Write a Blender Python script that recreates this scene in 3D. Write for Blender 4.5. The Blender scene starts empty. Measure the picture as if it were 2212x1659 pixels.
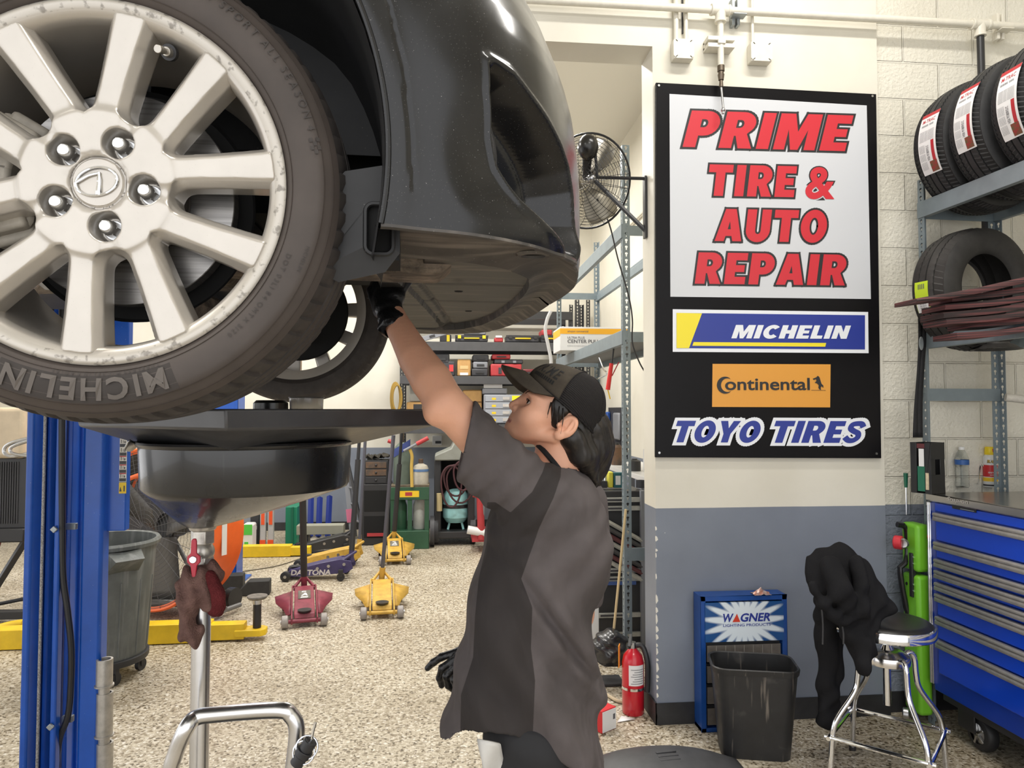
import bpy, bmesh, math, random
import numpy as np
from mathutils import Vector, Matrix
random.seed(7)
rng = np.random.default_rng(7)
SC = bpy.context.scene
COL = SC.collection
PI = math.pi
CAM_H, YAW, PITCH, FPX = 1.55, math.radians(5.5), math.radians(2.07), 1560.0
cam_data = bpy.data.cameras.new('camera')
cam_data.sensor_width = 36.0
cam_data.lens = FPX / 2212 * 36.0
cam_data.clip_start = 0.02
cam = bpy.data.objects.new('camera', cam_data)
cam.location = (0, 0, CAM_H)
cam.rotation_euler = (PI / 2 + PITCH, 0, -YAW)
COL.objects.link(cam)
SC.camera = cam
world = bpy.data.worlds.new('sky')
SC.world = world
world.use_nodes = True
bg = world.node_tree.nodes['Background']
bg.inputs[0].default_value = (0.99, 0.99, 1.0, 1)
bg.inputs[1].default_value = 2.3
SC.view_settings.view_transform = 'Standard'
SC.view_settings.look = 'None'
SC.view_settings.gamma = 1
SC.view_settings.exposure = -0.3
SC.view_settings.use_curve_mapping = False
SC.cycles.max_bounces = 8
def area_light(name, loc, size, energy, rot=(0, 0, 0), col=(1, 0.97, 0.92)):
 l = bpy.data.lights.new(name, 'AREA')
 l.shape = 'RECTANGLE'
 l.size, l.size_y = size
 l.energy = energy
 l.color = col
 o = bpy.data.objects.new(name, l)
 o.location = loc
 o.rotation_euler = rot
 COL.objects.link(o)
 return o
LAMPS = [(-2.6, 0.6, 4.42), (0.9, 0.4, 4.42), (1.6, 2.4, 4.42), (-2.4, 5.2, 4.42), (0.2, 5.2, 4.42), (-2.4, 7.8, 4.42), (0.2, 7.8, 4.42)]
for lx, ly, lz in LAMPS:
 area_light('tube_lamp_light', (lx, ly, lz), (1.2, 0.16), 50 if ly < 3.4 else 110)
_f = Vector((math.sin(YAW) * math.cos(PITCH), math.cos(YAW) * math.cos(PITCH), math.sin(PITCH)))
_r = Vector((math.cos(YAW), -math.sin(YAW), 0))
_u = _r.cross(_f)
def at(px, py, d=None, X=None, Y=None, Z=None):
 v = _f * FPX + _r * (px - 1106) - _u * (py - 829.5)
 if d is not None: t = d / FPX
 elif X is not None: t = X / v.x
 elif Y is not None: t = Y / v.y
 else: t = (Z - CAM_H) / v.z
 return Vector((0, 0, CAM_H)) + v * t
def floor_at(px, py): return at(px, py, Z=0.0)
def proj(p):
 v = Vector(p) - Vector((0, 0, CAM_H))
 d = v.dot(_f)
 return (1106 + FPX * v.dot(_r) / d, 829.5 - FPX * v.dot(_u) / d, d)
def mat(name, col, rough=0.5, metal=0.0, var=0.0, vscale=8.0, col2=None, cover=0.5, bump=0.0, bscale=60.0,
  coat=0.0, trans=0.0, alpha=1.0, emit=0.0, spec=0.5, soft=0.12, rvar=0.0, detail=4.0):
 m = bpy.data.materials.new(name)
 m.use_nodes = True
 nt = m.node_tree
 b = nt.nodes['Principled BSDF']
 c = tuple(col) + (1,)
 b.inputs['Base Color'].default_value = c
 b.inputs['Roughness'].default_value = rough
 b.inputs['Metallic'].default_value = metal
 b.inputs['Specular IOR Level'].default_value = spec
 if coat:
  b.inputs['Coat Weight'].default_value = coat
  b.inputs['Coat Roughness'].default_value = 0.05
 if trans: b.inputs['Transmission Weight'].default_value = trans
 if alpha < 1: b.inputs['Alpha'].default_value = alpha
 if emit:
  b.inputs['Emission Color'].default_value = c
  b.inputs['Emission Strength'].default_value = emit
 tc = None
 if var or col2 is not None or bump or rvar:
  tc = nt.nodes.new('ShaderNodeTexCoord')
 if var or col2 is not None:
  n = nt.nodes.new('ShaderNodeTexNoise')
  n.inputs['Scale'].default_value = vscale
  n.inputs['Detail'].default_value = detail
  n.inputs['Roughness'].default_value = 0.62
  nt.links.new(tc.outputs['Object'], n.inputs['Vector'])
  r = nt.nodes.new('ShaderNodeValToRGB')
  r.color_ramp.elements[0].position = max(0, cover - soft)
  r.color_ramp.elements[1].position = min(1, cover + soft)
  if col2 is not None:
   r.color_ramp.elements[0].color = c
   r.color_ramp.elements[1].color = tuple(col2) + (1,)
  else:
   r.color_ramp.elements[0].position, r.color_ramp.elements[1].position = 0.3, 0.7
   r.color_ramp.elements[0].color = tuple(max(0, x * (1 - var)) for x in col) + (1,)
   r.color_ramp.elements[1].color = tuple(min(1, x * (1 + var)) for x in col) + (1,)
  nt.links.new(n.outputs['Fac'], r.inputs['Fac'])
  nt.links.new(r.outputs['Color'], b.inputs['Base Color'])
  if rvar:
   mr = nt.nodes.new('ShaderNodeMapRange')
   mr.inputs['From Min'].default_value, mr.inputs['From Max'].default_value = 0.3, 0.7
   mr.inputs['To Min'].default_value, mr.inputs['To Max'].default_value = rough, rough + rvar
   nt.links.new(n.outputs['Fac'], mr.inputs['Value'])
   nt.links.new(mr.outputs['Result'], b.inputs['Roughness'])
 if bump:
  n2 = nt.nodes.new('ShaderNodeTexNoise')
  n2.inputs['Scale'].default_value = bscale
  n2.inputs['Detail'].default_value = 3
  nt.links.new(tc.outputs['Object'], n2.inputs['Vector'])
  bp = nt.nodes.new('ShaderNodeBump')
  bp.inputs['Strength'].default_value = bump
  bp.inputs['Distance'].default_value = 0.01
  nt.links.new(n2.outputs['Fac'], bp.inputs['Height'])
  nt.links.new(bp.outputs['Normal'], b.inputs['Normal'])
 return m
def speckle(m, col, scale, size, amount=1.0):
 """sprinkle small flecks of another colour over a material's base colour"""
 nt = m.node_tree
 b = nt.nodes['Principled BSDF']
 tc = nt.nodes.new('ShaderNodeTexCoord')
 v = nt.nodes.new('ShaderNodeTexVoronoi')
 v.inputs['Scale'].default_value = scale
 nt.links.new(tc.outputs['Object'], v.inputs['Vector'])
 mr = nt.nodes.new('ShaderNodeMapRange')
 mr.inputs['From Min'].default_value, mr.inputs['From Max'].default_value = size, size * 0.6
 mr.inputs['To Min'].default_value, mr.inputs['To Max'].default_value = 0, amount
 nt.links.new(v.outputs['Distance'], mr.inputs['Value'])
 mx = nt.nodes.new('ShaderNodeMix')
 mx.data_type = 'RGBA'
 nt.links.new(mr.outputs['Result'], mx.inputs[0])
 src = b.inputs['Base Color']
 if src.is_linked:
  nt.links.new(src.links[0].from_socket, mx.inputs[6])
 else:
  mx.inputs[6].default_value = src.default_value
 mx.inputs[7].default_value = tuple(col) + (1,)
 nt.links.new(mx.outputs[2], b.inputs['Base Color'])
 return m
def streaks(m, scale_vec, lo, hi, col, amount=1.0):
 """directional smears (stretched noise) over a base colour"""
 nt = m.node_tree
 b = nt.nodes['Principled BSDF']
 tc = nt.nodes.new('ShaderNodeTexCoord')
 mp = nt.nodes.new('ShaderNodeMapping')
 mp.inputs['Scale'].default_value = scale_vec
 nt.links.new(tc.outputs['Object'], mp.inputs['Vector'])
 n = nt.nodes.new('ShaderNodeTexNoise')
 n.inputs['Scale'].default_value = 1
 n.inputs['Detail'].default_value = 5
 nt.links.new(mp.outputs['Vector'], n.inputs['Vector'])
 mr = nt.nodes.new('ShaderNodeMapRange')
 mr.inputs['From Min'].default_value, mr.inputs['From Max'].default_value = lo, hi
 mr.inputs['To Max'].default_value = amount
 nt.links.new(n.outputs['Fac'], mr.inputs['Value'])
 mx = nt.nodes.new('ShaderNodeMix')
 mx.data_type = 'RGBA'
 nt.links.new(mr.outputs['Result'], mx.inputs[0])
 src = b.inputs['Base Color']
 if src.is_linked: nt.links.new(src.links[0].from_socket, mx.inputs[6])
 else: mx.inputs[6].default_value = src.default_value
 mx.inputs[7].default_value = tuple(col) + (1,)
 nt.links.new(mx.outputs[2], b.inputs['Base Color'])
 return m
def srgb(r, g, b):
 f = lambda x: (x / 255 / 12.92) if x <= 10 else ((x / 255 + 0.055) / 1.055) ** 2.4
 return (f(r), f(g), f(b))
def frame(d, up=(0, 0, 1)):
 d = Vector(d).normalized()
 up = Vector(up)
 if abs(d.dot(up)) > 0.98: up = Vector((0, 1, 0)) if abs(d.y) < 0.9 else Vector((1, 0, 0))
 x = d.cross(up).normalized()
 y = x.cross(d).normalized()
 return x, y
class MB:
 def __init__(s): s.v, s.f, s.mi, s.cur = [], [], [], 0
 def add(s, vs, fs, T=None):
  o = len(s.v)
  s.v += [tuple((T @ Vector(p)) if T is not None else p) for p in vs]
  s.f += [tuple(i + o for i in f) for f in fs]
  s.mi += [s.cur] * len(fs)
  return s
 def box(s, c, sz, T=None, rz=0, rx=0, ry=0):
  a, b, d = sz[0] / 2, sz[1] / 2, sz[2] / 2
  vs = [Vector((i * a, j * b, k * d)) for k in (-1, 1) for j in (-1, 1) for i in (-1, 1)]
  if rz or rx or ry:
   R = Matrix.Rotation(rz, 3, 'Z') @ Matrix.Rotation(ry, 3, 'Y') @ Matrix.Rotation(rx, 3, 'X')
   vs = [R @ p for p in vs]
  vs = [p + Vector(c) for p in vs]
  return s.add(vs, [(0, 2, 3, 1), (4, 5, 7, 6), (0, 1, 5, 4), (2, 6, 7, 3), (0, 4, 6, 2), (1, 3, 7, 5)], T)
 def bb(s, lo, hi, T=None):
  return s.box([(lo[i] + hi[i]) / 2 for i in range(3)], [abs(hi[i] - lo[i]) for i in range(3)], T)
 def cyl(s, p0, p1, r0, r1=None, n=20, caps=True, T=None):
  r1 = r0 if r1 is None else r1
  p0, p1 = Vector(p0), Vector(p1)
  x, y = frame(p1 - p0)
  vs, fs = [], []
  for p, r in ((p0, r0), (p1, r1)):
   vs += [p + (x * math.cos(2 * PI * k / n) + y * math.sin(2 * PI * k / n)) * r for k in range(n)]
  fs = [(k, (k + 1) % n, n + (k + 1) % n, n + k) for k in range(n)]
  if caps: fs += [tuple(range(n - 1, -1, -1)), tuple(range(n, 2 * n))]
  return s.add(vs, fs, T)
 def lathe(s, prof, o=(0, 0, 0), axis=(0, 0, 1), n=40, T=None, caps=False, a0=0, a1=2 * PI):
  """prof: list of (radius, distance along axis)"""
  o, ax = Vector(o), Vector(axis).normalized()
  x, y = frame(ax)
  full = abs(a1 - a0 - 2 * PI) < 1e-6
  m = n if full else n + 1
  vs, fs = [], []
  for r, h in prof:
   vs += [o + ax * h + (x * math.cos(a0 + (a1 - a0) * k / n) + y * math.sin(a0 + (a1 - a0) * k / n)) * r for k in range(m)]
  for j in range(len(prof) - 1):
   for k in range(n):
    k2 = (k + 1) % m
    fs.append((j * m + k, j * m + k2, (j + 1) * m + k2, (j + 1) * m + k))
  if caps and full:
   fs += [tuple(range(m - 1, -1, -1)), tuple(range((len(prof) - 1) * m, len(prof) * m))]
  return s.add(vs, fs, T)
 def tube(s, pts, r, n=10, closed=False, caps=True, T=None, sub=0):
  P = [Vector(p) for p in pts]
  if sub: P = smooth_path(P, sub, closed)
  N = len(P)
  rs = r if isinstance(r, (list, tuple)) else None
  vs, fs = [], []
  px = None
  for i, p in enumerate(P):
   a = P[(i - 1) % N] if (closed or i > 0) else p
   b = P[(i + 1) % N] if (closed or i < N - 1) else p
   d = (b - a)
   if d.length < 1e-9: d = Vector((0, 0, 1))
   d.normalize()
   if px is None: px, _ = frame(d)
   x = (px - d * px.dot(d))
   if x.length < 1e-6: x, _ = frame(d)
   x.normalize(); px = x
   y = d.cross(x)
   rr = r if rs is None else rs[min(len(rs) - 1, int(round(i * (len(rs) - 1) / max(1, N - 1))))]
   vs += [p + (x * math.cos(2 * PI * k / n) + y * math.sin(2 * PI * k / n)) * rr for k in range(n)]
  for i in range(N if closed else N - 1):
   j = (i + 1) % N
   fs += [(i * n + k, i * n + (k + 1) % n, j * n + (k + 1) % n, j * n + k) for k in range(n)]
  if caps and not closed: fs += [tuple(range(n - 1, -1, -1)), tuple(range((N - 1) * n, N * n))]
  return s.add(vs, fs, T)
 def prism(s, poly, o, u, v, depth, T=None):
  """poly in (u, v); extruded by depth along u x v"""
  o, u, v = Vector(o), Vector(u), Vector(v)
  w = u.cross(v).normalized() * depth
  n = len(poly)
  vs = [o + u * a + v * b for a, b in poly] + [o + u * a + v * b + w for a, b in poly]
  fs = [tuple(range(n - 1, -1, -1)), tuple(range(n, 2 * n))] + [(k, (k + 1) % n, n + (k + 1) % n, n + k) for k in range(n)]
  return s.add(vs, fs, T)
 def sphere(s, c, r, n=16, m=10, T=None, sc=(1, 1, 1)):
  vs, fs = [], []
  for j in range(m + 1):
   t = PI * j / m
   vs += [(c[0] + r * sc[0] * math.sin(t) * math.cos(2 * PI * k / n), c[1] + r * sc[1] * math.sin(t) * math.sin(2 * PI * k / n), c[2] + r * sc[2] * math.cos(t)) for k in range(n)]
  for j in range(m):
   fs += [(j * n + k, (j + 1) * n + k, (j + 1) * n + (k + 1) % n, j * n + (k + 1) % n) for k in range(n)]
  return s.add(vs, fs, T)
 def grid(s, P, T=None):
  """P[j][k] points"""
  nj, nk = len(P), len(P[0])
  vs = [p for row in P for p in row]
  fs = [(j * nk + k, j * nk + k + 1, (j + 1) * nk + k + 1, (j + 1) * nk + k) for j in range(nj - 1) for k in range(nk - 1)]
  return s.add(vs, fs, T)
 def quad(s, a, b, c, d, T=None): return s.add([a, b, c, d], [(0, 1, 2, 3)], T)
 def build(s, name, mats, parent=None, bevel=0, seg=2, smooth=True, ang=35, solid=0, sub=0, weld=True):
  me = bpy.data.meshes.new(name)
  me.from_pydata([tuple(p) for p in s.v], [], s.f)
  for m in (mats if isinstance(mats, (list, tuple)) else [mats]): me.materials.append(m)
  if len(me.materials) > 1: me.polygons.foreach_set('material_index', s.mi)
  bm = bmesh.new(); bm.from_mesh(me)
  if weld: bmesh.ops.remove_doubles(bm, verts=bm.verts, dist=1e-6)
  bmesh.ops.recalc_face_normals(bm, faces=bm.faces)
  bm.to_mesh(me); bm.free()
  if smooth:
   me.polygons.foreach_set('use_smooth', [True] * len(me.polygons))
   me.set_sharp_from_angle(angle=math.radians(ang))
  o = bpy.data.objects.new(name, me)
  COL.objects.link(o)
  if parent is not None: o.parent = parent
  if solid:
   md = o.modifiers.new('thickness', 'SOLIDIFY'); md.thickness = solid; md.offset = 0
  if bevel:
   md = o.modifiers.new('bevel', 'BEVEL'); md.width = bevel; md.segments = seg; md.limit_method = 'ANGLE'; md.angle_limit = math.radians(40)
   md.harden_normals = False
  if sub:
   md = o.modifiers.new('subsurf', 'SUBSURF'); md.levels = sub; md.render_levels = sub
  return o
def smooth_path(P, sub, closed=False):
 out, N = [], len(P)
 for i in range(N if closed else N - 1):
  g = lambda k: P[k % N] if closed else P[max(0, min(N - 1, k))]
  p0, p1, p2, p3 = g(i - 1), g(i), g(i + 1), g(i + 2)
  for q in range(sub):
   t = q / sub
   out.append(0.5 * ((2 * p1) + (p2 - p0) * t + (2 * p0 - 5 * p1 + 4 * p2 - p3) * t * t + (3 * p1 - p0 - 3 * p2 + p3) * t ** 3))
 if not closed: out.append(P[-1].copy())
 return out
def arr_obj(name, V, F, mats, parent=None, mi=None, smooth=True):
 me = bpy.data.meshes.new(name)
 V = np.asarray(V, dtype=np.float32); F = np.asarray(F, dtype=np.int32)
 me.vertices.add(len(V)); me.vertices.foreach_set('co', V.ravel())
 k = F.shape[1]
 me.loops.add(F.size); me.loops.foreach_set('vertex_index', F.ravel())
 me.polygons.add(len(F)); me.polygons.foreach_set('loop_start', np.arange(0, F.size, k, dtype=np.int32))
 for m in (mats if isinstance(mats, (list, tuple)) else [mats]): me.materials.append(m)
 if mi is not None: me.polygons.foreach_set('material_index', np.asarray(mi, dtype=np.int32))
 me.polygons.foreach_set('use_smooth', np.ones(len(F), dtype=bool))
 me.update(calc_edges=True)
 me.validate()
 o = bpy.data.objects.new(name, me)
 COL.objects.link(o)
 if parent is not None: o.parent = parent
 return o
def tag(o, label, cat, group=None, kind=None):
 if label: o['label'] = label
 if cat: o['category'] = cat
 if group: o['group'] = group
 if kind: o['kind'] = kind
 return o
def thing(name, label, cat, loc=(0, 0, 0), rz=0, group=None):
 o = bpy.data.objects.new(name, None)
 o.empty_display_size = 0.05
 COL.objects.link(o)
 o.location = loc
 o.rotation_euler = (0, 0, rz)
 return tag(o, label, cat, group)
def structure(o):
 o['kind'] = 'structure'
 return o
def dup(root, loc=None, rz=None, label=None, name=None):
 r = root.copy(); COL.objects.link(r)
 if name: r.name = name
 def kids(a, b):
  for c in list(a.children):
   d = c.copy(); COL.objects.link(d); d.parent = b
   kids(c, d)
 kids(root, r)
 if loc is not None: r.location = loc
 if rz is not None: r.rotation_euler = (0, 0, rz)
 if label: r['label'] = label
 return r
def label(o, text): o['label'] = text; return o
_glyphs = {}
def text_mesh(body, shear=0.0, bold=0.0, res=4, space=1.0):
 key = (body, shear, bold, res, space)
 if key in _glyphs: return _glyphs[key]
 cu = bpy.data.curves.new('t', 'FONT')
 cu.body = body
 cu.shear = shear
 cu.offset = bold
 cu.resolution_u = res
 cu.space_character = space
 o = bpy.data.objects.new('t', cu)
 COL.objects.link(o)
 bpy.context.view_layer.update()
 dg = bpy.context.evaluated_depsgraph_get()
 me = bpy.data.meshes.new_from_object(o.evaluated_get(dg))
 V = [tuple(v.co) for v in me.vertices]
 F = [tuple(p.vertices) for p in me.polygons]
 bpy.data.objects.remove(o); bpy.data.curves.remove(cu); bpy.data.meshes.remove(me)
 _glyphs[key] = (V, F)
 return V, F
def letters(mb, body, o, u, v, w, h=None, shear=0.0, bold=0.0, res=4, ref=None, space=1.0, lift=0.0):
 """lay words into the box whose lower left corner is o, w wide along u and h high along v. ref: box of another (V) to share scale"""
 V, F = text_mesh(body, shear, bold, res, space)
 if not V: return mb
 R = ref if ref is not None else V
 x0, x1 = min(p[0] for p in R), max(p[0] for p in R)
 y0, y1 = min(p[1] for p in R), max(p[1] for p in R)
 sx = w / (x1 - x0)
 sy = (h / (y1 - y0)) if h else sx
 u, v, o = Vector(u).normalized(), Vector(v).normalized(), Vector(o)
 nrm = u.cross(v)
 return mb.add([o + u * (p[0] - x0) * sx + v * (p[1] - y0) * sy + nrm * lift for p in V], F)
def arc_letters(mb, body, ctr, axis_u, axis_v, R, a_mid, size, T=None, bold=0.0, shear=0.0, flip=False, spacing=1.12, yfun=None):
 """letters around a circle in the plane (axis_u, axis_v); a_mid in radians of the middle of the word; flip = read from inside out"""
 ctr, U, W = Vector(ctr), Vector(axis_u), Vector(axis_v)
 nrm = U.cross(W)
 ws = []
 for ch in body:
  if ch == ' ': ws.append(0.33 * size); continue
  V, F = text_mesh(ch, shear, bold, 3)
  ws.append((max(p[0] for p in V) - min(p[0] for p in V)) * size + 0.09 * size * spacing)
 tot = sum(ws) / R
 a = a_mid + (tot / 2 if not flip else -tot / 2)
 for ch, w in zip(body, ws):
  da = w / R
  am = a - da / 2 if not flip else a + da / 2
  if ch != ' ':
   V, F = text_mesh(ch, shear, bold, 3)
   x0 = (min(p[0] for p in V) + max(p[0] for p in V)) / 2
   rad = U * math.cos(am) + W * math.sin(am)
   tan = U * math.sin(am) - W * math.cos(am)
   if flip: rad2, tan2 = -rad, -tan
   else: rad2, tan2 = rad, tan
   b = ctr + rad * R
   pts = []
   for p in V:
    q = b + tan2 * (p[0] - x0) * size + rad2 * (p[1] - 0.35) * size
    if yfun is not None:
     rr = (q - ctr); rho = math.hypot(rr.dot(U), rr.dot(W))
     q = q + nrm * yfun(rho)
    pts.append(q)
   mb.add(pts, F, T)
  a = a - da if not flip else a + da
 return mb
def surface_nets(xs, ys, zs, D):
 nx, ny, nz = D.shape
 S = D < 0
 c = np.zeros((nx - 1, ny - 1, nz - 1), dtype=np.int8)
 for i in (0, 1):
  for j in (0, 1):
   for k in (0, 1): c += S[i:nx - 1 + i, j:ny - 1 + j, k:nz - 1 + k]
 act = (c > 0) & (c < 8)
 idx = np.full(act.shape, -1, dtype=np.int64)
 I, J, K = np.nonzero(act)
 idx[I, J, K] = np.arange(len(I))
 P = np.zeros((len(I), 3)); cnt = np.zeros(len(I))
 corners = [(i, j, k) for i in (0, 1) for j in (0, 1) for k in (0, 1)]
 X = (xs, ys, zs)
 for a in corners:
  for ax in range(3):
   if a[ax] == 1: continue
   b = list(a); b[ax] = 1
   da = D[I + a[0], J + a[1], K + a[2]]; db = D[I + b[0], J + b[1], K + b[2]]
   m = (da < 0) != (db < 0)
   t = np.where(m, da / np.where(m, da - db, 1), 0)
   pa = np.stack([xs[I + a[0]], ys[J + a[1]], zs[K + a[2]]], 1)
   pb = np.stack([xs[I + b[0]], ys[J + b[1]], zs[K + b[2]]], 1)
   P[m] += (pa + (pb - pa) * t[:, None])[m]; cnt[m] += 1
 P /= np.maximum(cnt, 1)[:, None]
 quads = []
 def q(ax):
  sl0 = [slice(None)] * 3; sl1 = [slice(None)] * 3
  sl0[ax] = slice(0, -1); sl1[ax] = slice(1, None)
  a, b = S[tuple(sl0)], S[tuple(sl1)]
  o1, o2 = [k for k in range(3) if k != ax]
  ch = a != b
  ii = list(np.nonzero(ch))
  ok = (ii[o1] > 0) & (ii[o2] > 0) & (ii[o1] < D.shape[o1] - 1) & (ii[o2] < D.shape[o2] - 1)
  ii = [k[ok] for k in ii]
  fl = a[tuple(ii)]
  def g(d1, d2):
   k = list(ii); k[o1] = ii[o1] - d1; k[o2] = ii[o2] - d2
   return idx[tuple(k)]
  Q = np.stack([g(1, 1), g(0, 1), g(0, 0), g(1, 0)], 1)
  if ax == 1: fl = ~fl
  Q[~fl] = Q[~fl][:, ::-1]
  quads.append(Q)
 for ax in range(3): q(ax)
 return P, np.concatenate(quads)
def axis_grid(lo, hi, h, fine=()):
 """grid lines from lo to hi with step h, finer steps inside given (a, b, hf) spans"""
 out, x = [], lo
 while x < hi:
  out.append(x)
  st = h
  for a, b, hf in fine:
   if a <= x <= b: st = min(st, hf)
  x += st
 out.append(hi)
 return np.array(out)
def smin(a, b, k):
 h = np.clip(0.5 + 0.5 * (b - a) / k, 0, 1)
 return b + (a - b) * h - k * h * (1 - h)
def smax(a, b, k): return -smin(-a, -b, k)
def s_ell(p, c, r, R=None):
 q = [p[i] - c[i] for i in range(3)]
 if R is not None: q = [sum(R[j][i] * q[j] for j in range(3)) for i in range(3)]
 k0 = np.sqrt(sum((q[i] / r[i]) ** 2 for i in range(3)))
 k1 = np.sqrt(sum((q[i] / r[i] ** 2) ** 2 for i in range(3))) + 1e-9
 return k0 * (k0 - 1) / k1
def s_cap(p, a, b, ra, rb):
 a, b = np.array(a, float), np.array(b, float)
 d = b - a
 t = sum((p[i] - a[i]) * d[i] for i in range(3)) / (d @ d)
 t = np.clip(t, 0, 1)
 return np.sqrt(sum((p[i] - a[i] - t * d[i]) ** 2 for i in range(3))) - (ra + (rb - ra) * t)
def s_chain(p, pts, rs, k=0.012):
 d = None
 for i in range(len(pts) - 1):
  e = s_cap(p, pts[i], pts[i + 1], rs[i], rs[i + 1])
  d = e if d is None else smin(d, e, k)
 return d
def s_box(p, c, h, r=0.0):
 q = [np.abs(p[i] - c[i]) - h[i] + r for i in range(3)]
 out = np.sqrt(sum(np.maximum(x, 0) ** 2 for x in q))
 return out + np.minimum(np.maximum(np.maximum(q[0], q[1]), q[2]), 0) - r
def field(xs, ys, zs): return [xs[:, None, None], ys[None, :, None], zs[None, None, :]]
def in_poly(px, py, poly):
 r = np.zeros(np.shape(px), bool)
 n = len(poly)
 for i in range(n):
  (x0, y0), (x1, y1) = poly[i], poly[(i + 1) % n]
  c = ((y0 > py) != (y1 > py)) & (px < (x1 - x0) * (py - y0) / (y1 - y0 + 1e-12) + x0)
  r ^= c
 return r
def poly_sd(px, py, poly):
 """signed distance to a polygon (negative inside)"""
 d = np.full(np.shape(px), 1e9)
 n = len(poly)
 for i in range(n):
  (x0, y0), (x1, y1) = poly[i], poly[(i + 1) % n]
  ex, ey = x1 - x0, y1 - y0
  t = np.clip(((px - x0) * ex + (py - y0) * ey) / (ex * ex + ey * ey + 1e-12), 0, 1)
  d = np.minimum(d, np.hypot(px - x0 - t * ex, py - y0 - t * ey))
 return np.where(in_poly(px, py, poly), -d, d)
from mathutils.geometry import tessellate_polygon
def _arc(cx, cy, rx, ry, a0, a1, n=10):
 return [(cx + rx * math.cos(math.radians(a0 + (a1 - a0) * k / n)), cy + ry * math.sin(math.radians(a0 + (a1 - a0) * k / n))) for k in range(n + 1)]
def _stroke(P, w):
 P = [Vector((x, y, 0)) for x, y in P]; P = smooth_path(P, 6)
 L, R = [], []
 for i, p in enumerate(P):
  d = (P[min(i + 1, len(P) - 1)] - P[max(i - 1, 0)]).normalized()
  n = Vector((-d.y, d.x, 0)) * w / 2
  L.append((p.x + n.x, p.y + n.y)); R.append((p.x - n.x, p.y - n.y))
 return L + R[::-1]
_s = 0.3
BLOCK = {
 'I': (_s, [[(0, 0), (_s, 0), (_s, 1), (0, 1)]]),
 'L': (0.6, [[(0, 0), (0.6, 0), (0.6, 0.24), (_s, 0.24), (_s, 1), (0, 1)]]),
 'T': (0.78, [[(0.24, 0), (0.54, 0), (0.54, 0.75), (0.78, 0.75), (0.78, 1), (0, 1), (0, 0.75), (0.24, 0.75)]]),
 'E': (0.64, [[(0, 0), (0.64, 0), (0.64, 0.235), (_s, 0.235), (_s, 0.39), (0.58, 0.39), (0.58, 0.61), (_s, 0.61), (_s, 0.765), (0.64, 0.765), (0.64, 1), (0, 1)]]),
 'H': (0.78, [[(0, 0), (_s, 0), (_s, 0.37), (0.48, 0.37), (0.48, 0), (0.78, 0), (0.78, 1), (0.48, 1), (0.48, 0.63), (_s, 0.63), (_s, 1), (0, 1)]]),
 'N': (0.8, [[(0, 0), (0.28, 0), (0.28, 0.5), (0.5, 0), (0.8, 0), (0.8, 1), (0.52, 1), (0.52, 0.5), (0.3, 1), (0, 1)]]),
 'M': (1.02, [[(0, 0), (0.27, 0), (0.27, 0.56), (0.42, 0), (0.6, 0), (0.75, 0.56), (0.75, 0), (1.02, 0), (1.02, 1), (0.66, 1), (0.51, 0.5), (0.36, 1), (0, 1)]]),
 'Y': (0.86, [[(0.28, 0), (0.58, 0), (0.58, 0.4), (0.86, 1), (0.55, 1), (0.43, 0.66), (0.31, 1), (0, 1), (0.28, 0.4)]]),
 'A': (0.86, [[(0, 0), (0.29, 0), (0.335, 0.16), (0.525, 0.16), (0.57, 0), (0.86, 0), (0.6, 1), (0.26, 1)], [(0.38, 0.37), (0.43, 0.62), (0.48, 0.37)]]),
 'P': (0.74, [[(0, 0), (_s, 0), (_s, 0.32)] + _arc(0.42, 0.66, 0.33, 0.34, -90, 90) + [(0, 1)], [(_s, 0.55), (_s, 0.77)] + _arc(0.39, 0.66, 0.08, 0.11, 90, -90, 5)]),
 'R': (0.78, [[(0, 0), (_s, 0), (_s, 0.34), (0.34, 0.34), (0.46, 0), (0.79, 0), (0.60, 0.4)] + _arc(0.43, 0.69, 0.33, 0.31, -50, 90) + [(0, 1)], [(_s, 0.56), (_s, 0.78)] + _arc(0.4, 0.67, 0.08, 0.11, 90, -90, 5)]),
 'O': (0.86, [_arc(0.43, 0.5, 0.43, 0.52, 0, 355, 35), _arc(0.43, 0.5, 0.14, 0.27, 355, 0, 23)]),
 'U': (0.78, [[(_s, 1), (0, 1)] + _arc(0.39, 0.36, 0.39, 0.38, 180, 360, 16) + [(0.78, 1), (0.48, 1)] + _arc(0.39, 0.34, 0.09, 0.11, 360, 180, 8)]),
 'C': (0.78, [_arc(0.43, 0.5, 0.43, 0.52, 42, 318, 26) + _arc(0.43, 0.5, 0.15, 0.26, 318, 42, 16)]),
 'S': (0.72, [_stroke([(0.66, 0.72), (0.55, 0.87), (0.36, 0.885), (0.19, 0.83), (0.17, 0.66), (0.33, 0.54), (0.52, 0.44), (0.56, 0.26), (0.42, 0.12), (0.22, 0.12), (0.04, 0.27)], 0.23)]),
 '&': (0.95, [_stroke([(0.92, 0.03), (0.62, 0.42), (0.34, 0.72), (0.33, 0.88), (0.47, 0.93), (0.58, 0.82), (0.5, 0.64), (0.24, 0.44), (0.17, 0.22), (0.33, 0.09), (0.57, 0.14), (0.72, 0.3), (0.80, 0.47)], 0.22)]),
 ' ': (0.28, []),
}
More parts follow.
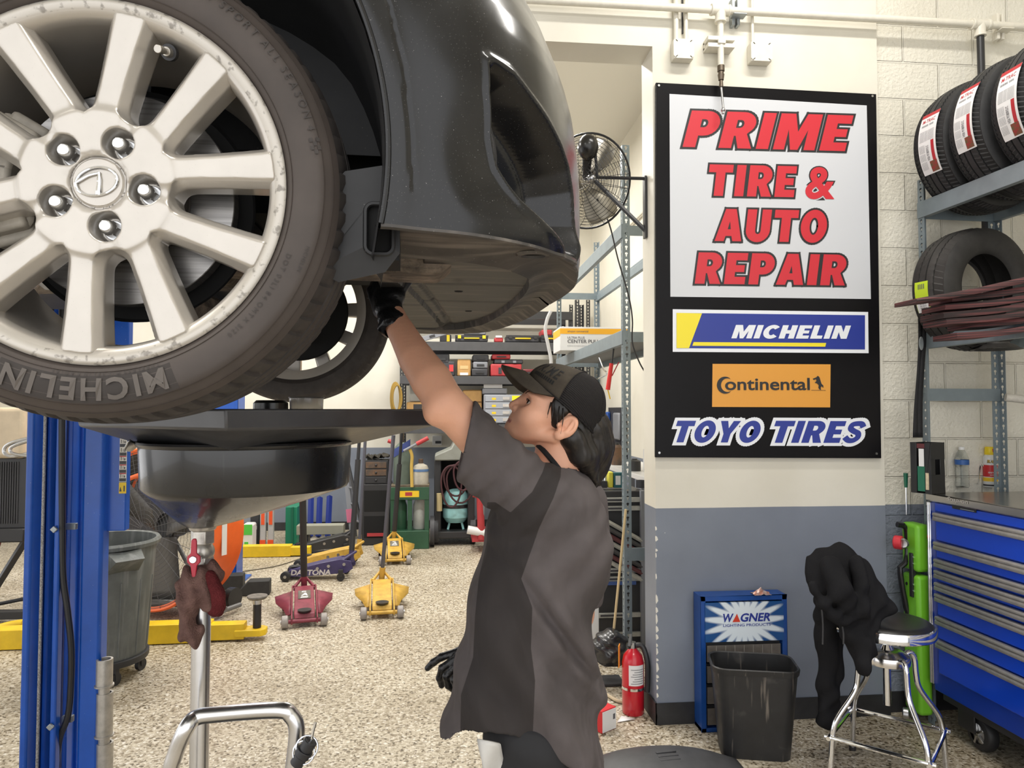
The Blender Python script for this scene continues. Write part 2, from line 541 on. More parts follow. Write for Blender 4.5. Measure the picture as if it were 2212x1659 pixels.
def block_word(body, o, u, v, w, h, shear=0.2, line=0.0, gap=0.07, lift=0.0):
 """heavy word in the box (o, w, h); returns (fill, outline) builders; line = outline width as a share of the height"""
 u, v, o = Vector(u).normalized(), Vector(v).normalized(), Vector(o)
 nrm = u.cross(v)
 x, G = 0.0, []
 for ch in body:
  adv, loops = BLOCK[ch]
  G.append((x, loops, ch in 'S&')); x += adv + gap
 tot = x - gap + shear
 m = line
 sx, sy = w / (tot + 2 * m), h / (1 + 2 * m)
 fill, outl = MB(), MB()
 cnt = 0
 Pt = lambda px, py, l: o + u * ((px + py * shear + m) * sx) + v * ((py + m) * sy) + nrm * l
 for x0, loops, strip in G:
  if not loops: continue
  L = [[(a + x0, b) for a, b in lp] for lp in loops]
  flat = [p for lp in L for p in lp]
  m2 = len(flat)
  tri = [(i, i + 1, m2 - 2 - i, m2 - 1 - i) for i in range(m2 // 2 - 1)] if strip else tessellate_polygon([[Vector((a, b, 0)) for a, b in lp] for lp in L])
  fill.add([Pt(a, b, lift + 0.001) for a, b in flat], [tuple(t) for t in tri])
  if line:
   for lp in L:
    n = len(lp)
    for i in range(n):
     (ax, ay), (bx, by) = lp[i], lp[(i + 1) % n]
     d = math.hypot(bx - ax, by - ay)
     if d < 1e-6: continue
     ex, ey = (bx - ax) / d * m, (by - ay) / d * m
     cnt += 1; lf = lift + (cnt % 23) * 4e-5
     outl.add([Pt(ax - ex - ey, ay - ey + ex, lf), Pt(bx + ex - ey, by + ey + ex, lf), Pt(bx + ex + ey, by + ey - ex, lf), Pt(ax - ex + ey, ay - ey - ex, lf)], [(0, 1, 2, 3)])
   outl.add([Pt(a, b, lift - 0.0002) for a, b in flat], [tuple(t) for t in tri])
 return fill, outl
YC = 3.535          # front face of the painted pier
XL, XR, XB = 1.06, 2.27, 2.02
CEIL = 4.6
def wall_paint(name, blocks=False):
 m = bpy.data.materials.new(name); m.use_nodes = True
 nt = m.node_tree; b = nt.nodes['Principled BSDF']
 tc = nt.nodes.new('ShaderNodeTexCoord')
 sp = nt.nodes.new('ShaderNodeSeparateXYZ'); nt.links.new(tc.outputs['Object'], sp.inputs[0])
 n = nt.nodes.new('ShaderNodeTexNoise'); n.inputs['Scale'].default_value = 1.3; n.inputs['Detail'].default_value = 6
 nt.links.new(tc.outputs['Object'], n.inputs['Vector'])
 ad = nt.nodes.new('ShaderNodeMath'); ad.operation = 'MULTIPLY_ADD'
 nt.links.new(n.outputs['Fac'], ad.inputs[0]); ad.inputs[1].default_value = 0.008; nt.links.new(sp.outputs['Z'], ad.inputs[2])
 gt = nt.nodes.new('ShaderNodeMath'); gt.operation = 'GREATER_THAN'; gt.inputs[1].default_value = 1.064
 nt.links.new(ad.outputs[0], gt.inputs[0])
 mx = nt.nodes.new('ShaderNodeMix'); mx.data_type = 'RGBA'
 nt.links.new(gt.outputs[0], mx.inputs[0])
 hi = nt.nodes.new('ShaderNodeValToRGB'); hi.color_ramp.elements[0].position, hi.color_ramp.elements[1].position = 0.36, 0.6
 hi.color_ramp.elements[0].color = srgb(214, 209, 194) + (1,); hi.color_ramp.elements[1].color = srgb(226, 222, 209) + (1,)
 lo = nt.nodes.new('ShaderNodeValToRGB'); lo.color_ramp.elements[0].position, lo.color_ramp.elements[1].position = 0.35, 0.65
 lo.color_ramp.elements[0].color = srgb(116, 122, 134) + (1,); lo.color_ramp.elements[1].color = srgb(132, 139, 151) + (1,)
 nt.links.new(n.outputs['Fac'], hi.inputs[0]); nt.links.new(n.outputs['Fac'], lo.inputs[0])
 v = nt.nodes.new('ShaderNodeTexVoronoi'); v.inputs['Scale'].default_value = 9
 nt.links.new(tc.outputs['Object'], v.inputs['Vector'])
 n3 = nt.nodes.new('ShaderNodeTexNoise'); n3.inputs['Scale'].default_value = 4; nt.links.new(tc.outputs['Object'], n3.inputs['Vector'])
 ch = nt.nodes.new('ShaderNodeMath'); ch.operation = 'LESS_THAN'; ch.inputs[1].default_value = 0.07
 nt.links.new(v.outputs['Distance'], ch.inputs[0])
 ch2 = nt.nodes.new('ShaderNodeMath'); ch2.operation = 'GREATER_THAN'; ch2.inputs[1].default_value = 0.6
 nt.links.new(n3.outputs['Fac'], ch2.inputs[0])
 ch3 = nt.nodes.new('ShaderNodeMath'); ch3.operation = 'MULTIPLY'
 nt.links.new(ch.outputs[0], ch3.inputs[0]); nt.links.new(ch2.outputs[0], ch3.inputs[1])
 mc = nt.nodes.new('ShaderNodeMix'); mc.data_type = 'RGBA'
 nt.links.new(ch3.outputs[0], mc.inputs[0]); nt.links.new(lo.outputs[0], mc.inputs[6]); mc.inputs[7].default_value = srgb(218, 218, 214) + (1,)
 nt.links.new(mc.outputs[2], mx.inputs[6]); nt.links.new(hi.outputs[0], mx.inputs[7])
 nt.links.new(mx.outputs[2], b.inputs['Base Color'])
 b.inputs['Roughness'].default_value = 0.42
 b.inputs['Specular IOR Level'].default_value = 0.35
 bp = nt.nodes.new('ShaderNodeBump'); bp.inputs['Distance'].default_value = 0.004
 if blocks:
  mp = nt.nodes.new('ShaderNodeMapping'); mp.inputs['Rotation'].default_value = (PI / 2, 0, 0)
  mp.inputs['Location'].default_value = (0.07, 0.045, 0)
  nt.links.new(tc.outputs['Object'], mp.inputs['Vector'])
  cx = nt.nodes.new('ShaderNodeCombineXYZ')
  xa = nt.nodes.new('ShaderNodeMath'); xa.operation = 'ADD'
  nt.links.new(sp.outputs['X'], xa.inputs[0]); nt.links.new(sp.outputs['Y'], xa.inputs[1])
  nt.links.new(xa.outputs[0], cx.inputs[0]); nt.links.new(sp.outputs['Z'], cx.inputs[1])
  br = nt.nodes.new('ShaderNodeTexBrick')
  br.inputs['Scale'].default_value = 1; br.inputs['Brick Width'].default_value = 0.4; br.inputs['Row Height'].default_value = 0.2
  br.inputs['Mortar Size'].default_value = 0.006; br.inputs['Mortar Smooth'].default_value = 0.5
  nt.links.new(cx.outputs[0], br.inputs['Vector'])
  nn = nt.nodes.new('ShaderNodeTexNoise'); nn.inputs['Scale'].default_value = 55; nt.links.new(tc.outputs['Object'], nn.inputs['Vector'])
  sb = nt.nodes.new('ShaderNodeMath'); sb.operation = 'MULTIPLY_ADD'; sb.inputs[1].default_value = -1.6
  nt.links.new(br.outputs['Fac'], sb.inputs[0]); nt.links.new(nn.outputs['Fac'], sb.inputs[2])
  nt.links.new(sb.outputs[0], bp.inputs['Height']); bp.inputs['Strength'].default_value = 1.0; bp.inputs['Distance'].default_value = 0.006
 else:
  nn = nt.nodes.new('ShaderNodeTexNoise'); nn.inputs['Scale'].default_value = 30; nt.links.new(tc.outputs['Object'], nn.inputs['Vector'])
  nt.links.new(nn.outputs['Fac'], bp.inputs['Height']); bp.inputs['Strength'].default_value = 0.12
 nt.links.new(bp.outputs['Normal'], b.inputs['Normal'])
 return m
m_plaster = wall_paint('painted plaster')
m_block = wall_paint('painted block', True)
m_ceil = mat('ceiling paint', srgb(225, 222, 212), 0.7)
m_base = mat('black cove base', (0.022, 0.022, 0.024), 0.5, var=0.3, vscale=14)
def floor_mat():
 m = bpy.data.materials.new('flake epoxy floor'); m.use_nodes = True
 nt = m.node_tree; b = nt.nodes['Principled BSDF']
 tc = nt.nodes.new('ShaderNodeTexCoord')
 def N(scale, det=2, rough=0.5):
  n = nt.nodes.new('ShaderNodeTexNoise'); n.inputs['Scale'].default_value = scale
  n.inputs['Detail'].default_value = det; n.inputs['Roughness'].default_value = rough
  nt.links.new(tc.outputs['Object'], n.inputs['Vector']); return n
 v = nt.nodes.new('ShaderNodeTexVoronoi'); v.inputs['Scale'].default_value = 95
 nt.links.new(tc.outputs['Object'], v.inputs['Vector'])
 sep = nt.nodes.new('ShaderNodeSeparateColor'); nt.links.new(v.outputs['Color'], sep.inputs[0])
 r = nt.nodes.new('ShaderNodeValToRGB'); r.color_ramp.interpolation = 'CONSTANT'
 cr = r.color_ramp
 cols = [(0.0, (104, 92, 72)), (0.08, (156, 144, 122)), (0.28, (186, 176, 156)), (0.58, (200, 190, 170)), (0.82, (214, 206, 190)), (0.95, (228, 223, 212))]
 cr.elements[0].color = srgb(*cols[0][1]) + (1,); cr.elements[1].position = cols[1][0]; cr.elements[1].color = srgb(*cols[1][1]) + (1,)
 for p, c in cols[2:]:
  e = cr.elements.new(p); e.color = srgb(*c) + (1,)
 nt.links.new(sep.outputs[0], r.inputs[0])
 n1 = N(1.1, 5, 0.6)
 r2 = nt.nodes.new('ShaderNodeValToRGB'); r2.color_ramp.elements[0].position, r2.color_ramp.elements[1].position = 0.3, 0.62
 r2.color_ramp.elements[0].color = (0.62, 0.58, 0.52, 1); r2.color_ramp.elements[1].color = (1, 1, 1, 1)
 nt.links.new(n1.outputs['Fac'], r2.inputs[0])
 mx = nt.nodes.new('ShaderNodeMix'); mx.data_type = 'RGBA'; mx.blend_type = 'MULTIPLY'; mx.inputs[0].default_value = 0.75
 nt.links.new(r.outputs[0], mx.inputs[6]); nt.links.new(r2.outputs[0], mx.inputs[7])
 n4 = N(38, 3, 0.6)
 r4 = nt.nodes.new('ShaderNodeValToRGB'); r4.color_ramp.elements[0].position, r4.color_ramp.elements[1].position = 0.34, 0.5
 r4.color_ramp.elements[0].color = (0.5, 0.45, 0.38, 1); r4.color_ramp.elements[1].color = (1, 1, 1, 1)
 nt.links.new(n4.outputs['Fac'], r4.inputs[0])
 mx2 = nt.nodes.new('ShaderNodeMix'); mx2.data_type = 'RGBA'; mx2.blend_type = 'MULTIPLY'; mx2.inputs[0].default_value = 0.85
 nt.links.new(mx.outputs[2], mx2.inputs[6]); nt.links.new(r4.outputs[0], mx2.inputs[7])
 nt.links.new(mx2.outputs[2], b.inputs['Base Color'])
 b.inputs['Roughness'].default_value = 0.45
 bp = nt.nodes.new('ShaderNodeBump'); bp.inputs['Strength'].default_value = 0.35; bp.inputs['Distance'].default_value = 0.003
 n2 = N(110, 2); nt.links.new(n2.outputs['Fac'], bp.inputs['Height']); nt.links.new(bp.outputs['Normal'], b.inputs['Normal'])
 return m
structure(MB().bb((-6.2, -2.6, -0.1), (3.5, 9.8, 0)).build('floor', floor_mat(), smooth=False))
structure(MB().bb((-6.2, -2.6, CEIL), (3.5, 9.8, CEIL + 0.1)).build('ceiling', m_ceil, smooth=False))
structure(MB().bb((XL, YC, 0), (XR, YC + 0.2, CEIL)).bb((-5.2, YC, 3.405), (XL, YC + 0.2, CEIL)).bb((-6.0, YC, 0), (-5.2, YC + 0.2, CEIL)).build('wall_pier', m_plaster, smooth=False))
structure(MB().bb((XR, YC + 0.03, 0), (3.3, YC + 0.2, CEIL)).build('wall_block', m_block, smooth=False))
structure(MB().bb((3.3, -2.6, 0), (3.5, YC + 0.2, CEIL)).build('wall_right', m_block, smooth=False))
structure(MB().bb((-6.2, -2.6, 0), (-6.0, -2.0, CEIL)).bb((-6.2, -2.0, 3.4), (-6.0, 2.7, CEIL)).bb((-6.2, 2.7, 0), (-6.0, 4.0, CEIL)).bb((-6.2, 4.0, 3.4), (-6.0, 8.0, CEIL)).bb((-6.2, 8.0, 0), (-6.0, 9.8, CEIL)).build('wall_left', m_plaster, smooth=False))
structure(MB().bb((-6.0, 9.6, 0), (XB + 0.2, 9.8, CEIL)).build('wall_back', m_plaster, smooth=False))
structure(MB().bb((XB, YC + 0.2, 0), (XB + 0.2, 9.6, CEIL)).build('wall_inner', m_plaster, smooth=False))
def base_strip(name, pts):
 b = MB()
 for (x0, y0), (x1, y1) in zip(pts, pts[1:]):
  b.bb((min(x0, x1) - 0.004, min(y0, y1) - 0.004, 0.001), (max(x0, x1) + 0.004, max(y0, y1) + 0.004, 0.105))
 return structure(b.build(name, m_base, smooth=False))
base_strip('baseboard_pier', [(XL - 0.006, YC + 0.2), (XL - 0.006, YC - 0.006), (XR, YC - 0.006)])
base_strip('baseboard_block', [(XR + 0.005, YC + 0.026), (3.29, YC + 0.026)])
base_strip('baseboard_inner', [(XB - 0.006, 3.75), (XB - 0.006, 9.59)])
base_strip('baseboard_back', [(-5.99, 9.594), (XB - 0.02, 9.594)])
m_chip = mat('bare chipped plaster', srgb(225, 222, 212), 0.8)
b = MB()
for z0, n in ((0.13, 26),):
 z = z0
 while z < 0.98:
  h = random.uniform(0.01, 0.05)
  if random.random() < 0.8:
   w1, w2 = random.uniform(0.003, 0.012), random.uniform(0.003, 0.01)
   P = [(0, 0), (w1, h * 0.3), (w1 * 0.7, h * 0.8), (0, h), (-0.0, h)]
   b.prism([(0, 0), (w1, h * 0.3), (w1 * 0.6, h * 0.8), (0, h)], (XL, YC, z), (1, 0, 0), (0, 0, 1), 0.0012)
   b.prism([(0, 0), (0, h), (w2, h * 0.8), (w2 * 0.8, h * 0.2)], (XL, YC, z), (0, 1, 0), (0, 0, 1), -0.0012)
  z += h + random.uniform(0, 0.03)
structure(b.build('trim_1', m_chip, smooth=False))
m_white = mat('white enamel', (0.75, 0.75, 0.74), 0.35)
m_glow = mat('lamp diffuser', (1, 0.97, 0.9), 0.4, emit=4)
for i, (lx, ly, lz) in enumerate(LAMPS):
 if i == 0:
  tl = thing('ceiling_lamp', 'white ceiling tube lamp', 'lamp', (lx, ly, lz), group='ceiling tube lamps')
  MB().bb((-0.62, -0.1, 0.03), (0.62, 0.1, 0.18)).build('housing', m_white, tl, bevel=0.006)
  MB().bb((-0.6, -0.08, 0.012), (0.6, 0.08, 0.03)).build('diffuser', m_glow, tl)
 else: dup(tl, (lx, ly, lz))
m_pp = mat('painted pipe', srgb(222, 217, 203), 0.4, var=0.05, vscale=30)
m_galv = mat('galvanised steel', (0.36, 0.39, 0.40), 0.42, 0.75, var=0.12, vscale=22)
m_gal2 = mat('grey painted steel', srgb(128, 140, 146), 0.45, 0.25, var=0.08, vscale=12)
m_chrome = mat('chrome', (0.82, 0.83, 0.85), 0.06, 1.0)
m_steel = mat('brushed steel', (0.52, 0.52, 0.52), 0.3, 1.0, var=0.1, vscale=40)
m_iron = mat('black iron', (0.02, 0.02, 0.022), 0.4)
m_brass = mat('tarnished fitting', (0.16, 0.13, 0.1), 0.4, 0.9)
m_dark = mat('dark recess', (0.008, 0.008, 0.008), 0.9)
YP = YC - 0.06
zp = at(1556, 22, Y=YP).z
pl = thing('air_pipe', 'cream painted air pipe running level across the top of the wall', 'pipe', (0, YP, zp))
MB().cyl((-4.0, 0, 0), (3.28, 0, 0), 0.019).build('run', m_pp, pl)
xt, xt2 = at(1556, 22, Y=YP).x, at(2117, 48, Y=YP).x
for x in (xt, xt2):
 MB().cyl((x - 0.045, 0, 0), (x + 0.045, 0, 0), 0.026).cyl((x, 0, 0.0), (x, 0, -0.055), 0.026).cyl((x - 0.05, 0, 0), (x - 0.038, 0, 0), 0.029).cyl((x + 0.038, 0, 0), (x + 0.05, 0, 0), 0.029).cyl((x, 0, -0.05), (x, 0, -0.065), 0.029).build('tee_fitting', m_pp, pl, bevel=0.002)
zc0, zc1 = at(1558, 142, Y=YP).z - zp, at(1558, 188, Y=YP).z - zp
MB().cyl((xt, 0, -0.04), (xt, 0, zc0), 0.0155).build('drop', m_pp, pl)
MB().cyl((xt, 0, zc0), (xt, 0, zc0 - 0.03), 0.018).cyl((xt, 0, zc0 - 0.03), (xt, 0, zc0 - 0.045), 0.014).cyl((xt, 0, zc0 - 0.045), (xt, 0, zc0 - 0.075), 0.017, 0.013).cyl((xt, 0, zc0 - 0.075), (xt, 0, zc1), 0.009, 0.011).build('coupler', m_brass, pl, bevel=0.001)
ze = at(1560, 248, Y=YP).z - zp
MB().cyl((xt, 0, zc1), (xt + 0.004, -0.012, ze + 0.03), 0.006).sphere((xt + 0.004, -0.012, ze + 0.02), 0.011).cyl((xt + 0.004, -0.012, ze + 0.02), (xt + 0.004, -0.012, ze), 0.006).build('blow_tip', m_steel, pl)
MB().cyl((xt2, 0, -0.06), (xt2 + 0.005, 0, -1.3), 0.018).build('riser', m_iron, pl)
zb = at(1555, 92, Y=YP).z - zp
b = MB()
for dz in (0.018, -0.018): b.bb((xt - 0.07, -0.012, zb + dz - 0.011), (xt + 0.07, 0.058, zb + dz + 0.011))
b.bb((xt - 0.07, 0.04, zb - 0.02), (xt + 0.07, 0.058, zb + 0.02)).bb((xt - 0.02, -0.02, zb - 0.012), (xt + 0.02, -0.008, zb + 0.012))
b.build('strut_clamp', m_pp, pl, bevel=0.002)
for px in (1590, 2165):
 p = at(px, 40, Y=YP); b = MB()
 b.bb((p.x - 0.012, 0.02, -0.06), (p.x + 0.004, 0.058, 0.08)).bb((p.x + 0.016, 0.02, -0.06), (p.x + 0.03, 0.058, 0.08)).bb((p.x - 0.02, -0.024, -0.026), (p.x + 0.05, 0.03, -0.02))
 b.build('hanger', m_pp if px > 2000 else m_galv, pl, bevel=0.002)
def jbox(x0, y0, x1, y1, pipes, text):
 p0, p1 = at(x0, y0, Y=YC - 0.05), at(x1, y1, Y=YC - 0.05)
 w, h = p1.x - p0.x, p0.z - p1.z
 t = thing('junction_box', text, 'junction box', ((p0.x + p1.x) / 2, YC - 0.001, p1.z))
 MB().bb((-w / 2, -0.052, 0), (w / 2, 0, h)).build('body', m_pp, t, bevel=0.004)
 MB().prism([(-w / 2 + 0.014, 0), (w / 2 - 0.014, 0), (w / 2 + 0.002, 0.014), (w / 2 + 0.002, h - 0.014), (w / 2 - 0.014, h), (-w / 2 + 0.014, h), (-w / 2 - 0.002, h - 0.014), (-w / 2 - 0.002, 0.014)], (0, -0.053, 0), (1, 0, 0), (0, 0, 1), 0.003).build('cover', m_pp, t)
 b = MB()
 for sx in (-1, 1):
  for z in (0.01, h - 0.01): b.box((sx * (w / 2 - 0.014), -0.0572, z), (0.012, 0.001, 0.003), ry=sx * (0.7 if z < h / 2 else -0.7))
 b.build('screw_slot', m_dark, t)
 for dx, r in pipes: MB().cyl((dx, -0.025, h), (dx, -0.025, CEIL - p1.z - 0.02), r).build('conduit', m_pp, t)
 return t
jbox(1455, 84, 1498, 128, [(-0.03, 0.013), (0.022, 0.010)], 'cream square junction box left of the air drop, two conduits rising from it')
jbox(1622, 90, 1667, 134, [(-0.035, 0.008)], 'cream square junction box right of the air drop, one thin conduit rising from it')
MB().box((at(1474, 40, Y=YC - 0.006).x, YC - 0.006, 4.0), (0.006, 0.008, 1.05)).build('wire', m_iron, tag(thing('loose_cable', 'thin dark cable between two cream conduits above the left junction box', 'cable', (0, 0, 0)), None, None))
YS = YC - 0.022
m_sblk = mat('sign black', srgb(20, 19, 21), 0.32, var=0.15, vscale=3, spec=0.15)
m_sgry = mat('sign grey', srgb(205, 207, 211), 0.35)
m_swht = mat('sign white', srgb(232, 235, 240), 0.35)
m_sred = mat('sign red', srgb(202, 45, 57), 0.38)
m_sblu = mat('sign blue', srgb(42, 58, 146), 0.35)
m_syel = mat('sign yellow', srgb(240, 222, 50), 0.35)
m_sorg = mat('sign orange', srgb(222, 155, 62), 0.35)
def S(px, py): p = at(px, py, Y=YS); return (p.x, p.z)
sign = thing('shop_sign', 'tall black framed sign reading PRIME TIRE & AUTO REPAIR on the pier', 'sign', (1.66, YS, 1.3))
def to_local(o, p): return Vector(p) - Vector(o.location)
def sgn_poly(name, pts, m, lift):
 b = MB(); P = [S(*q) for q in pts]
 b.add([(x - 1.66, -lift, z - 1.3) for x, z in P], [tuple(range(len(P)))])
 return b.build(name, m, sign, smooth=False)
P = [S(1417, 178), S(1893, 203), S(1904, 990), S(1416, 988)]
MB().add([(x - 1.66, dy, z - 1.3) for dy in (0, 0.018) for x, z in P], [(0, 1, 2, 3), (7, 6, 5, 4), (0, 4, 5, 1), (1, 5, 6, 2), (2, 6, 7, 3), (3, 7, 4, 0)]).build('panel', m_sblk, sign, bevel=0.002)
sgn_poly('grey_field', [(1446, 203), (1872, 228), (1881, 646), (1448, 641)], m_sgry, 0.0012)
for q in ((1423, 185), (1424, 978), (1893, 980), (1884, 208)):
 x, z = S(*q); MB().cyl((x - 1.66, 0, z - 1.3), (x - 1.66, -0.004, z - 1.3), 0.006, n=10).build('screw', m_steel, sign)
def sgn_words(body, x0, y0, x1, y1, inner, outer, b_in, b_out, shear, name, slope=0.0, space=1.0, lift=0.0022):
 """(x0, y0)-(x1, y1): pixel box of the lettering incl. outline"""
 a, c = S(x0, y1), S(x1, y1 + (x1 - x0) * slope); t = S(x0, y0)
 u = Vector((c[0] - a[0], 0, c[1] - a[1])); w = u.length; u.normalize()
 h = t[1] - a[1]
 V = text_mesh(body, shear, b_out, 5, space)[0]
 o = (a[0] - 1.66, 0, a[1] - 1.3)
 up = Vector((-u.z, 0, u.x))
 if outer:
  g = MB(); letters(g, body, o, u, up, w, h, shear, b_out, 5, space=space, lift=lift); g.build(name + '_outline', outer, sign, smooth=False, weld=False)
 g = MB();
 Vi = text_mesh(body, shear, b_in, 5, space)[0]
 sx = w / (max(p[0] for p in V) - min(p[0] for p in V)); sy = h / (max(p[1] for p in V) - min(p[1] for p in V))
 vx, vy = min(p[0] for p in V), min(p[1] for p in V)
 F = text_mesh(body, shear, b_in, 5, space)[1]
 g.add([Vector(o) + u * (p[0] - vx) * sx + up * (p[1] - vy) * sy + u.cross(up) * (lift + 0.001) for p in Vi], F)
 return g.build(name, inner, sign, smooth=False, weld=False)
def sgn_block(body, x0, y0, x1, y1, inner, outer, line, shear, name, slope=0.0, gap=0.07, lift=0.0022):
 a, c, t = S(x0, y1), S(x1, y1 + (x1 - x0) * slope), S(x0, y0)
 uu = Vector((c[0] - a[0], 0, c[1] - a[1])); w = uu.length; uu.normalize()
 f, g = block_word(body, (a[0] - 1.66, 0, a[1] - 1.3), uu, (-uu.z, 0, uu.x), w, t[1] - a[1], shear, line, gap, lift)
 fo = f.build(name, inner, sign, smooth=False, weld=False)
 if outer: g.build(name + '_outline', outer, sign, smooth=False, weld=False)
 return fo
sgn_block('PRIME', 1469, 234, 1850, 322, m_sred, m_iron, 0.055, 0.24, 'lettering_prime', 0.026, 0.12)
sgn_block('TIRE', 1521, 351, 1727, 427, m_sred, m_iron, 0.06, 0.14, 'lettering_tire', 0.018, 0.12)
sgn_words('&', 1737, 358, 1807, 433, m_sred, m_iron, 0.028, 0.055, 0.1, 'lettering_ampersand', 0.015)
sgn_block('AUTO', 1539, 447, 1795, 525, m_sred, m_iron, 0.06, 0.14, 'lettering_auto', 0.012, 0.11)
sgn_block('REPAIR', 1496, 541, 1837, 617, m_sred, m_iron, 0.06, 0.14, 'lettering_repair', 0.012, 0.12)
sgn_poly('white_plate', [(1453, 668), (1875, 674), (1876, 763), (1453, 760)], m_swht, 0.0012)
sgn_poly('blue_field', [(1461, 676), (1868, 681), (1868, 755), (1461, 752)], m_sblu, 0.0022)
sgn_poly('yellow_corner', [(1461, 676), (1516, 677), (1488, 752), (1461, 752)], m_syel, 0.0032)
sgn_poly('yellow_bar', [(1498, 739), (1784, 741), (1782, 749), (1495, 747)], m_syel, 0.0032)
sgn_block('MICHELIN', 1579, 702, 1838, 731, m_swht, None, 0.0, 0.25, 'lettering_blue_field', 0.004, 0.1, 0.003)
sgn_poly('orange_field', [(1539, 786), (1794, 787), (1793, 880), (1538, 879)], m_sorg, 0.0012)
sgn_words('ontinental', 1566, 816, 1749, 843, m_iron, None, 0.018, 0.018, 0.0, 'lettering_orange_field', 0.0, 1.0, 0.002)
b = MB()   # the big C that opens the word, a crescent
ox, oz = S(1566, 832); R = 0.043
out = [(ox - 1.66 + R * math.cos(a), oz - 1.3 + R * math.sin(a)) for a in np.linspace(math.radians(58), math.radians(305), 22)]
inn = [(ox - 1.66 + 0.012 + 0.78 * R * math.cos(a), oz - 1.3 + 0.8 * R * math.sin(a)) for a in np.linspace(math.radians(305), math.radians(58), 22)]
b.add([(x, -0.0032, z) for x, z in out + inn], [(i, i + 1, 42 - i, 43 - i) for i in range(21)])
hp = [(1755, 818), (1757, 821), (1762, 819), (1763, 823), (1759, 827), (1764, 828), (1768, 832), (1767, 838), (1771, 842), (1773, 842), (1772, 838), (1774, 834), (1778, 838), (1778, 833), (1774, 829), (1772, 823), (1770, 816), (1768, 813), (1765, 812), (1763, 815)]
Q = [S(*q) for q in hp]
b.add([(x - 1.66, -0.0032, z - 1.3) for x, z in Q], [tuple(range(len(Q)))])
Q = [S(*q) for q in [(1752, 842.4), (1783, 842.8), (1783, 843.6), (1752, 843.2)]]
b.add([(x - 1.66, -0.003, z - 1.3) for x, z in Q], [(0, 1, 2, 3)])
b.build('emblem', m_iron, sign, smooth=False)
sgn_block('TOYO', 1441, 902, 1656, 962, m_sblu, m_swht, 0.14, 0.3, 'lettering_toyo', 0.002, 0.10)
sgn_block('TIRES', 1652, 902, 1880, 963, m_sblu, m_swht, 0.14, 0.3, 'lettering_toyo_tires', 0.002, 0.10)
def key_flange(mb, o, along, across, length, w, pitch=0.04):
 """a strip of steel with keyhole slots"""
 o, A, C = Vector(o), Vector(along).normalized(), Vector(across).normalized()
 hole = [(-0.0, -0.011), (0.0035, -0.010), (0.004, -0.004), (0.004, 0.002), (0.008, 0.005), (0.0085, 0.01), (0.005, 0.0145), (0, 0.0155), (-0.005, 0.0145), (-0.0085, 0.01), (-0.008, 0.005), (-0.004, 0.002), (-0.004, -0.004), (-0.0035, -0.010)]
 hole = [(x * min(1, w / 0.034), y) for x, y in hole]
 n = max(1, int(round(length / pitch))); p = length / n
 per = []
 for x, y in hole:
  k = max(abs(x) / (w / 2), abs(y) / (p / 2), 1e-6)
  per.append((x / k, y / k))
 cs = [(w / 2, -p / 2), (w / 2, p / 2), (-w / 2, p / 2), (-w / 2, -p / 2)]
 for c in cs:
  j = min(range(len(per)), key=lambda i: (per[i][0] - c[0]) ** 2 + (per[i][1] - c[1]) ** 2)
  per[j] = c
 m = len(hole)
 for i in range(n):
  cen = o + A * (p * (i + 0.5)) + C * (w / 2)
  mb.add([cen + C * x + A * y for x, y in per] + [cen + C * x + A * y for x, y in hole], [(k, (k + 1) % m, m + (k + 1) % m, m + k) for k in range(m)])
def post(parent, x, y, z0, z1, sx, sy, m, w=0.042, name='upright'):
 b = MB()
 key_flange(b, (x, y, z0), (0, 0, 1), (sx, 0, 0), z1 - z0, w)
 key_flange(b, (x, y, z0), (0, 0, 1), (0, sy, 0), z1 - z0, w)
 return b.build(name, m, parent, smooth=False, solid=0.003)
def beam(parent, p0, p1, h, m, t=0.03, name='beam'):
 p0, p1 = Vector(p0), Vector(p1); d = (p1 - p0); L = d.length; d.normalize()
 n = Vector((0, 0, 1)).cross(d).normalized()
 b = MB()
 b.prism([(-t / 2, 0), (t / 2, 0), (t / 2, h * 0.68), (t * 0.1, h * 0.7), (t * 0.1, h), (-t / 2, h)], p0, n, (0, 0, 1), L if n.cross(Vector((0, 0, 1))).dot(d) > 0 else -L)
 return b.build(name, m, parent, bevel=0.002)
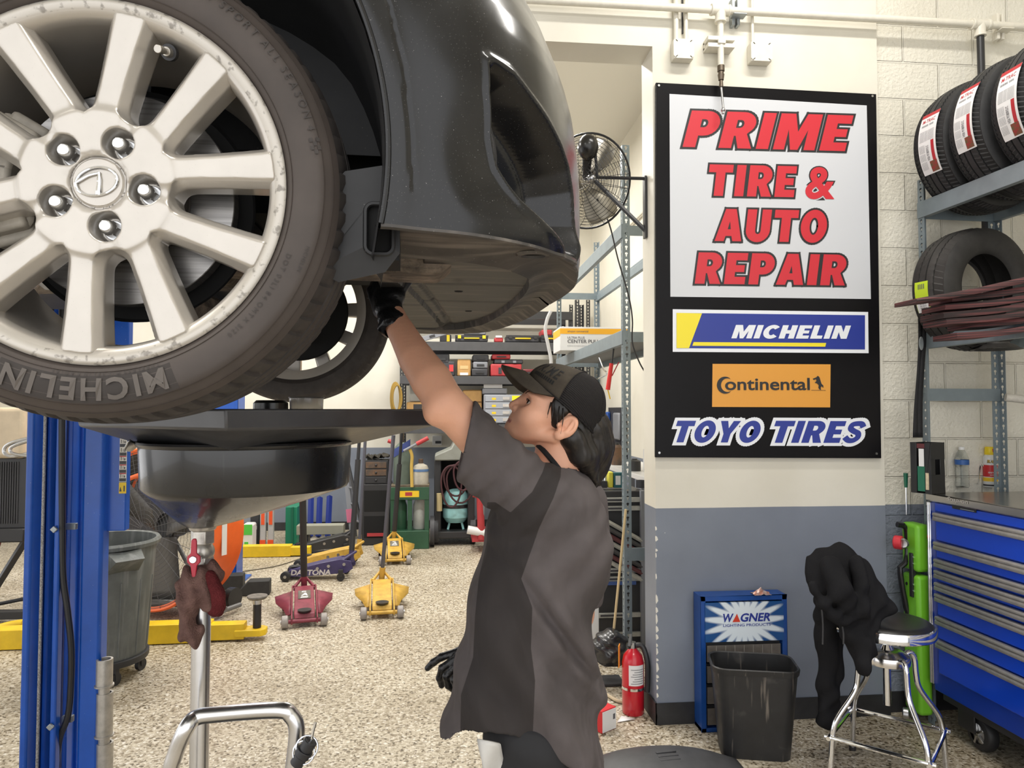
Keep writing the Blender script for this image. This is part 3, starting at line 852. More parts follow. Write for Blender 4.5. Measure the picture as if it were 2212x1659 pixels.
def tyre_mesh(mb, R, Ri, W, groove=4, nseg=96, lat=True, sipe=0.006):
 """tyre about the local Y axis, y from -W/2 to W/2"""
 h = R - Ri
 side = [(Ri, -W * 0.36), (Ri + 0.004, -W * 0.40), (Ri + h * 0.15, -W * 0.455), (Ri + h * 0.4, -W * 0.5), (Ri + h * 0.62, -W * 0.495), (Ri + h * 0.8, -W * 0.46), (Ri + h * 0.9, -W * 0.425)]
 tread = []
 tw = W * 0.80
 edges = [-tw / 2]
 gw = 0.008
 for g in range(groove):
  c = -tw / 2 + tw * (g + 1) / (groove + 1)
  edges += [c - gw / 2, c + gw / 2]
 edges.append(tw / 2)
 crown = lambda y: R - 0.012 * (abs(y) / (tw / 2)) ** 3
 rows = [(r, y, 0) for r, y in side]
 for i, y in enumerate(edges):
  if i > 0 and i < len(edges) - 1:
   dn = (i % 2 == 1)
   if dn: rows += [(crown(y), y, 1), (crown(y) - 0.008, y + 0.0015, 3)]
   else: rows += [(crown(y) - 0.008, y - 0.0015, 3), (crown(y), y, 1)]
  else: rows.append((crown(y) - 0.002, y, 2))
 rows += [(r, -y, 0) for r, y in side[::-1]]
 inner = [(Ri + 0.012, W * 0.34), (Ri + h * 0.4, W * 0.45), (Ri + h * 0.75, W * 0.4), (R - 0.02, W * 0.25), (R - 0.018, -W * 0.25), (Ri + h * 0.75, -W * 0.4), (Ri + h * 0.4, -W * 0.45), (Ri + 0.012, -W * 0.34)]
 rows += [(r, y, 4) for r, y in inner]
 nr = len(rows)
 vs = []
 for k in range(nseg * 2):
  a = 2 * PI * (k // 2) / nseg + (0 if k % 2 == 0 else (0.0032 / R) * 1.6)
  low = lat and k % 2 == 0
  for r, y, t in rows:
   aa = a + (0.35 * y / R * (1 if y > 0 else -1) if t in (1, 2) else 0)
   vs.append((r * math.cos(aa), y, r * math.sin(aa)))
 N = nseg * 2
 fs = [(k * nr + j, ((k + 1) % N) * nr + j, ((k + 1) % N) * nr + (j + 1) % nr, k * nr + (j + 1) % nr) for k in range(N) for j in range(nr)]
 if lat:
  for k in range(0, N, 2):
   for kk in (k,):
    for j, (r, y, t) in enumerate(rows):
     if t in (1, 2) and abs(y) > tw * 0.22:
      a = math.atan2(vs[kk * nr + j][2], vs[kk * nr + j][0])
      rr = r - sipe
      vs[kk * nr + j] = (rr * math.cos(a), y, rr * math.sin(a))
 return mb.add(vs, fs)
m_tyre = mat('new tyre rubber', (0.018, 0.018, 0.019), 0.55, var=0.25, vscale=30)
m_tyre2 = mat('dusty tyre rubber', (0.030, 0.028, 0.026), 0.65, var=0.3, vscale=16)
m_paper = mat('white paper label', srgb(228, 228, 228), 0.5)
m_red = mat('print red', srgb(176, 34, 44), 0.45)
m_txt = mat('print grey', srgb(96, 96, 100), 0.6)
m_lime = mat('lime label', srgb(196, 222, 46), 0.5)
RK = at(2006, 1560, Z=0)
rack = thing('tire_rack', 'grey slotted steel tire rack standing over the blue tool chest', 'rack', (RK.x, RK.y, 0), math.radians(3.0))
RW, RL = 0.44, 2.3
ztop = at(2006, 474, X=RK.x).z
zlow = at(2006, 755, Y=RK.y).z
for (x, y, sx, sy) in ((0, 0, 1, -1), (RW, 0, -1, -1), (0, -RL, 1, 1), (RW, -RL, -1, 1)):
 post(rack, x, y, 0.002, ztop + 0.22, sx, sy, m_gal2)
ztop = at(2008, 474, Y=RK.y).z
for z, h in ((ztop, 0.082), (zlow, 0.082)):
 beam(rack, (0.008, 0, z), (0.008, -RL, z), h, m_gal2)
 beam(rack, (RW - 0.008, -RL, z), (RW - 0.008, 0, z), h, m_gal2)
zt = at(2080, 866, Y=RK.y).z
for z in (zt, 0.3):
 MB().bb((0.004, -0.012, z), (RW - 0.004, -0.006, z + 0.062)).build('tie', m_gal2, rack)
MB().bb((0.004, -0.012, ztop), (RW - 0.004, -0.006, ztop + 0.05)).build('tie', m_gal2, rack)
def label_strip(name, R, y0, y1, a0, a1, m, parent, lift=0.0015, n=14):
 b = MB(); P = []
 for k in range(n + 1):
  a = a0 + (a1 - a0) * k / n
  P.append([((R + lift) * math.cos(a), y0, (R + lift) * math.sin(a)), ((R + lift) * math.cos(a), y1, (R + lift) * math.sin(a))])
 return b.grid(P).build(name, m, parent)
def wrap_text(mb, body, R, y0, y1, a0, a1, lift, upright=True):
 """words wrapped on the tread; upright: lines run across the tread"""
 V, F = text_mesh(body, 0, 0.01, 2)
 x0, x1 = min(p[0] for p in V), max(p[0] for p in V); z0, z1 = min(p[1] for p in V), max(p[1] for p in V)
 pts = []
 for p in V:
  u, v = (p[0] - x0) / (x1 - x0), (p[1] - z0) / (z1 - z0 + 1e-9)
  if upright: y, a = y1 + (y0 - y1) * u, a0 + (a1 - a0) * v
  else: y, a = y1 + (y0 - y1) * v, a1 + (a0 - a1) * u
  pts.append(((R + lift) * math.cos(a), y, (R + lift) * math.sin(a)))
 return mb.add(pts, F)
R1 = 0.325
tw0 = thing('tire', None, 'tire', (0, 0, 0))
b = MB(); tyre_mesh(b, R1, 0.19, 0.215); b.build('tread_and_sidewalls', m_tyre, tw0, ang=30)
A0, A1 = PI + 0.42, PI - 0.52
Ls = label_strip('paper_label', R1, -0.062, 0.045, A0, A1, m_paper, tw0)
label(Ls, 'white paper label on the tread')
label_strip('red_band', R1, -0.062, 0.045, A1, A1 + 0.06, m_red, Ls, 0.0022)
label_strip('red_stripe', R1, -0.05, -0.032, A0 - 0.1, A1 + 0.46, m_red, Ls, 0.0022)
label_strip('car_picture', R1, -0.052, -0.01, A0 - 0.02, A0 - 0.18, mat('label picture', srgb(150, 40, 40), 0.5, col2=srgb(60, 90, 50), vscale=40, cover=0.5), Ls, 0.0022)
g = MB(); wrap_text(g, 'M-TRAC', R1, -0.045, 0.03, A1 + 0.16, A1 + 0.1, 0.0024); g.build('red_lettering', m_red, Ls, smooth=False)
g = MB()
wrap_text(g, 'llllllll lllll', R1, -0.04, 0.03, A1 + 0.22, A1 + 0.19, 0.0024)
for k in range(9):
 wrap_text(g, 'llllllllllllll lllllllll lllllllllllllllllll', R1, -0.05, 0.035, A1 + 0.3 + 0.018 * k, A1 + 0.292 + 0.018 * k, 0.0024)
wrap_text(g, '215/60R16 95H', R1, -0.018, -0.002, A0 - 0.2, A1 + 0.52, 0.0024, False)
for k in range(7): wrap_text(g, 'lllllllll llllllll lllllllll', R1, 0.006 + 0.005 * k, 0.008 + 0.005 * k, A0 - 0.08, A1 + 0.5, 0.0024, False)
g.build('small_print', m_txt, Ls, smooth=False)
m_rz = Matrix.Rotation(math.radians(3.0), 4, 'Z')
def rack_pt(x, y, z): return Vector((RK.x, RK.y, 0)) + (m_rz @ Vector((x, y, z)))
zc = ztop + 0.082 + math.sqrt(R1 ** 2 - (RW / 2) ** 2) - 0.004
tl = ['black tire on the top shelf at the far end, nearest the block wall', 'middle black tire of three on the top shelf', 'black tire on the top shelf nearest the camera']
for i in range(3):
 p = rack_pt(RW / 2, -0.17 - 0.25 * i, zc)
 o = tw0 if i == 0 else dup(tw0)
 o.location = p; o.rotation_euler = (0, math.radians((-3, 2, -4)[i]), math.radians(3.0 + (4, 0, -2)[i]))
 o['label'] = tl[i]; o['group'] = 'new tires on the top shelf'
R2 = 0.30
t2 = thing('tire', 'used dusty tire standing on the lower shelf with a lime label on its tread', 'tire')
b = MB(); tyre_mesh(b, R2, 0.165, 0.21, groove=3, nseg=60, sipe=0.004); b.build('tread_and_sidewalls', m_tyre2, t2, ang=30)
L2 = label_strip('paper_label', R2, -0.015, 0.06, PI + 0.40, PI - 0.1, m_lime, t2)
label(L2, 'lime and white label')
label_strip('white_half', R2, -0.01, 0.058, PI + 0.40, PI + 0.16, m_paper, L2, 0.0022)
g = MB()
for k in range(4): wrap_text(g, 'llllll llllll lll', R2, 0.005, 0.04, PI + 0.33 - k * 0.03, PI + 0.315 - k * 0.03, 0.003)
wrap_text(g, 'llll', R2, 0.005, 0.04, PI + 0.02, PI - 0.06, 0.003)
g.build('small_print', m_txt, L2, smooth=False)
t2.location = at(2101, 600, Y=3.30); t2.rotation_euler = (0, 0, math.radians(12))
t2.location.z = zlow + 0.082 + math.sqrt(R2 ** 2 - (RW / 2) ** 2) - 0.004
m_strip = streaks(mat('worn rubber with red edge', (0.03, 0.018, 0.017), 0.75, var=0.4, vscale=10), (3, 3, 160), 0.45, 0.62, (0.19, 0.055, 0.055), 0.75)
strips = [(1955, 655, 2212, 605), (2030, 651, 2230, 622), (2015, 668, 2230, 642), (2012, 686, 2230, 658), (2018, 699, 2230, 676), (2072, 706, 2230, 688), (2040, 729, 2230, 708)]
sl = ['top rubber strip of the pile, its tip poking far out past the post', 'second rubber strip from the top of the pile', 'third rubber strip from the top of the pile', 'middle rubber strip of the pile', 'fifth rubber strip from the top of the pile', 'sixth rubber strip from the top, with a brighter red stretch', 'bottom rubber strip of the pile, lying on the shelf beam']
for i, (x0, y0, x1, y1) in enumerate(strips):
 a, c = at(x0, y0, Y=2.98), at(x1, y1, Y=2.78)
 mid = (a + c) / 2 + Vector((0, 0, -0.008))
 c2 = c + (c - a).normalized() * 0.25
 path = smooth_path([a, mid, c, c2], 6)
 b = MB(); P = []
 for q, p in enumerate(path):
  w, h = 0.075, 0.0125
  if i == 0 and q < 5: h *= 0.75 + 0.05 * q
  P.append([p + Vector((0, -w, -h)), p + Vector((0, -w - 0.006, 0)), p + Vector((0, -w, h)), p + Vector((0, w, h)), p + Vector((0, w, -h)), p + Vector((0, -w, -h))])
 b.grid(P)
 b.add(P[0][:5], [(0, 1, 2, 3, 4)]); b.add(P[-1][:5], [(4, 3, 2, 1, 0)])
 s = b.build('rubber_strip', m_strip, ang=50)
 tag(s, sl[i], 'rubber strip', 'rubber strips piled on the lower shelf')
p = at(2153, 750, Y=3.2)
dc = thing('metal_cap', 'dull metal dish hanging upside down under the lower shelf', 'metal dish', p)
MB().lathe([(0.0, 0.022), (0.052, 0.022), (0.056, 0.018), (0.056, 0.014), (0.07, 0.012), (0.096, -0.008), (0.108, -0.01), (0.107, -0.012), (0.09, -0.008), (0.06, 0.006), (0, 0.006)], n=40).build('dish', mat('worn dull steel', (0.10, 0.095, 0.09), 0.5, 0.7, var=0.3, vscale=20), dc)
MB().cyl((0, 0, 0.02), (0, 0, 0.035), 0.012).build('stud', m_iron, dc)
p0, p1 = at(2172, 858, Y=3.38), at(2235, 866, Y=3.33)
b = MB().cyl(p0, p1, 0.02, n=20); tag(b.build('paper_roll', mat('scuffed white card', srgb(208, 203, 192), 0.6, var=0.12, vscale=30)), 'white scuffed tube resting behind the rear rack post', 'tube')
st = thing('strap', 'black strap with a silver clip hanging down the front rack post', 'strap')
b = MB()
for dx, ph in ((0, 0), (0.022, 0.9)):
 P = []
 for k in range(24):
  t = k / 23; p = at(1987 + dx * 420 - 6 * t + 3 * math.sin(5 * t + ph), 645 + 300 * t, Y=RK.y - 0.05)
  P.append([p + Vector((-0.013, -0.004 * math.sin(4 * t + ph), 0)), p + Vector((0.013, 0.004, 0))])
 b.grid(P)
b.build('webbing', mat('black webbing', (0.012, 0.012, 0.014), 0.8, bump=0.3, bscale=300), st, solid=0.003)
p = at(1989, 742, Y=RK.y - 0.062)
b = MB()
pl_ = [(p.x + 0.011 * math.cos(a), p.z + 0.034 * math.sin(a)) for a in np.linspace(0, 2 * PI, 20, endpoint=False)]
b.prism([(x - p.x, z - p.z) for x, z in pl_], p, (1, 0, 0), (0, 0, 1), 0.006)
b.build('clip', m_galv, st, bevel=0.001)
hb = thing('box_holder', 'black tray box with green and white cards hanging on the rack post above the chest', 'box', at(1983, 1062, Y=RK.y - 0.06), math.radians(24))
w, h, dd = 0.115, 0.245, 0.10
b = MB()
b.bb((-w / 2, -dd, 0), (w / 2, -dd + 0.003, 0.09)).bb((-w / 2, -dd, 0.165), (w / 2, -dd + 0.003, h)).bb((-w / 2, -dd, 0.09), (-0.02, -dd + 0.003, 0.165)).bb((0.02, -dd, 0.09), (w / 2, -dd + 0.003, 0.165))
b.bb((w / 2 - 0.003, -dd, 0), (w / 2, 0, h)).bb((-w / 2, -0.003, 0), (w / 2, 0, h)).bb((-w / 2, -dd, 0), (w / 2, 0, 0.003)).bb((-w / 2, -dd, 0), (-w / 2 + 0.003, -dd + 0.03, h)).bb((-w / 2, -0.03, 0), (-w / 2 + 0.003, 0, h))
b.build('shell', mat('black plastic box', (0.012, 0.012, 0.013), 0.4), hb, bevel=0.002)
MB().bb((-w / 2 + 0.004, -dd + 0.032, 0.01), (-w / 2 + 0.007, -0.032, 0.13)).build('green_card', mat('green card', srgb(30, 105, 80), 0.5), hb)
MB().bb((-w / 2 + 0.003, -dd + 0.035, 0.13), (-w / 2 + 0.006, -0.04, 0.215)).build('white_card', m_paper, hb)
MB().bb((-w / 2 + 0.002, -dd + 0.03, 0.218), (-w / 2 + 0.005, -0.032, 0.24)).build('maroon_card', mat('maroon card', srgb(92, 40, 44), 0.5), hb)
b = MB(); b.bb((-w / 2 - 0.002, -0.09, 0.02), (-w / 2 + 0.001, -0.075, 0.1)).build('torn_edge', mat('torn cardboard', srgb(205, 190, 160), 0.8, var=0.2, vscale=50), hb)
p0, p1 = at(1957, 1052, Y=RK.y + 0.03), at(1958, 1112, Y=RK.y + 0.03)
b = MB().cyl(p0, p1, 0.004, 0.0028, n=10)
sd = thing('screwdriver', 'thin steel screwdriver hanging point down under the black tray box', 'screwdriver')
b.build('shaft', m_chrome, sd)
MB().cyl(p0 + Vector((0, 0, 0.07)), p0 - Vector((0, 0, 0.002)), 0.011, 0.008, n=12).build('handle', mat('green plastic grip', srgb(30, 105, 80), 0.35), sd)
cr = thing('creeper', 'green padded mechanic creeper standing on end between pier and tool chest', 'creeper')
m_green = mat('green vinyl', srgb(118, 192, 48), 0.38)
gx = at(1992, 1300, Y=3.40)
for z0, z1 in ((at(1992, 1545, Y=3.40).z, at(1992, 1242, Y=3.4).z), (at(1992, 1236, Y=3.40).z, at(1992, 1132, Y=3.4).z)):
 MB().bb((gx.x - 0.038, 3.375, z0 + 0.002), (gx.x + 0.035, 3.50, z1)).build('pad', m_green, cr, bevel=0.018, seg=3)
def cpt(x, y, Y=3.46): return at(x, y, Y=Y)
b = MB()
b.tube([cpt(1938, 1133), cpt(1951, 1135), cpt(1958, 1142), cpt(1960, 1160), cpt(1961, 1195), cpt(1957, 1215), cpt(1944, 1226), cpt(1945, 1240), cpt(1950, 1275), cpt(1957, 1310), cpt(1967, 1340), cpt(1973, 1400), cpt(1974, 1480), cpt(1975, 1552)], 0.014, n=10)
b.tube([cpt(1958, 1260), cpt(1970, 1262), cpt(1975, 1270)], 0.008, n=8)
b.build('frame', mat('gloss black frame', (0.012, 0.012, 0.013), 0.22), cr)
b = MB(); p0, p1 = cpt(1968, 1195, 3.41), cpt(1979, 1290, 3.41); b.bb((p0.x, 3.405, p1.z), (p1.x, 3.43, p0.z)); b.build('bracket', m_iron, cr, bevel=0.003)
b = MB()
for y in (1203, 1217, 1262, 1276): p = cpt(1973, y, 3.404); b.cyl(p, p + Vector((0, -0.006, 0)), 0.005, n=10)
b.build('bolt', m_chrome, cr)
p = cpt(1949, 1172, 3.44)
cw = MB().cyl(p + Vector((-0.03, 0.02, 0)), p + Vector((-0.005, -0.01, 0)), 0.034, n=24).build('caster', mat('red caster tread', srgb(205, 50, 62), 0.4), cr, bevel=0.006)
MB().lathe([(0.0, 0), (0.02, 0.002), (0.026, 0.01), (0.02, 0.02)], o=p + Vector((-0.004, -0.02, 0)), axis=(-0.7, -0.6, 0), n=20).build('hub', m_steel, cw)
p = cpt(1958, 1540, 3.42)
cw2 = MB().cyl(p + Vector((-0.02, 0.0, 0)), p + Vector((0.005, -0.02, 0)), 0.03, n=24).build('caster', m_steel, cr, bevel=0.006)
TX, TY0, TY1 = 2.36, 1.35, 3.335
dT = lambda py: at(2030, py, X=TX)   # along the front
c0 = at(2002, 1064, Y=TY1)
TX = c0.x
chest = thing('tool_chest', 'blue wheeled tool chest with full width metal drawer pulls below the tire rack', 'tool chest', (TX, TY1, 0))
m_blue = mat('chest blue', srgb(10, 66, 196), 0.22, coat=0.4)
m_blued = mat('chest frame blue', srgb(14, 54, 152), 0.3)
m_alu = mat('anodised trim', (0.60, 0.57, 0.54), 0.42, 0.6, var=0.12, vscale=25)
m_top = mat('steel worktop', (0.44, 0.42, 0.40), 0.24, 1.0, var=0.08, vscale=6)
TD, TL = 0.62, TY1 - TY0
def zf(py, px=2028): return at(px, py, X=TX + 0.02).z if False else at(px, py, Y=TY1 - 0.03).z
zt1 = c0.z; zt0 = zf(1083, 2005)
MB().bb((-0.006, -TL, zt0), (TD, 0.004, zt1)).build('worktop', m_top, chest, bevel=0.006)
zb0 = zf(1492)
MB().bb((0.012, -TL + 0.02, zb0), (TD - 0.02, -0.01, zt0)).build('carcass', m_blued, chest, bevel=0.003)
b = MB()
for x0, y0 in ((-0.002, -0.022), ): b.bb((x0, y0, zb0 + 0.03), (0.02, 0.0, zt0 - 0.004))
b.bb((-0.006, -0.012, zb0 + 0.03), (0.0, -0.002, zt0 - 0.004))
b.build('corner_trim', m_chrome, chest, bevel=0.004)
lines = [1122, 1184, 1221, 1246, 1270, 1294, 1346, 1397, 1450]
tops = [1105, 1167, 1204, 1228, 1254, 1278, 1327, 1377]
MB().bb((0.004, -TL + 0.03, zf(1102)), (0.014, -0.05, zt0 - 0.004)).build('fascia', m_blue, chest, bevel=0.002)
for i in range(8):
 za, zb_ = zf(tops[i]), zf(tops[i + 1] - 3 if i < 7 else 1449)
 d = MB().bb((0.0, -TL + 0.035, zb_), (0.014, -0.058, za - 0.012)).build('drawer', m_blue, chest, bevel=0.004)
 zs = za - zf(tops[i] + 16)
 g = MB()
 prof = [(0.004, za), (-0.012, za - 0.002), (-0.014, za - zs * 0.35), (-0.006, za - zs * 0.45), (-0.012, za - zs * 0.55), (-0.013, za - zs), (-0.002, za - zs * 1.12)]
 g.grid([[(x, -0.055, z), (x, -TL + 0.035, z)] for x, z in prof])
 g.build('pull', m_alu, d, ang=30, solid=0.002)
p0, p1 = at(2056, 1086, X=TX), at(2108, 1108, X=TX)
b = MB(); zc_ = (p0.z + p1.z) / 2 + 0.004
ya, yb = p0.y - TY1, p1.y - TY1
npl = MB().bb((0.0, yb, zc_ - 0.017), (0.004, ya, zc_ + 0.017)).build('name_plate', mat('black name plate', (0.01, 0.01, 0.011), 0.3), chest, bevel=0.002)
MB().bb((-0.0008, yb + 0.01, zc_ - 0.013), (0.0005, ya - 0.055, zc_ - 0.010)).bb((-0.0008, yb + 0.01, zc_ + 0.010), (0.0005, ya - 0.055, zc_ + 0.013)).bb((-0.0008, yb + 0.06, zc_ - 0.003), (0.0005, ya - 0.09, zc_ + 0.003)).build('plate_print', m_chrome, npl)
g = MB(); a = at(2046, 1077, X=TX - 0.006); c = at(2092, 1085, X=TX - 0.006)
letters(g, 'Snap-on', (-0.0075, a.y - TY1, a.z - 0.014), (0, -1, 0), (0, 0, 1), a.y - c.y, 0.024, 0.2, 0.02)
g.build('stamped_lettering', m_alu, chest, smooth=False)
MB().bb((0.02, -TL + 0.1, zb0 - 0.03), (TD - 0.05, -0.06, zb0)).build('base_frame', m_iron, chest)
for x, y in ((0.1, -0.16), (0.5, -0.16), (0.1, -TL + 0.2), (0.5, -TL + 0.2)):
 b = MB(); zr = 0.078
 b.lathe([(0.045, -0.03), (0.07, -0.026), (zr, -0.012), (zr, 0.012), (0.07, 0.026), (0.045, 0.03)], o=(x, y - 0.05, zr + 0.001), axis=(1, 0, 0), n=32)
 w_ = b.build('caster', mat('caster rubber', (0.02, 0.02, 0.022), 0.5) if (x, y) == (0.1, -0.16) else bpy.data.materials['caster rubber'], chest, bevel=0.004)
 hb_ = MB().cyl((x - 0.022, y - 0.05, zr), (x + 0.022, y - 0.05, zr), 0.05, n=28)
 for k in range(5):
  a = 2 * PI * k / 5
  hb_.box((x - 0.028, y - 0.05 + 0.026 * math.cos(a), zr + 0.026 * math.sin(a)), (0.012, 0.044, 0.011), rx=a)
 hb_.cyl((x - 0.034, y - 0.05, zr), (x, y - 0.05, zr), 0.012, n=16)
 hb_.build('wheel_hub', m_steel, w_, bevel=0.002)
 MB().bb((x - 0.05, y - 0.06, zr + 0.0), (x - 0.04, y + 0.045, zb0 - 0.02)).bb((x + 0.038, y - 0.06, zr), (x + 0.048, y + 0.045, zb0 - 0.02)).bb((x - 0.05, y - 0.08, zb0 - 0.045), (x + 0.05, y + 0.06, zb0 - 0.03)).build('fork', m_iron, w_, bevel=0.003)
m_clear = mat('clear plastic', (0.95, 0.97, 0.97), 0.04, trans=1.0)
m_clear.node_tree.nodes['Principled BSDF'].inputs['IOR'].default_value = 1.2
p = at(2079, 1053, Z=zt1); p.z = zt1 + 0.001
bt = thing('water_bottle', 'clear plastic water bottle with a blue label on the tool chest', 'bottle', p)
prof = [(0.0, 0.006), (0.02, 0.002), (0.028, 0.0), (0.032, 0.006)]
for k in range(7): prof += [(0.0325, 0.014 + 0.014 * k), (0.0305, 0.021 + 0.014 * k)]
prof += [(0.031, 0.112), (0.0325, 0.116), (0.0325, 0.145), (0.031, 0.152), (0.024, 0.175), (0.0135, 0.192), (0.0125, 0.196)]
MB().lathe(prof, n=36).build('bottle_body', m_clear, bt, solid=0.0008)
MB().lathe([(0.0, 0.21), (0.0135, 0.21), (0.0145, 0.207), (0.0145, 0.195), (0.0, 0.195)], n=24).build('cap', m_white, bt)
MB().lathe([(0.0331, 0.118), (0.0331, 0.144)], n=36).build('paper_label', mat('blue bottle label', srgb(46, 92, 160), 0.4), bt)
MB().lathe([(0.0334, 0.119), (0.0334, 0.143)], n=10, a0=2.2, a1=3.3).build('white_panel', m_white, bt)
p = at(2140, 1052, Z=zt1); p.z = zt1 + 0.001
cn = thing('spray_can', 'white and red spray can with a yellow cap on the tool chest', 'spray can', p, math.radians(20))
cz = 0.0325
MB().lathe([(0, 0), (cz - 0.002, 0), (cz, 0.004), (cz, 0.152), (cz - 0.004, 0.162), (cz - 0.012, 0.17), (0, 0.17)], n=36).build('can', m_white, cn)
def band(name, z0, z1, m, a0=0, a1=2 * PI): MB().lathe([(cz + 0.0006, z0), (cz + 0.0006, z1)], n=30, a0=a0, a1=a1).build(name, m, cn)
band('black_band', 0.006, 0.014, m_iron); band('yellow_band', 0.03, 0.05, mat('can yellow', srgb(238, 196, 40), 0.35)); band('red_band', 0.054, 0.115, mat('can red', srgb(196, 40, 44), 0.35))
bl = MB().lathe([(0.0, 0.168), (0.024, 0.168), (0.0255, 0.172), (0.023, 0.205), (0.0205, 0.209), (0, 0.209)], n=28).build('cap', mat('yellow plastic', srgb(244, 214, 36), 0.35), cn)
MB().bb((-0.012, -0.0245, 0.182), (0.004, -0.02, 0.2)).build('red_trigger', m_sred, bl)
def can_text(body, z0, z1, a_mid, a_w, m, name, shear=0.0):
 V, F = text_mesh(body, shear, 0.02, 3); x0, x1 = min(p[0] for p in V), max(p[0] for p in V); y0, y1 = min(p[1] for p in V), max(p[1] for p in V)
 g = MB(); pts = []
 for p in V:
  a = a_mid + a_w * ((p[0] - x0) / (x1 - x0) - 0.5); z = z0 + (z1 - z0) * (p[1] - y0) / (y1 - y0)
  pts.append(((cz + 0.0014) * math.cos(a), (cz + 0.0014) * math.sin(a), z))
 g.add(pts, F); g.build(name, m, cn, smooth=False, weld=False)
AM = -PI / 2 - 0.55
can_text('BLASTER', 0.127, 0.143, AM, 1.7, bpy.data.materials['can yellow'], 'yellow_lettering', 0.2)
can_text('BLASTER', 0.1255, 0.1415, AM - 0.04, 1.7, m_iron, 'shadow_lettering', 0.2)
can_text('PB', 0.092, 0.106, AM + 0.45, 0.5, m_white, 'white_letters'); can_text('PENETRATING', 0.072, 0.080, AM, 1.5, m_white, 'white_lettering'); can_text('CATALYST', 0.060, 0.067, AM, 1.0, m_white, 'white_words')
p0, p1 = at(2112, 1050, Z=zt1), at(2118, 1005, Y=3.25)
hk = MB(); pth = [p0 + Vector((0, 0, 0.004)), (p0 + p1) / 2, p1, p1 + Vector((0.008, 0, 0.004)), p1 + Vector((0.013, 0.0, -0.004))]
hk.tube(pth, 0.0035, n=6)
tag(hk.build('hex_key', m_chrome), 'small bent hex key leaning on the spray can', 'hex key')
p = at(2222, 1045, Z=zt1); p.z = zt1 + 0.001
fc = thing('food_container', 'clear food container with a red lid at the edge of the tool chest', 'food container', p)
def rr(w, d, r, n=5):
 out = []
 for cx, cy, a0 in ((w - r, d - r, 0), (-w + r, d - r, PI / 2), (-w + r, -d + r, PI), (w - r, -d + r, 1.5 * PI)):
  out += [(cx + r * math.cos(a0 + PI / 2 * k / n), cy + r * math.sin(a0 + PI / 2 * k / n)) for k in range(n + 1)]
 return out
def rr_loft(mb, secs, caps=(True, True)):
 """secs: list of (w, d, r, z)"""
 R_ = [[(x, y, s[3]) for x, y in rr(s[0], s[1], s[2])] for s in secs]; n = len(R_[0])
 vs = [p for r in R_ for p in r]
 fs = [(j * n + k, j * n + (k + 1) % n, (j + 1) * n + (k + 1) % n, (j + 1) * n + k) for j in range(len(R_) - 1) for k in range(n)]
 if caps[0]: fs.append(tuple(range(n - 1, -1, -1)))
 if caps[1]: fs.append(tuple(range((len(R_) - 1) * n, len(R_) * n)))
 return mb.add(vs, fs)
rr_loft(MB(), [(0.055, 0.07, 0.02, 0), (0.075, 0.09, 0.025, 0.05)], (True, False)).build('tub', mat('clouded plastic', srgb(226, 190, 160), 0.25, trans=0.35), fc, solid=0.001)
rr_loft(MB(), [(0.079, 0.094, 0.026, 0.049), (0.08, 0.095, 0.026, 0.055), (0.072, 0.087, 0.024, 0.06), (0.066, 0.08, 0.022, 0.057)]).build('lid', mat('red lid', srgb(176, 36, 60), 0.3), fc)
wp = at(1516, 1583, Z=0)
WW, WH, WD = 0.435, 0.648, YC - wp.y - 0.012
wag = thing('display_cabinet', 'blue steel parts cabinet with a starburst header on the floor against the pier', 'cabinet', (wp.x, wp.y, 0))
m_wb = mat('cabinet blue', srgb(22, 72, 146), 0.35, var=0.12, vscale=18)
b = MB(); t_ = 0.025
b.bb((0, 0, 0), (t_, WD, WH)).bb((WW - t_, 0, 0), (WW, WD, WH)).bb((0, 0, WH - t_), (WW, WD, WH)).bb((0, WD - 0.01, 0), (WW, WD, WH)).bb((0, 0, 0.0), (WW, WD, 0.02))
b.build('body', m_wb, wag, bevel=0.002)
def burst():
 m = bpy.data.materials.new('starburst print'); m.use_nodes = True
 nt = m.node_tree; bb_ = nt.nodes['Principled BSDF']; bb_.inputs['Roughness'].default_value = 0.4
 tc = nt.nodes.new('ShaderNodeTexCoord'); sp = nt.nodes.new('ShaderNodeSeparateXYZ')
 nt.links.new(tc.outputs['Generated'], sp.inputs[0])
 def M(op, a, b_=None, c_=None):
  n = nt.nodes.new('ShaderNodeMath'); n.operation = op
  for i, x in enumerate((a, b_, c_)):
   if x is None: continue
   if isinstance(x, (int, float)): n.inputs[i].default_value = x
   else: nt.links.new(x, n.inputs[i])
  return n.outputs[0]
 x = M('MULTIPLY_ADD', sp.outputs['X'], 2.2, -1.1); y = M('MULTIPLY_ADD', sp.outputs['Z'], 1.1, -0.55)
 a = M('ARCTAN2', y, x); ry = M('SINE', M('MULTIPLY', a, 19))
 rad = M('SQRT', M('ADD', M('MULTIPLY', x, x), M('MULTIPLY', M('MULTIPLY', y, y), 1.7)))
 e = M('MULTIPLY', M('SUBTRACT', rad, 0.5), 1.7)
 f = M('ADD', M('MULTIPLY', ry, 0.9), M('MULTIPLY_ADD', e, -2.2, 2.0))
 cl = M('MINIMUM', M('MAXIMUM', f, 0.0), 1.0)
 mx = nt.nodes.new('ShaderNodeMix'); mx.data_type = 'RGBA'; nt.links.new(cl, mx.inputs[0])
 mx.inputs[6].default_value = srgb(24, 78, 138) + (1,); mx.inputs[7].default_value = srgb(226, 236, 242) + (1,)
 nt.links.new(mx.outputs[2], bb_.inputs['Base Color'])
 return m
hz0, hz1 = at(1620, 1384, Y=wp.y).z, at(1620, 1300, Y=wp.y).z
hd = MB().bb((0.02, -0.006, hz0), (WW - 0.02, 0.01, hz1)).build('header', burst(), wag)
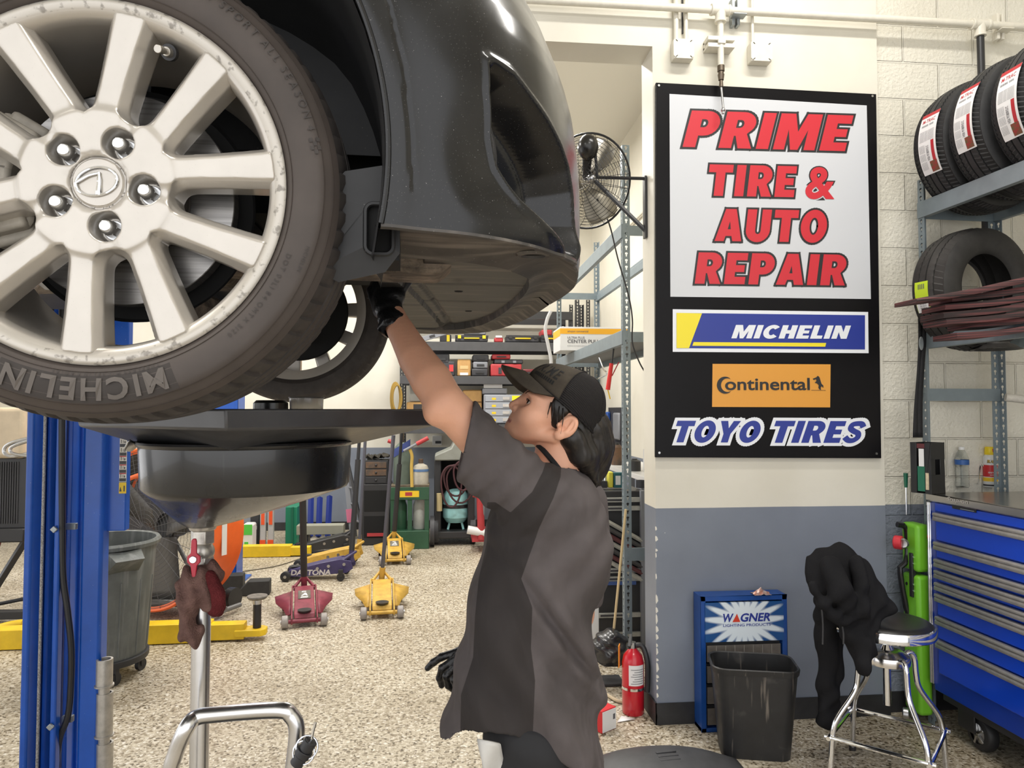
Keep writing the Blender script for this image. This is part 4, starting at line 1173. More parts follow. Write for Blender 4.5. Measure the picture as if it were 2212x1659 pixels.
g = MB(); a = at(1562, 1344, Y=wp.y - 0.007); c = at(1584, 1344, Y=wp.y - 0.007)
lz = a.z - 0.001; q = lambda px: at(px, 1344, Y=wp.y - 0.007).x - wp.x
letters(g, 'W', (q(1562), -0.0075, lz), (1, 0, 0), (0, 0, 1), q(1585) - q(1562), 0.041, 0.2, 0.03)
letters(g, 'GNER', (q(1600), -0.0075, lz), (1, 0, 0), (0, 0, 1), q(1664) - q(1600), 0.041, 0.2, 0.03)
letters(g, 'LIGHTING PRODUCTS', (q(1562), -0.0075, lz - 0.022), (1, 0, 0), (0, 0, 1), q(1665) - q(1562), 0.013, 0.0, 0.012)
g.build('blue_lettering', m_sblu, hd, smooth=False, weld=False)
MB().add([(q(1582), -0.0078, lz), (q(1599), -0.0078, lz), (q(1592), -0.0078, lz + 0.040)], [(0, 1, 2)]).build('red_triangle', mat('orange red print', srgb(214, 66, 40), 0.4), hd, smooth=False)
m_pdiv = mat('pale divider', srgb(150, 146, 138), 0.5)
m_smoke = mat('smoked plastic front', srgb(110, 104, 98), 0.3, var=0.2, vscale=20)
m_bin = mat('bin black', (0.025, 0.025, 0.027), 0.5)
zr = hz0 - 0.008
for r_ in range(4):
 hh = (hz0 - 0.03) / 4
 z1_, z0_ = zr - r_ * hh, zr - (r_ + 1) * hh + 0.008
 dr = MB().bb((0.03, 0.02, z0_), (WW - 0.03, WD - 0.02, z1_)).build('bin_drawer', m_bin, wag)
 MB().bb((0.032, 0.006, z0_ + 0.002), (WW - 0.032, 0.012, z1_ - 0.012)).build('clear_front', m_smoke, dr)
 for k in range(1, 8): MB().bb((0.032 + (WW - 0.064) * k / 8 - 0.0015, 0.003, z0_ + 0.006), (0.032 + (WW - 0.064) * k / 8 + 0.0015, 0.006, z1_ - 0.014)).build('divider', m_pdiv, dr)
 b = MB()
 for k in range(8):
  if (k + r_) % 8 in (4, 5, 6, 7, 0): b.bb((0.045 + (WW - 0.064) * k / 8, 0.001, z0_ + 0.01), (0.068 + (WW - 0.064) * k / 8, 0.0055, z0_ + 0.022))
 b.build('bin_tag', m_paper, dr)
p = at(1643, 1283, Z=WH); b = MB(); n_ = 9; P = []
for j in range(n_):
 P.append([(p.x + (j - 4) * 0.0105 + random.uniform(-.003, .003), p.y + (k - 4) * 0.008 + random.uniform(-.003, .003), WH + 0.002 + max(0, 0.03 - 0.0062 * (abs(j - 4) + abs(k - 4))) * random.uniform(0.4, 1.25)) for k in range(n_)])
b.grid(P); tag(b.build('crumpled_wrapper', mat('silver and pink wrapper', srgb(205, 190, 186), 0.3, 0.4, col2=srgb(190, 130, 110), vscale=60), smooth=False), 'crumpled shiny wrapper lying on the blue parts cabinet', 'wrapper')
bp_ = at(1632, 1627, Z=0)
bn = thing('waste_bin', 'scuffed black plastic waste bin in front of the blue parts cabinet', 'waste bin', (bp_.x + 0.0, bp_.y + 0.02, 0), math.radians(-14))
m_bk = streaks(streaks(mat('scuffed black plastic', (0.016, 0.016, 0.017), 0.45, var=0.3, vscale=9), (50, 50, 2.2), 0.60, 0.74, (0.22, 0.19, 0.16), 0.7), (9, 9, 9), 0.62, 0.75, (0.12, 0.11, 0.1), 0.4)
BH = 0.405
rr_loft(MB(), [(0.145, 0.085, 0.045, 0.012), (0.150, 0.09, 0.05, 0.002), (0.152, 0.092, 0.05, 0.02), (0.182, 0.117, 0.06, BH - 0.03), (0.188, 0.123, 0.062, BH - 0.028), (0.192, 0.127, 0.064, BH - 0.004), (0.188, 0.123, 0.062, BH), (0.182, 0.117, 0.06, BH - 0.004), (0.15, 0.09, 0.05, 0.03), (0.14, 0.08, 0.045, 0.028)]).build('tub', m_bk, bn)
sc = at(1914, 1350, d=3.06); sc.z = 0
seat_z = at(1925, 1343, Y=sc.y).z
stool = thing('stool', 'chrome swivel stool with a round black seat beside the tool chest', 'stool', sc, math.radians(8))
MB().lathe([(0, 0.0), (0.15, 0.0), (0.17, -0.004), (0.181, -0.014), (0.181, -0.02), (0, -0.02)], o=(0, 0, seat_z + 0.012), n=48).build('seat_pad', mat('black vinyl seat', (0.012, 0.012, 0.013), 0.35), stool)
MB().lathe([(0.176, 0.004), (0.187, 0.004), (0.189, 0), (0.189, -0.036), (0.186, -0.04), (0.0, -0.034)], o=(0, 0, seat_z - 0.004), n=56).build('seat_band', m_chrome, stool)
zc_ = at(1925, 1418, Y=sc.y).z
MB().cyl((0, 0, seat_z - 0.04), (0, 0, zc_), 0.014).lathe([(0.03, 0.03), (0.022, 0.045), (0.014, 0.07)], o=(0, 0, zc_)).build('spindle', m_chrome, stool)
MB().lathe([(0, 0.034), (0.03, 0.034), (0.06, 0.028), (0.088, 0.012), (0.092, 0.0), (0.09, -0.022), (0.08, -0.026), (0, -0.026)], o=(0, 0, zc_), n=44).build('hub', mat('satin chrome', (0.7, 0.68, 0.66), 0.18, 1.0), stool)
MB().cyl((0, 0, zc_ - 0.02), (0, 0, zc_ - 0.2), 0.016).build('screw_tube', m_chrome, stool)
LR = 0.262
for k in range(4):
 a = PI / 4 + k * PI / 2 + math.radians(38)
 ca, sa = math.cos(a), math.sin(a)
 P = [(ca * r, sa * r, z) for r, z in ((0.075, zc_ + 0.0), (0.105, zc_ + 0.014), (0.125, zc_ - 0.01), (0.132, zc_ - 0.08), (0.148, zc_ - 0.14), (0.222, zc_ - 0.24), (0.244, zc_ - 0.29), (0.252, 0.15), (LR, 0.012))]
 if k in (1, 3): P = [(ca * r, sa * r, z) for r, z in ((0.075, zc_ + 0.0), (0.105, zc_ + 0.014), (0.125, zc_ - 0.01), (0.132, zc_ - 0.08), (0.148, zc_ - 0.14), (0.222, zc_ - 0.24), (0.244, zc_ - 0.29), (0.252, 0.15), (LR, 0.012))]
 MB().tube(P, 0.0115, n=12, sub=5).build('leg', m_chrome, stool)
 MB().cyl((ca * LR, sa * LR, 0.001), (ca * LR, sa * LR, 0.016), 0.015).build('foot_cap', m_iron, stool)
 b2 = a + PI / 2; zz = 0.185
 p0, p1 = Vector((ca * 0.262, sa * 0.262, zz)), Vector((math.cos(b2) * 0.262, math.sin(b2) * 0.262, zz))
 MB().tube([p0 - (p1 - p0) * 0.05, p0, p1, p1 + (p1 - p0) * 0.05], 0.009, n=10).build('foot_rail', m_chrome, stool)
MB().tube([(-0.10, 0.12, seat_z - 0.03), (-0.16, 0.18, seat_z), (-0.19, 0.2, seat_z + 0.2)], 0.011, sub=4).tube([(-0.16, 0.02, seat_z - 0.03), (-0.22, 0.05, seat_z), (-0.25, 0.06, seat_z + 0.2)], 0.011, sub=4).build('back_frame', m_chrome, stool)
def jacket():
 J = lambda px, py, d: np.array(at(px, py, d=d))
 pts = [J(1748, 1180, 3.2), J(1945, 1560, 2.9)]
 lo = np.array([1.18, 2.62, 0.18]); hi = np.array([2.02, 3.40, 1.05])
 c = np.array(sc)
 lo, hi = np.array([c[0] - 0.42, c[1] - 0.30, 0.16]), np.array([c[0] + 0.16, c[1] + 0.36, 1.06])
 h = 0.0065
 xs, ys, zs = axis_grid(lo[0], hi[0], h), axis_grid(lo[1], hi[1], h), axis_grid(lo[2], hi[2], h)
 p = field(xs, ys, zs)
 W_ = lambda px, py, d: tuple(at(px, py, d=d))
 Y0 = at(1845, 1300, d=3.0).y
 pol = [(q.x, q.z) for q in (at(x, y, Y=Y0) for x, y in [(1757, 1246), (1770, 1212), (1800, 1192), (1858, 1179), (1880, 1190), (1905, 1235), (1926, 1285), (1938, 1318), (1905, 1332), (1882, 1352), (1870, 1400), (1850, 1425), (1830, 1446), (1818, 1420), (1800, 1350), (1772, 1312), (1752, 1266)])]
 X2, Z2 = p[0] + 0 * p[2], p[2] + 0 * p[0]
 s2 = poly_sd(X2, Z2, pol)
 yc_ = Y0 + 0.10 * (Z2 - 0.75) / 0.2 - 0.02 * np.sin(9 * (X2 - c[0]))
 th = 0.035 + 0.6 * np.clip(-s2, 0, 0.07)
 d = smax(s2 + 0.012, np.abs(p[1] - yc_) - th, 0.03)
 d = smin(d, s_chain(p, [W_(1756, 1262, 2.93), W_(1778, 1302, 2.91), W_(1808, 1336, 2.90), W_(1836, 1340, 2.91)], [0.016, 0.02, 0.022, 0.016], 0.006), 0.012)
 d = smin(d, s_chain(p, [W_(1795, 1225, 2.97), W_(1815, 1280, 2.90), W_(1835, 1318, 2.90)], [0.045, 0.05, 0.03], 0.01), 0.03)
 d = smin(d, s_chain(p, [W_(1845, 1215, 3.0), W_(1862, 1270, 2.93), W_(1862, 1322, 2.91), W_(1848, 1338, 2.9)], [0.03, 0.032, 0.028, 0.014], 0.01), 0.018)
 d = smin(d, s_chain(p, [W_(1790, 1290, 3.06), W_(1785, 1400, 3.10), W_(1788, 1500, 3.12), W_(1783, 1560, 3.12)], [0.055, 0.043, 0.04, 0.032], 0.01), 0.03)
 d = smin(d, s_chain(p, [W_(1812, 1380, 3.12), W_(1803, 1460, 3.13), W_(1797, 1530, 3.13)], [0.03, 0.028, 0.022], 0.01), 0.02)
 q = 0.0055 * np.sin(46 * (p[0] * 0.9 + p[2] * 0.55) + 5 * np.sin(8 * p[1] + 5 * p[2])) + 0.004 * np.sin(70 * (p[0] - 0.7 * p[2]) + 3 * np.sin(13 * p[2]))
 d = d + q * np.clip((0.99 - p[2]) / 0.05, 0.3, 1)
 V, F = surface_nets(xs, ys, zs, d)
 return V, F
V, F = jacket()
m_jk = mat('black fleece', (0.016, 0.016, 0.0175), 0.92, spec=0.05, bump=0.15, bscale=400)
jk = thing('hooded_jacket', 'black hooded jacket thrown over the back of the chrome stool', 'jacket', sc)
arr_obj('cloth', V - np.array(sc), F, m_jk, jk)
b = MB()
for (x0, y0), (x1, y1) in (((1774, 1305), (1777, 1392)), ((1818, 1345), (1822, 1392))):
 p0, p1 = at(x0, y0, d=2.90), at(x1, y1, d=2.885)
 b.tube([p0 - sc, (p0 + p1) / 2 - sc + Vector((0.004, 0, 0)), p1 - sc], 0.0032, n=8, sub=4)
b.build('drawstring', mat('grey cord', (0.035, 0.035, 0.037), 0.8), jk)
mp = at(1432, 1672, Z=0)
pn = thing('splash_shield', 'dark grey moulded plastic shield lying on the floor behind the man', 'plastic panel', (mp.x, mp.y, 0))
b = MB(); P = []
for j in range(25):
 u = j / 24 * 2 - 1; row = []
 for k in range(13):
  v = k / 12 * 2 - 1
  x = 0.36 * u; y = 0.2 * v * math.sqrt(max(0.0, 1 - 0.75 * u * u))
  z = 0.004 + 0.075 * (1 - abs(u) ** 2.4) * (1 - abs(v) ** 3)
  if 0.42 < u < 0.5: z += 0.012
  if abs(v - 0.4) < 0.06 and -0.5 < u < 0.3: z -= 0.006
  row.append((x, y, z))
 P.append(row)
b.grid(P); b.build('shell', mat('dark moulded plastic', (0.05, 0.05, 0.053), 0.5, var=0.2, vscale=12), pn, solid=0.004)
b = MB()
for k in range(3): b.box((0.02 + 0.0 * k, 0.02 - 0.03 * k, 0.083 - 0.002 * k), (0.09, 0.012, 0.006), rz=0.1)
b.build('rib', bpy.data.materials['dark moulded plastic'], pn, bevel=0.002)
CW = Vector((-0.444, 0.967, 1.844))
YCL = 1.83 - CW.y                       # car centre line, local
car = thing('car', 'black car raised on the lift, its silver front wheel and bumper overhead', 'car', CW)
car.rotation_euler = (math.radians(1.7), 0, math.radians(2.0))
m_body = speckle(speckle(mat('black car paint', (0.006, 0.006, 0.0065), 0.15, var=0.5, vscale=5, rvar=0.14), (0.10, 0.095, 0.09), 230, 0.16, 0.5), (0.3, 0.29, 0.28), 85, 0.06, 0.7)
m_und = streaks(speckle(mat('dirty underside plastic', (0.048, 0.044, 0.041), 0.6, col2=(0.12, 0.105, 0.092), vscale=7, cover=0.62, soft=0.18), (0.35, 0.33, 0.31), 120, 0.10, 0.7), (3, 26, 10), 0.52, 0.66, (0.24, 0.21, 0.18), 0.6)
m_tray = streaks(speckle(mat('black under tray', (0.034, 0.032, 0.031), 0.5, var=0.3, vscale=6), (0.30, 0.29, 0.27), 110, 0.08, 0.6), (5, 40, 14), 0.55, 0.68, (0.20, 0.17, 0.14), 0.5)
m_mud = streaks(mat('caked mud', (0.085, 0.068, 0.054), 0.9, col2=(0.30, 0.24, 0.185), vscale=18, cover=0.55, bump=0.5, bscale=90), (8, 70, 20), 0.5, 0.65, (0.24, 0.195, 0.155), 0.6)
m_liner = speckle(mat('wheel arch liner', (0.020, 0.020, 0.021), 0.5, var=0.35, vscale=7), (0.20, 0.19, 0.18), 60, 0.07, 0.5)
m_black = mat('deep black', (0.004, 0.004, 0.004), 0.8)
KN = [0.309, 0.316, 0.318, 0.313, 0.298, 0.280, 0.254]
def arch_R(phd): return min(0.43, 0.3697 + 0.00056 * max(phd, -8) + 0.0000145 * phd * phd)
def shell(v, t):
 """bumper and wing skin: v from bottom (0) to top (1), t from the wheel arch (0) to the nose (pi/2); arrays ok"""
 phd = -8 + 98 * v
 R = np.minimum(0.43, 0.3697 + 0.00056 * np.maximum(phd, -8) + 0.0000145 * phd * phd)
 Xa, Za = R * np.cos(np.radians(phd)), R * np.sin(np.radians(phd))
 xn = np.interp(v, np.linspace(0, 1, 7), KN) - CW.x
 n = 2.5 - 0.4 * v
 Ys = -0.032
 X = Xa + (xn - Xa) * np.sin(t) ** (2 / n)
 Y = YCL - (YCL - Ys) * np.cos(t) ** (2 / n)
 Zn = -0.04 + 0.56 * v
 Z = Za + (Zn - Za) * np.sin(t) - 0.012 * np.sin(2 * t) * (1 - v) ** 3
 return X, Y, Z
def tv_of(px, py):
 vv, tt = np.meshgrid(np.linspace(0, 1, 160), np.linspace(0.01, 1.57, 220), indexing='ij')
 X, Y, Z = shell(vv, tt)
 Rm = car.rotation_euler.to_matrix()
 W = np.stack([X, Y, Z], -1) @ np.array(Rm).T + np.array(CW) - np.array((0, 0, CAM_H))
 d = W @ np.array(_f); qx = 1106 + FPX * (W @ np.array(_r)) / d; qy = 829.5 - FPX * (W @ np.array(_u)) / d
 k = np.argmin((qx - px) ** 2 + (qy - py) ** 2 + 400 * (d > 1.45) ** 2)
 return tt.ravel()[k], vv.ravel()[k]
FOG = [tv_of(*q) for q in [(1054, 141), (1055, 203), (1070, 289), (1085, 347), (1106, 394), (1124, 430), (1161, 481), (1192, 533), (1200, 552), (1226, 560), (1233, 488), (1231, 416), (1222, 362), (1208, 318), (1179, 264), (1142, 213), (1106, 166), (1066, 137)]]
SEAM = [tv_of(*q) for q in [(840, 2), (857, 80), (872, 150), (882, 220), (886, 290), (890, 350), (897, 400)]]
NV, NT = 150, 300
ts = np.concatenate([[0], np.linspace(0.0015, 0.03, 10), np.linspace(0.04, PI / 2, NT - 11)])
vv, tt = np.meshgrid(np.linspace(0, 1, NV), ts, indexing='ij')
def skin(vv, tt):
 X, Y, Z = shell(vv, tt)
 e = 1e-3
 A = np.stack([a - b for a, b in zip(shell(np.clip(vv + e, 0, 1), tt), shell(np.clip(vv - e, 0, 1), tt))], -1)
 t1, t0 = np.clip(tt + e, 1e-4, PI / 2), np.clip(tt - e, 1e-4, PI / 2)
 B = np.stack([a - b for a, b in zip(shell(vv, t1), shell(vv, t0))], -1)
 N = np.cross(A, B); N /= (np.linalg.norm(N, axis=-1, keepdims=True) + 1e-12)
 flip = np.sum(N * np.stack([X * 0 + 0.4, Y - YCL, Z * 0], -1), -1) < 0
 N[flip] *= -1
 P = np.stack([X, Y, Z], -1)
 sd = poly_sd(tt * 0.75, vv * 0.55, [(a * 0.75, b * 0.55) for a, b in FOG])
 k = np.clip(-sd / 0.026, 0, 1); k = k * k * (3 - 2 * k)
 k2 = np.clip((-sd - 0.03) / 0.03, 0, 1)
 P = P - N * (0.045 * k + 0.02 * k2)[..., None]
 P[..., 0] -= 0.03 * k
 P = P + N * (0.006 * np.exp(-((sd - 0.004) / 0.007) ** 2))[..., None]
 sv = np.array([b for a, b in SEAM]); st_ = np.array([a for a, b in SEAM]); o = np.argsort(sv)
 dt = (tt - np.interp(vv, sv[o], st_[o])) * 0.9
 P = P - N * (0.004 * np.exp(-(dt / 0.0025) ** 2) * (vv > sv.min() - 0.01))[..., None]
 P[..., 1] -= 0.010 * np.exp(-(tt / 0.05) ** 2) * 1.0
 fin = np.exp(-((vv - 0.03) / 0.05) ** 2) * np.clip((tt - 0.10) / 0.4, 0, 1) * np.clip((1.05 - tt) / 0.3, 0, 1)
 P = P + N * (0.016 * fin)[..., None]
 sc_ = np.exp(-((vv - 0.17) / 0.1) ** 2) * np.exp(-((tt - 0.32) / 0.16) ** 2)
 P = P - N * (0.016 * sc_)[..., None]
 return P, sd
P, sd = skin(vv, tt)
V = P.reshape(-1, 3)
idx = np.arange(NV * NT).reshape(NV, NT)
F = np.stack([idx[:-1, :-1], idx[:-1, 1:], idx[1:, 1:], idx[1:, :-1]], -1).reshape(-1, 4)
V2 = V.copy(); V2[:, 1] = 2 * YCL - V2[:, 1]
bump = arr_obj('bumper_and_wing', np.concatenate([V, V2]), np.concatenate([F, F[:, ::-1] + len(V)]), m_body, car)
for sgn in (0, 1):
 b = MB(); pts = [Vector(P[i, 0]) for i in range(0, NV, 3)]
 if sgn: pts = [Vector((p.x, 2 * YCL - p.y, p.z)) for p in pts]
 b.tube(pts, 0.0042, n=8)
 b.build('arch_lip', m_body, car)
fp = Vector(P[int(NV * 0.30), np.argmin(abs(ts - 0.62))])
import itertools
def on_skin(px, py, inset=0.0):
 t, v = tv_of(px, py); q, s_ = skin(np.array([[v]]), np.array([[t]]))
 return Vector(q[0, 0]) + Vector((-inset * 0.5, inset, 0))
fl = on_skin(1104, 300)
lamp = MB().lathe([(0.0, 0.018), (0.03, 0.016), (0.042, 0.01), (0.046, 0.0), (0.052, 0.004), (0.056, -0.004), (0.05, -0.02)], o=fl + Vector((0.024, -0.026, 0.0)), axis=(0.86, -0.5, 0.05), n=36).build('fog_lamp', mat('lamp lens', (0.35, 0.35, 0.36), 0.12, 0.6), car)
MB().lathe([(0.056, 0.0), (0.066, 0.006), (0.07, -0.004), (0.066, -0.03)], o=fl + Vector((0.022, -0.022, 0)), axis=(0.86, -0.5, 0.05), n=36).build('bezel', mat('satin black plastic', (0.02, 0.02, 0.021), 0.4), lamp)
row, _ = skin(np.zeros((1, NT)), ts[None, :]); row = row[0]
cx, cy = -0.15, YCL
def under(row):
 R_ = []
 for k in range(len(row)):
  p = row[k]; t = ts[k]
  w = 0.235 + (0.10 - 0.235) * min(1, (t / 1.0))
  d = np.array([-0.15 - 0.75 * min(1, t / 1.2), 1.0 - 0.75 * min(1, t / 1.3), 0]); d /= np.linalg.norm(d)
  R_.append([tuple(p + d * w * f + np.array([0, 0, z])) for f, z in ((0, 0), (0.0, -0.004), (0.03, -0.006), (0.12, 0.0), (0.3, 0.014 + 0.0 * t), (0.6, 0.012), (0.85, 0.004), (0.97, -0.004), (1.0, 0.016), (1.02, 0.03))])
 return R_
UR = under(row)[::2]
b = MB(); b.grid(UR); b.grid([[(x, 2 * YCL - y, z) for x, y, z in r] for r in UR])
ud = b.build('bumper_underside', m_und, car, ang=50)
hq = Vector(UR[62][5])
MB().lathe([(0.03, 0.0), (0.027, -0.004), (0.02, -0.004), (0.017, 0.003)], o=hq + Vector((0.02, -0.0, 0.0)), n=28).build('drain_rim', m_und, ud)
MB().cyl(hq + Vector((0.02, 0, 0.004)), hq + Vector((0.02, 0, 0.0)), 0.018, n=24).build('drain_hole_shade', m_black, ud)  # black disc painted as the shade inside the hole, nothing is cut
inner = [r[-2] for r in UR]
iy = np.array([p[1] for p in inner]); ix = np.array([p[0] for p in inner]); o_ = np.argsort(iy)
def xfront(y):
 y = y if y <= YCL else 2 * YCL - y
 return float(np.interp(y, iy[o_], ix[o_]))
y0, y1 = float(iy.min()) - 0.01, 2 * YCL - float(iy.min()) + 0.01
NY, NX = 90, 110
XB_ = 0.33
tg = []
for j in range(NY):
 y = y0 + (y1 - y0) * j / (NY - 1); xf = xfront(y) + 0.03
 row_ = []
 for k in range(NX):
  x = XB_ + (xf - XB_) * k / (NX - 1)
  z = -0.042 + 0.012 * math.sin((y - y0) * 2.2)
  for ys in (0.62, 0.95, 1.32):
   z += 0.007 * math.exp(-((y - ys) / 0.007) ** 2)
  for xs in (0.20, 0.40):
   z += 0.007 * math.exp(-((x - xs - 0.12 * (y - 0.5)) / 0.007) ** 2)
  if 0.24 < x - 0.12 * (y - 0.5) < 0.37: z -= 0.012
  if y < 0.52 and 0.12 < x < 0.42: z += 0.02
  row_.append((x, y, z))
 tg.append(row_)
b = MB(); b.grid(tg); ut = b.build('under_tray', m_tray, car, ang=30)
for (x, y) in ((0.3, 0.75), (0.36, 1.1), (0.5, 0.6), (0.55, 1.0)):
 MB().lathe([(0, -0.003), (0.008, -0.002), (0.010, 0.0)], o=(x, y, -0.05), n=14).build('clip', m_black, ut)
b = MB();
b.prism([(-0.12, 0), (0.10, 0.0), (0.14, 0.03), (0.12, 0.06), (-0.12, 0.06)], (0.02, 0.26, -0.062), (1, 0, 0), (0, 0, 1), -0.16)
b.prism([(-0.14, 0), (0.06, 0.0), (0.08, 0.04), (-0.14, 0.05)], (0.0, 0.42, -0.07), (1, 0, 0), (0, 0, 1), -0.12)
b.build('mud_caked_panel', m_mud, ut, bevel=0.012)
b = MB(); b.prism([(0.16, 0.0), (0.46, -0.004), (0.50, 0.03), (0.16, 0.03)], (-0.01, 0.33, -0.052), (1, 0, 0), (0, 0, 1), -0.13); b.build('mud_caked_panel', m_mud, ut, bevel=0.008)
MB().bb((-0.45, 0.40, 0.06), (0.55, 2 * YCL - 0.40, 0.30)).build('engine', m_black, car)  # plain black block put in as the darkness of the engine bay
b = MB()
b.bb((-3.3, 0.28, -0.02), (0.1, 2 * YCL - 0.28, 0.05)); b.build('floor_pan', mat('underbody grey', (0.03, 0.03, 0.031), 0.6, var=0.3, vscale=5), car)
b = MB(); b.tube([(-0.16, 0.36, -0.07), (-0.12, 0.9, -0.075), (-0.16, 2 * YCL - 0.36, -0.07)], 0.045, n=10, sub=6); b.tube([(-0.02, 0.5, -0.03), (-0.5, 0.55, -0.05)], 0.04); b.build('subframe', m_mud, car)
for s_ in (0, 1):
 Y_ = lambda y: y if not s_ else 2 * YCL - y
 b = MB(); b.tube([(0.02, Y_(0.20), -0.10), (-0.02, Y_(0.32), -0.09), (-0.08, Y_(0.45), -0.06)], [0.03, 0.035, 0.03], n=10, sub=5); b.tube([(0.0, Y_(0.19), -0.10), (-0.25, Y_(0.42), -0.06)], [0.022, 0.03], n=10); b.build('control_arm', mat('cast alloy', (0.30, 0.29, 0.28), 0.6, 0.5, var=0.4, vscale=30) if not s_ else bpy.data.materials['cast alloy'], car)
 MB().cyl((0, Y_(0.24), -0.03), (-0.02, Y_(0.36), 0.36), 0.032).build('strut', m_black, car)
 b = MB(); G = []
 for k in range(33):
  phd = -14 + 208 * k / 32
  R = arch_R(min(phd, 180 - phd)) - 0.004
  a = math.radians(phd)
  G.append([(R * math.cos(a) * f, Y_(y), R * math.sin(a) * f) for y, f in ((-0.03, 1), (0.0, 0.985), (0.06, 0.99), (0.12, 0.975), (0.2, 0.99), (0.28, 0.985), (0.34, 0.97))])
 b.grid(G)
 b.add([(0.46 * math.cos(a), Y_(0.34), 0.46 * math.sin(a)) for a in np.linspace(math.radians(20), math.radians(160), 20)] , [tuple(range(20))])
 b.build('arch_liner', m_liner, car, ang=40)
def rrect(x0, z0, x1, z1, r, n=5):
 out = []
 for cx_, cz_, a0 in ((x1 - r, z1 - r, 0), (x0 + r, z1 - r, 90), (x0 + r, z0 + r, 180), (x1 - r, z0 + r, 270)):
  out += [(cx_ + r * math.cos(math.radians(a0 + 90 * k / n)), cz_ + r * math.sin(math.radians(a0 + 90 * k / n))) for k in range(n + 1)]
 return out
po = [(0.27, -0.10), (0.30, -0.115), (0.365, -0.10), (0.385, -0.075), (0.385, 0.03), (0.36, 0.045), (0.31, 0.035), (0.28, 0.0)]
ph_ = rrect(0.338, -0.078, 0.376, -0.008, 0.011)
tri = tessellate_polygon([[Vector((a, b_, 0)) for a, b_ in po], [Vector((a, b_, 0)) for a, b_ in ph_]])
b = MB(); b.add([(a, 0.03 + 0.35 * max(0, -0.06 - c), c) for a, c in po + ph_], [tuple(t) for t in tri])
spo = b.build('splash_panel', m_liner, car, solid=0.006, smooth=False)
b = MB()
b.tube([(a, 0.028, c) for a, c in ph_], 0.0035, n=6, closed=True); b.build('slot_rim', m_liner, spo)
MB().bb((0.33, 0.036, -0.085), (0.384, 0.13, 0.0)).build('slot_shade', m_black, spo)  # black box behind the opening stands in for the shade inside
top, _ = skin(np.ones((1, NT)), ts[None, :]); top = top[0][::6]
b = MB(); G = []
for p in top[::-1]:
 G.append([(p[0], p[1] + (2 * (YCL - p[1])) * f, p[2] + 0.10 * math.sin(PI * f) * (1 if p[1] < YCL - 0.05 else 0.2)) for f in np.linspace(0, 1, 17)])
b.grid(G); b.build('bonnet', m_body, car, ang=40)
b = MB(); G = []
def sect(x, zs, zb, zr, wb, wr):
 h = YCL + 0.03
 s_ = [(-0.025, zs), (-0.035, zs + 0.25 * (zb - zs)), (-0.03, zb - 0.2 * (zb - zs)), (0.0, zb), (0.12 * wr, zb + (zr - zb) * 0.5), (0.3 * wr, zr - 0.03), (0.5 * wr, zr)]
 l = [(x, y, z) for y, z in s_]
 return l + [(x, 2 * YCL - y, z) for _, y, z in l[::-1]]
for x, zs_, zb, zr, wr in ((-0.44, 0.43, 0.52, 0.60, 0.8), (-0.60, 0.40, 0.52, 0.62, 0.8), (-0.74, 0.31, 0.53, 0.64, 0.8), (-0.83, 0.17, 0.53, 0.66, 0.8), (-0.865, 0.0, 0.54, 0.67, 0.8), (-0.88, -0.06, 0.54, 0.68, 0.8), (-1.25, -0.06, 0.58, 0.95, 0.9), (-1.7, -0.06, 0.60, 1.12, 1), (-2.5, -0.06, 0.60, 1.13, 1), (-3.0, -0.06, 0.60, 0.9, 0.9), (-3.5, -0.04, 0.58, 0.66, 0.8), (-3.78, 0.0, 0.5, 0.55, 0.8)):
 G.append(sect(x, zs_, zb, zr, 0, wr))
b.grid(G); b.build('body_shell', m_body, car, ang=40)
m_alloy = speckle(mat('silver wheel paint', srgb(196, 190, 181), 0.30, 0.55, var=0.05, vscale=12, coat=0.3), (0.22, 0.2, 0.17), 210, 0.09, 0.35)
m_lip = streaks(mat('scuffed wheel lip', srgb(190, 184, 174), 0.36, 0.5), (90, 90, 90), 0.56, 0.66, (0.20, 0.18, 0.155), 0.8)
m_twall = mat('worn tyre sidewall', srgb(70, 62, 57), 0.62, var=0.16, vscale=11)
m_tread = mat('worn tyre tread', srgb(58, 53, 50), 0.7, var=0.3, vscale=22)
m_tlet = mat('raised tyre lettering', srgb(92, 85, 79), 0.6)
wheel = None
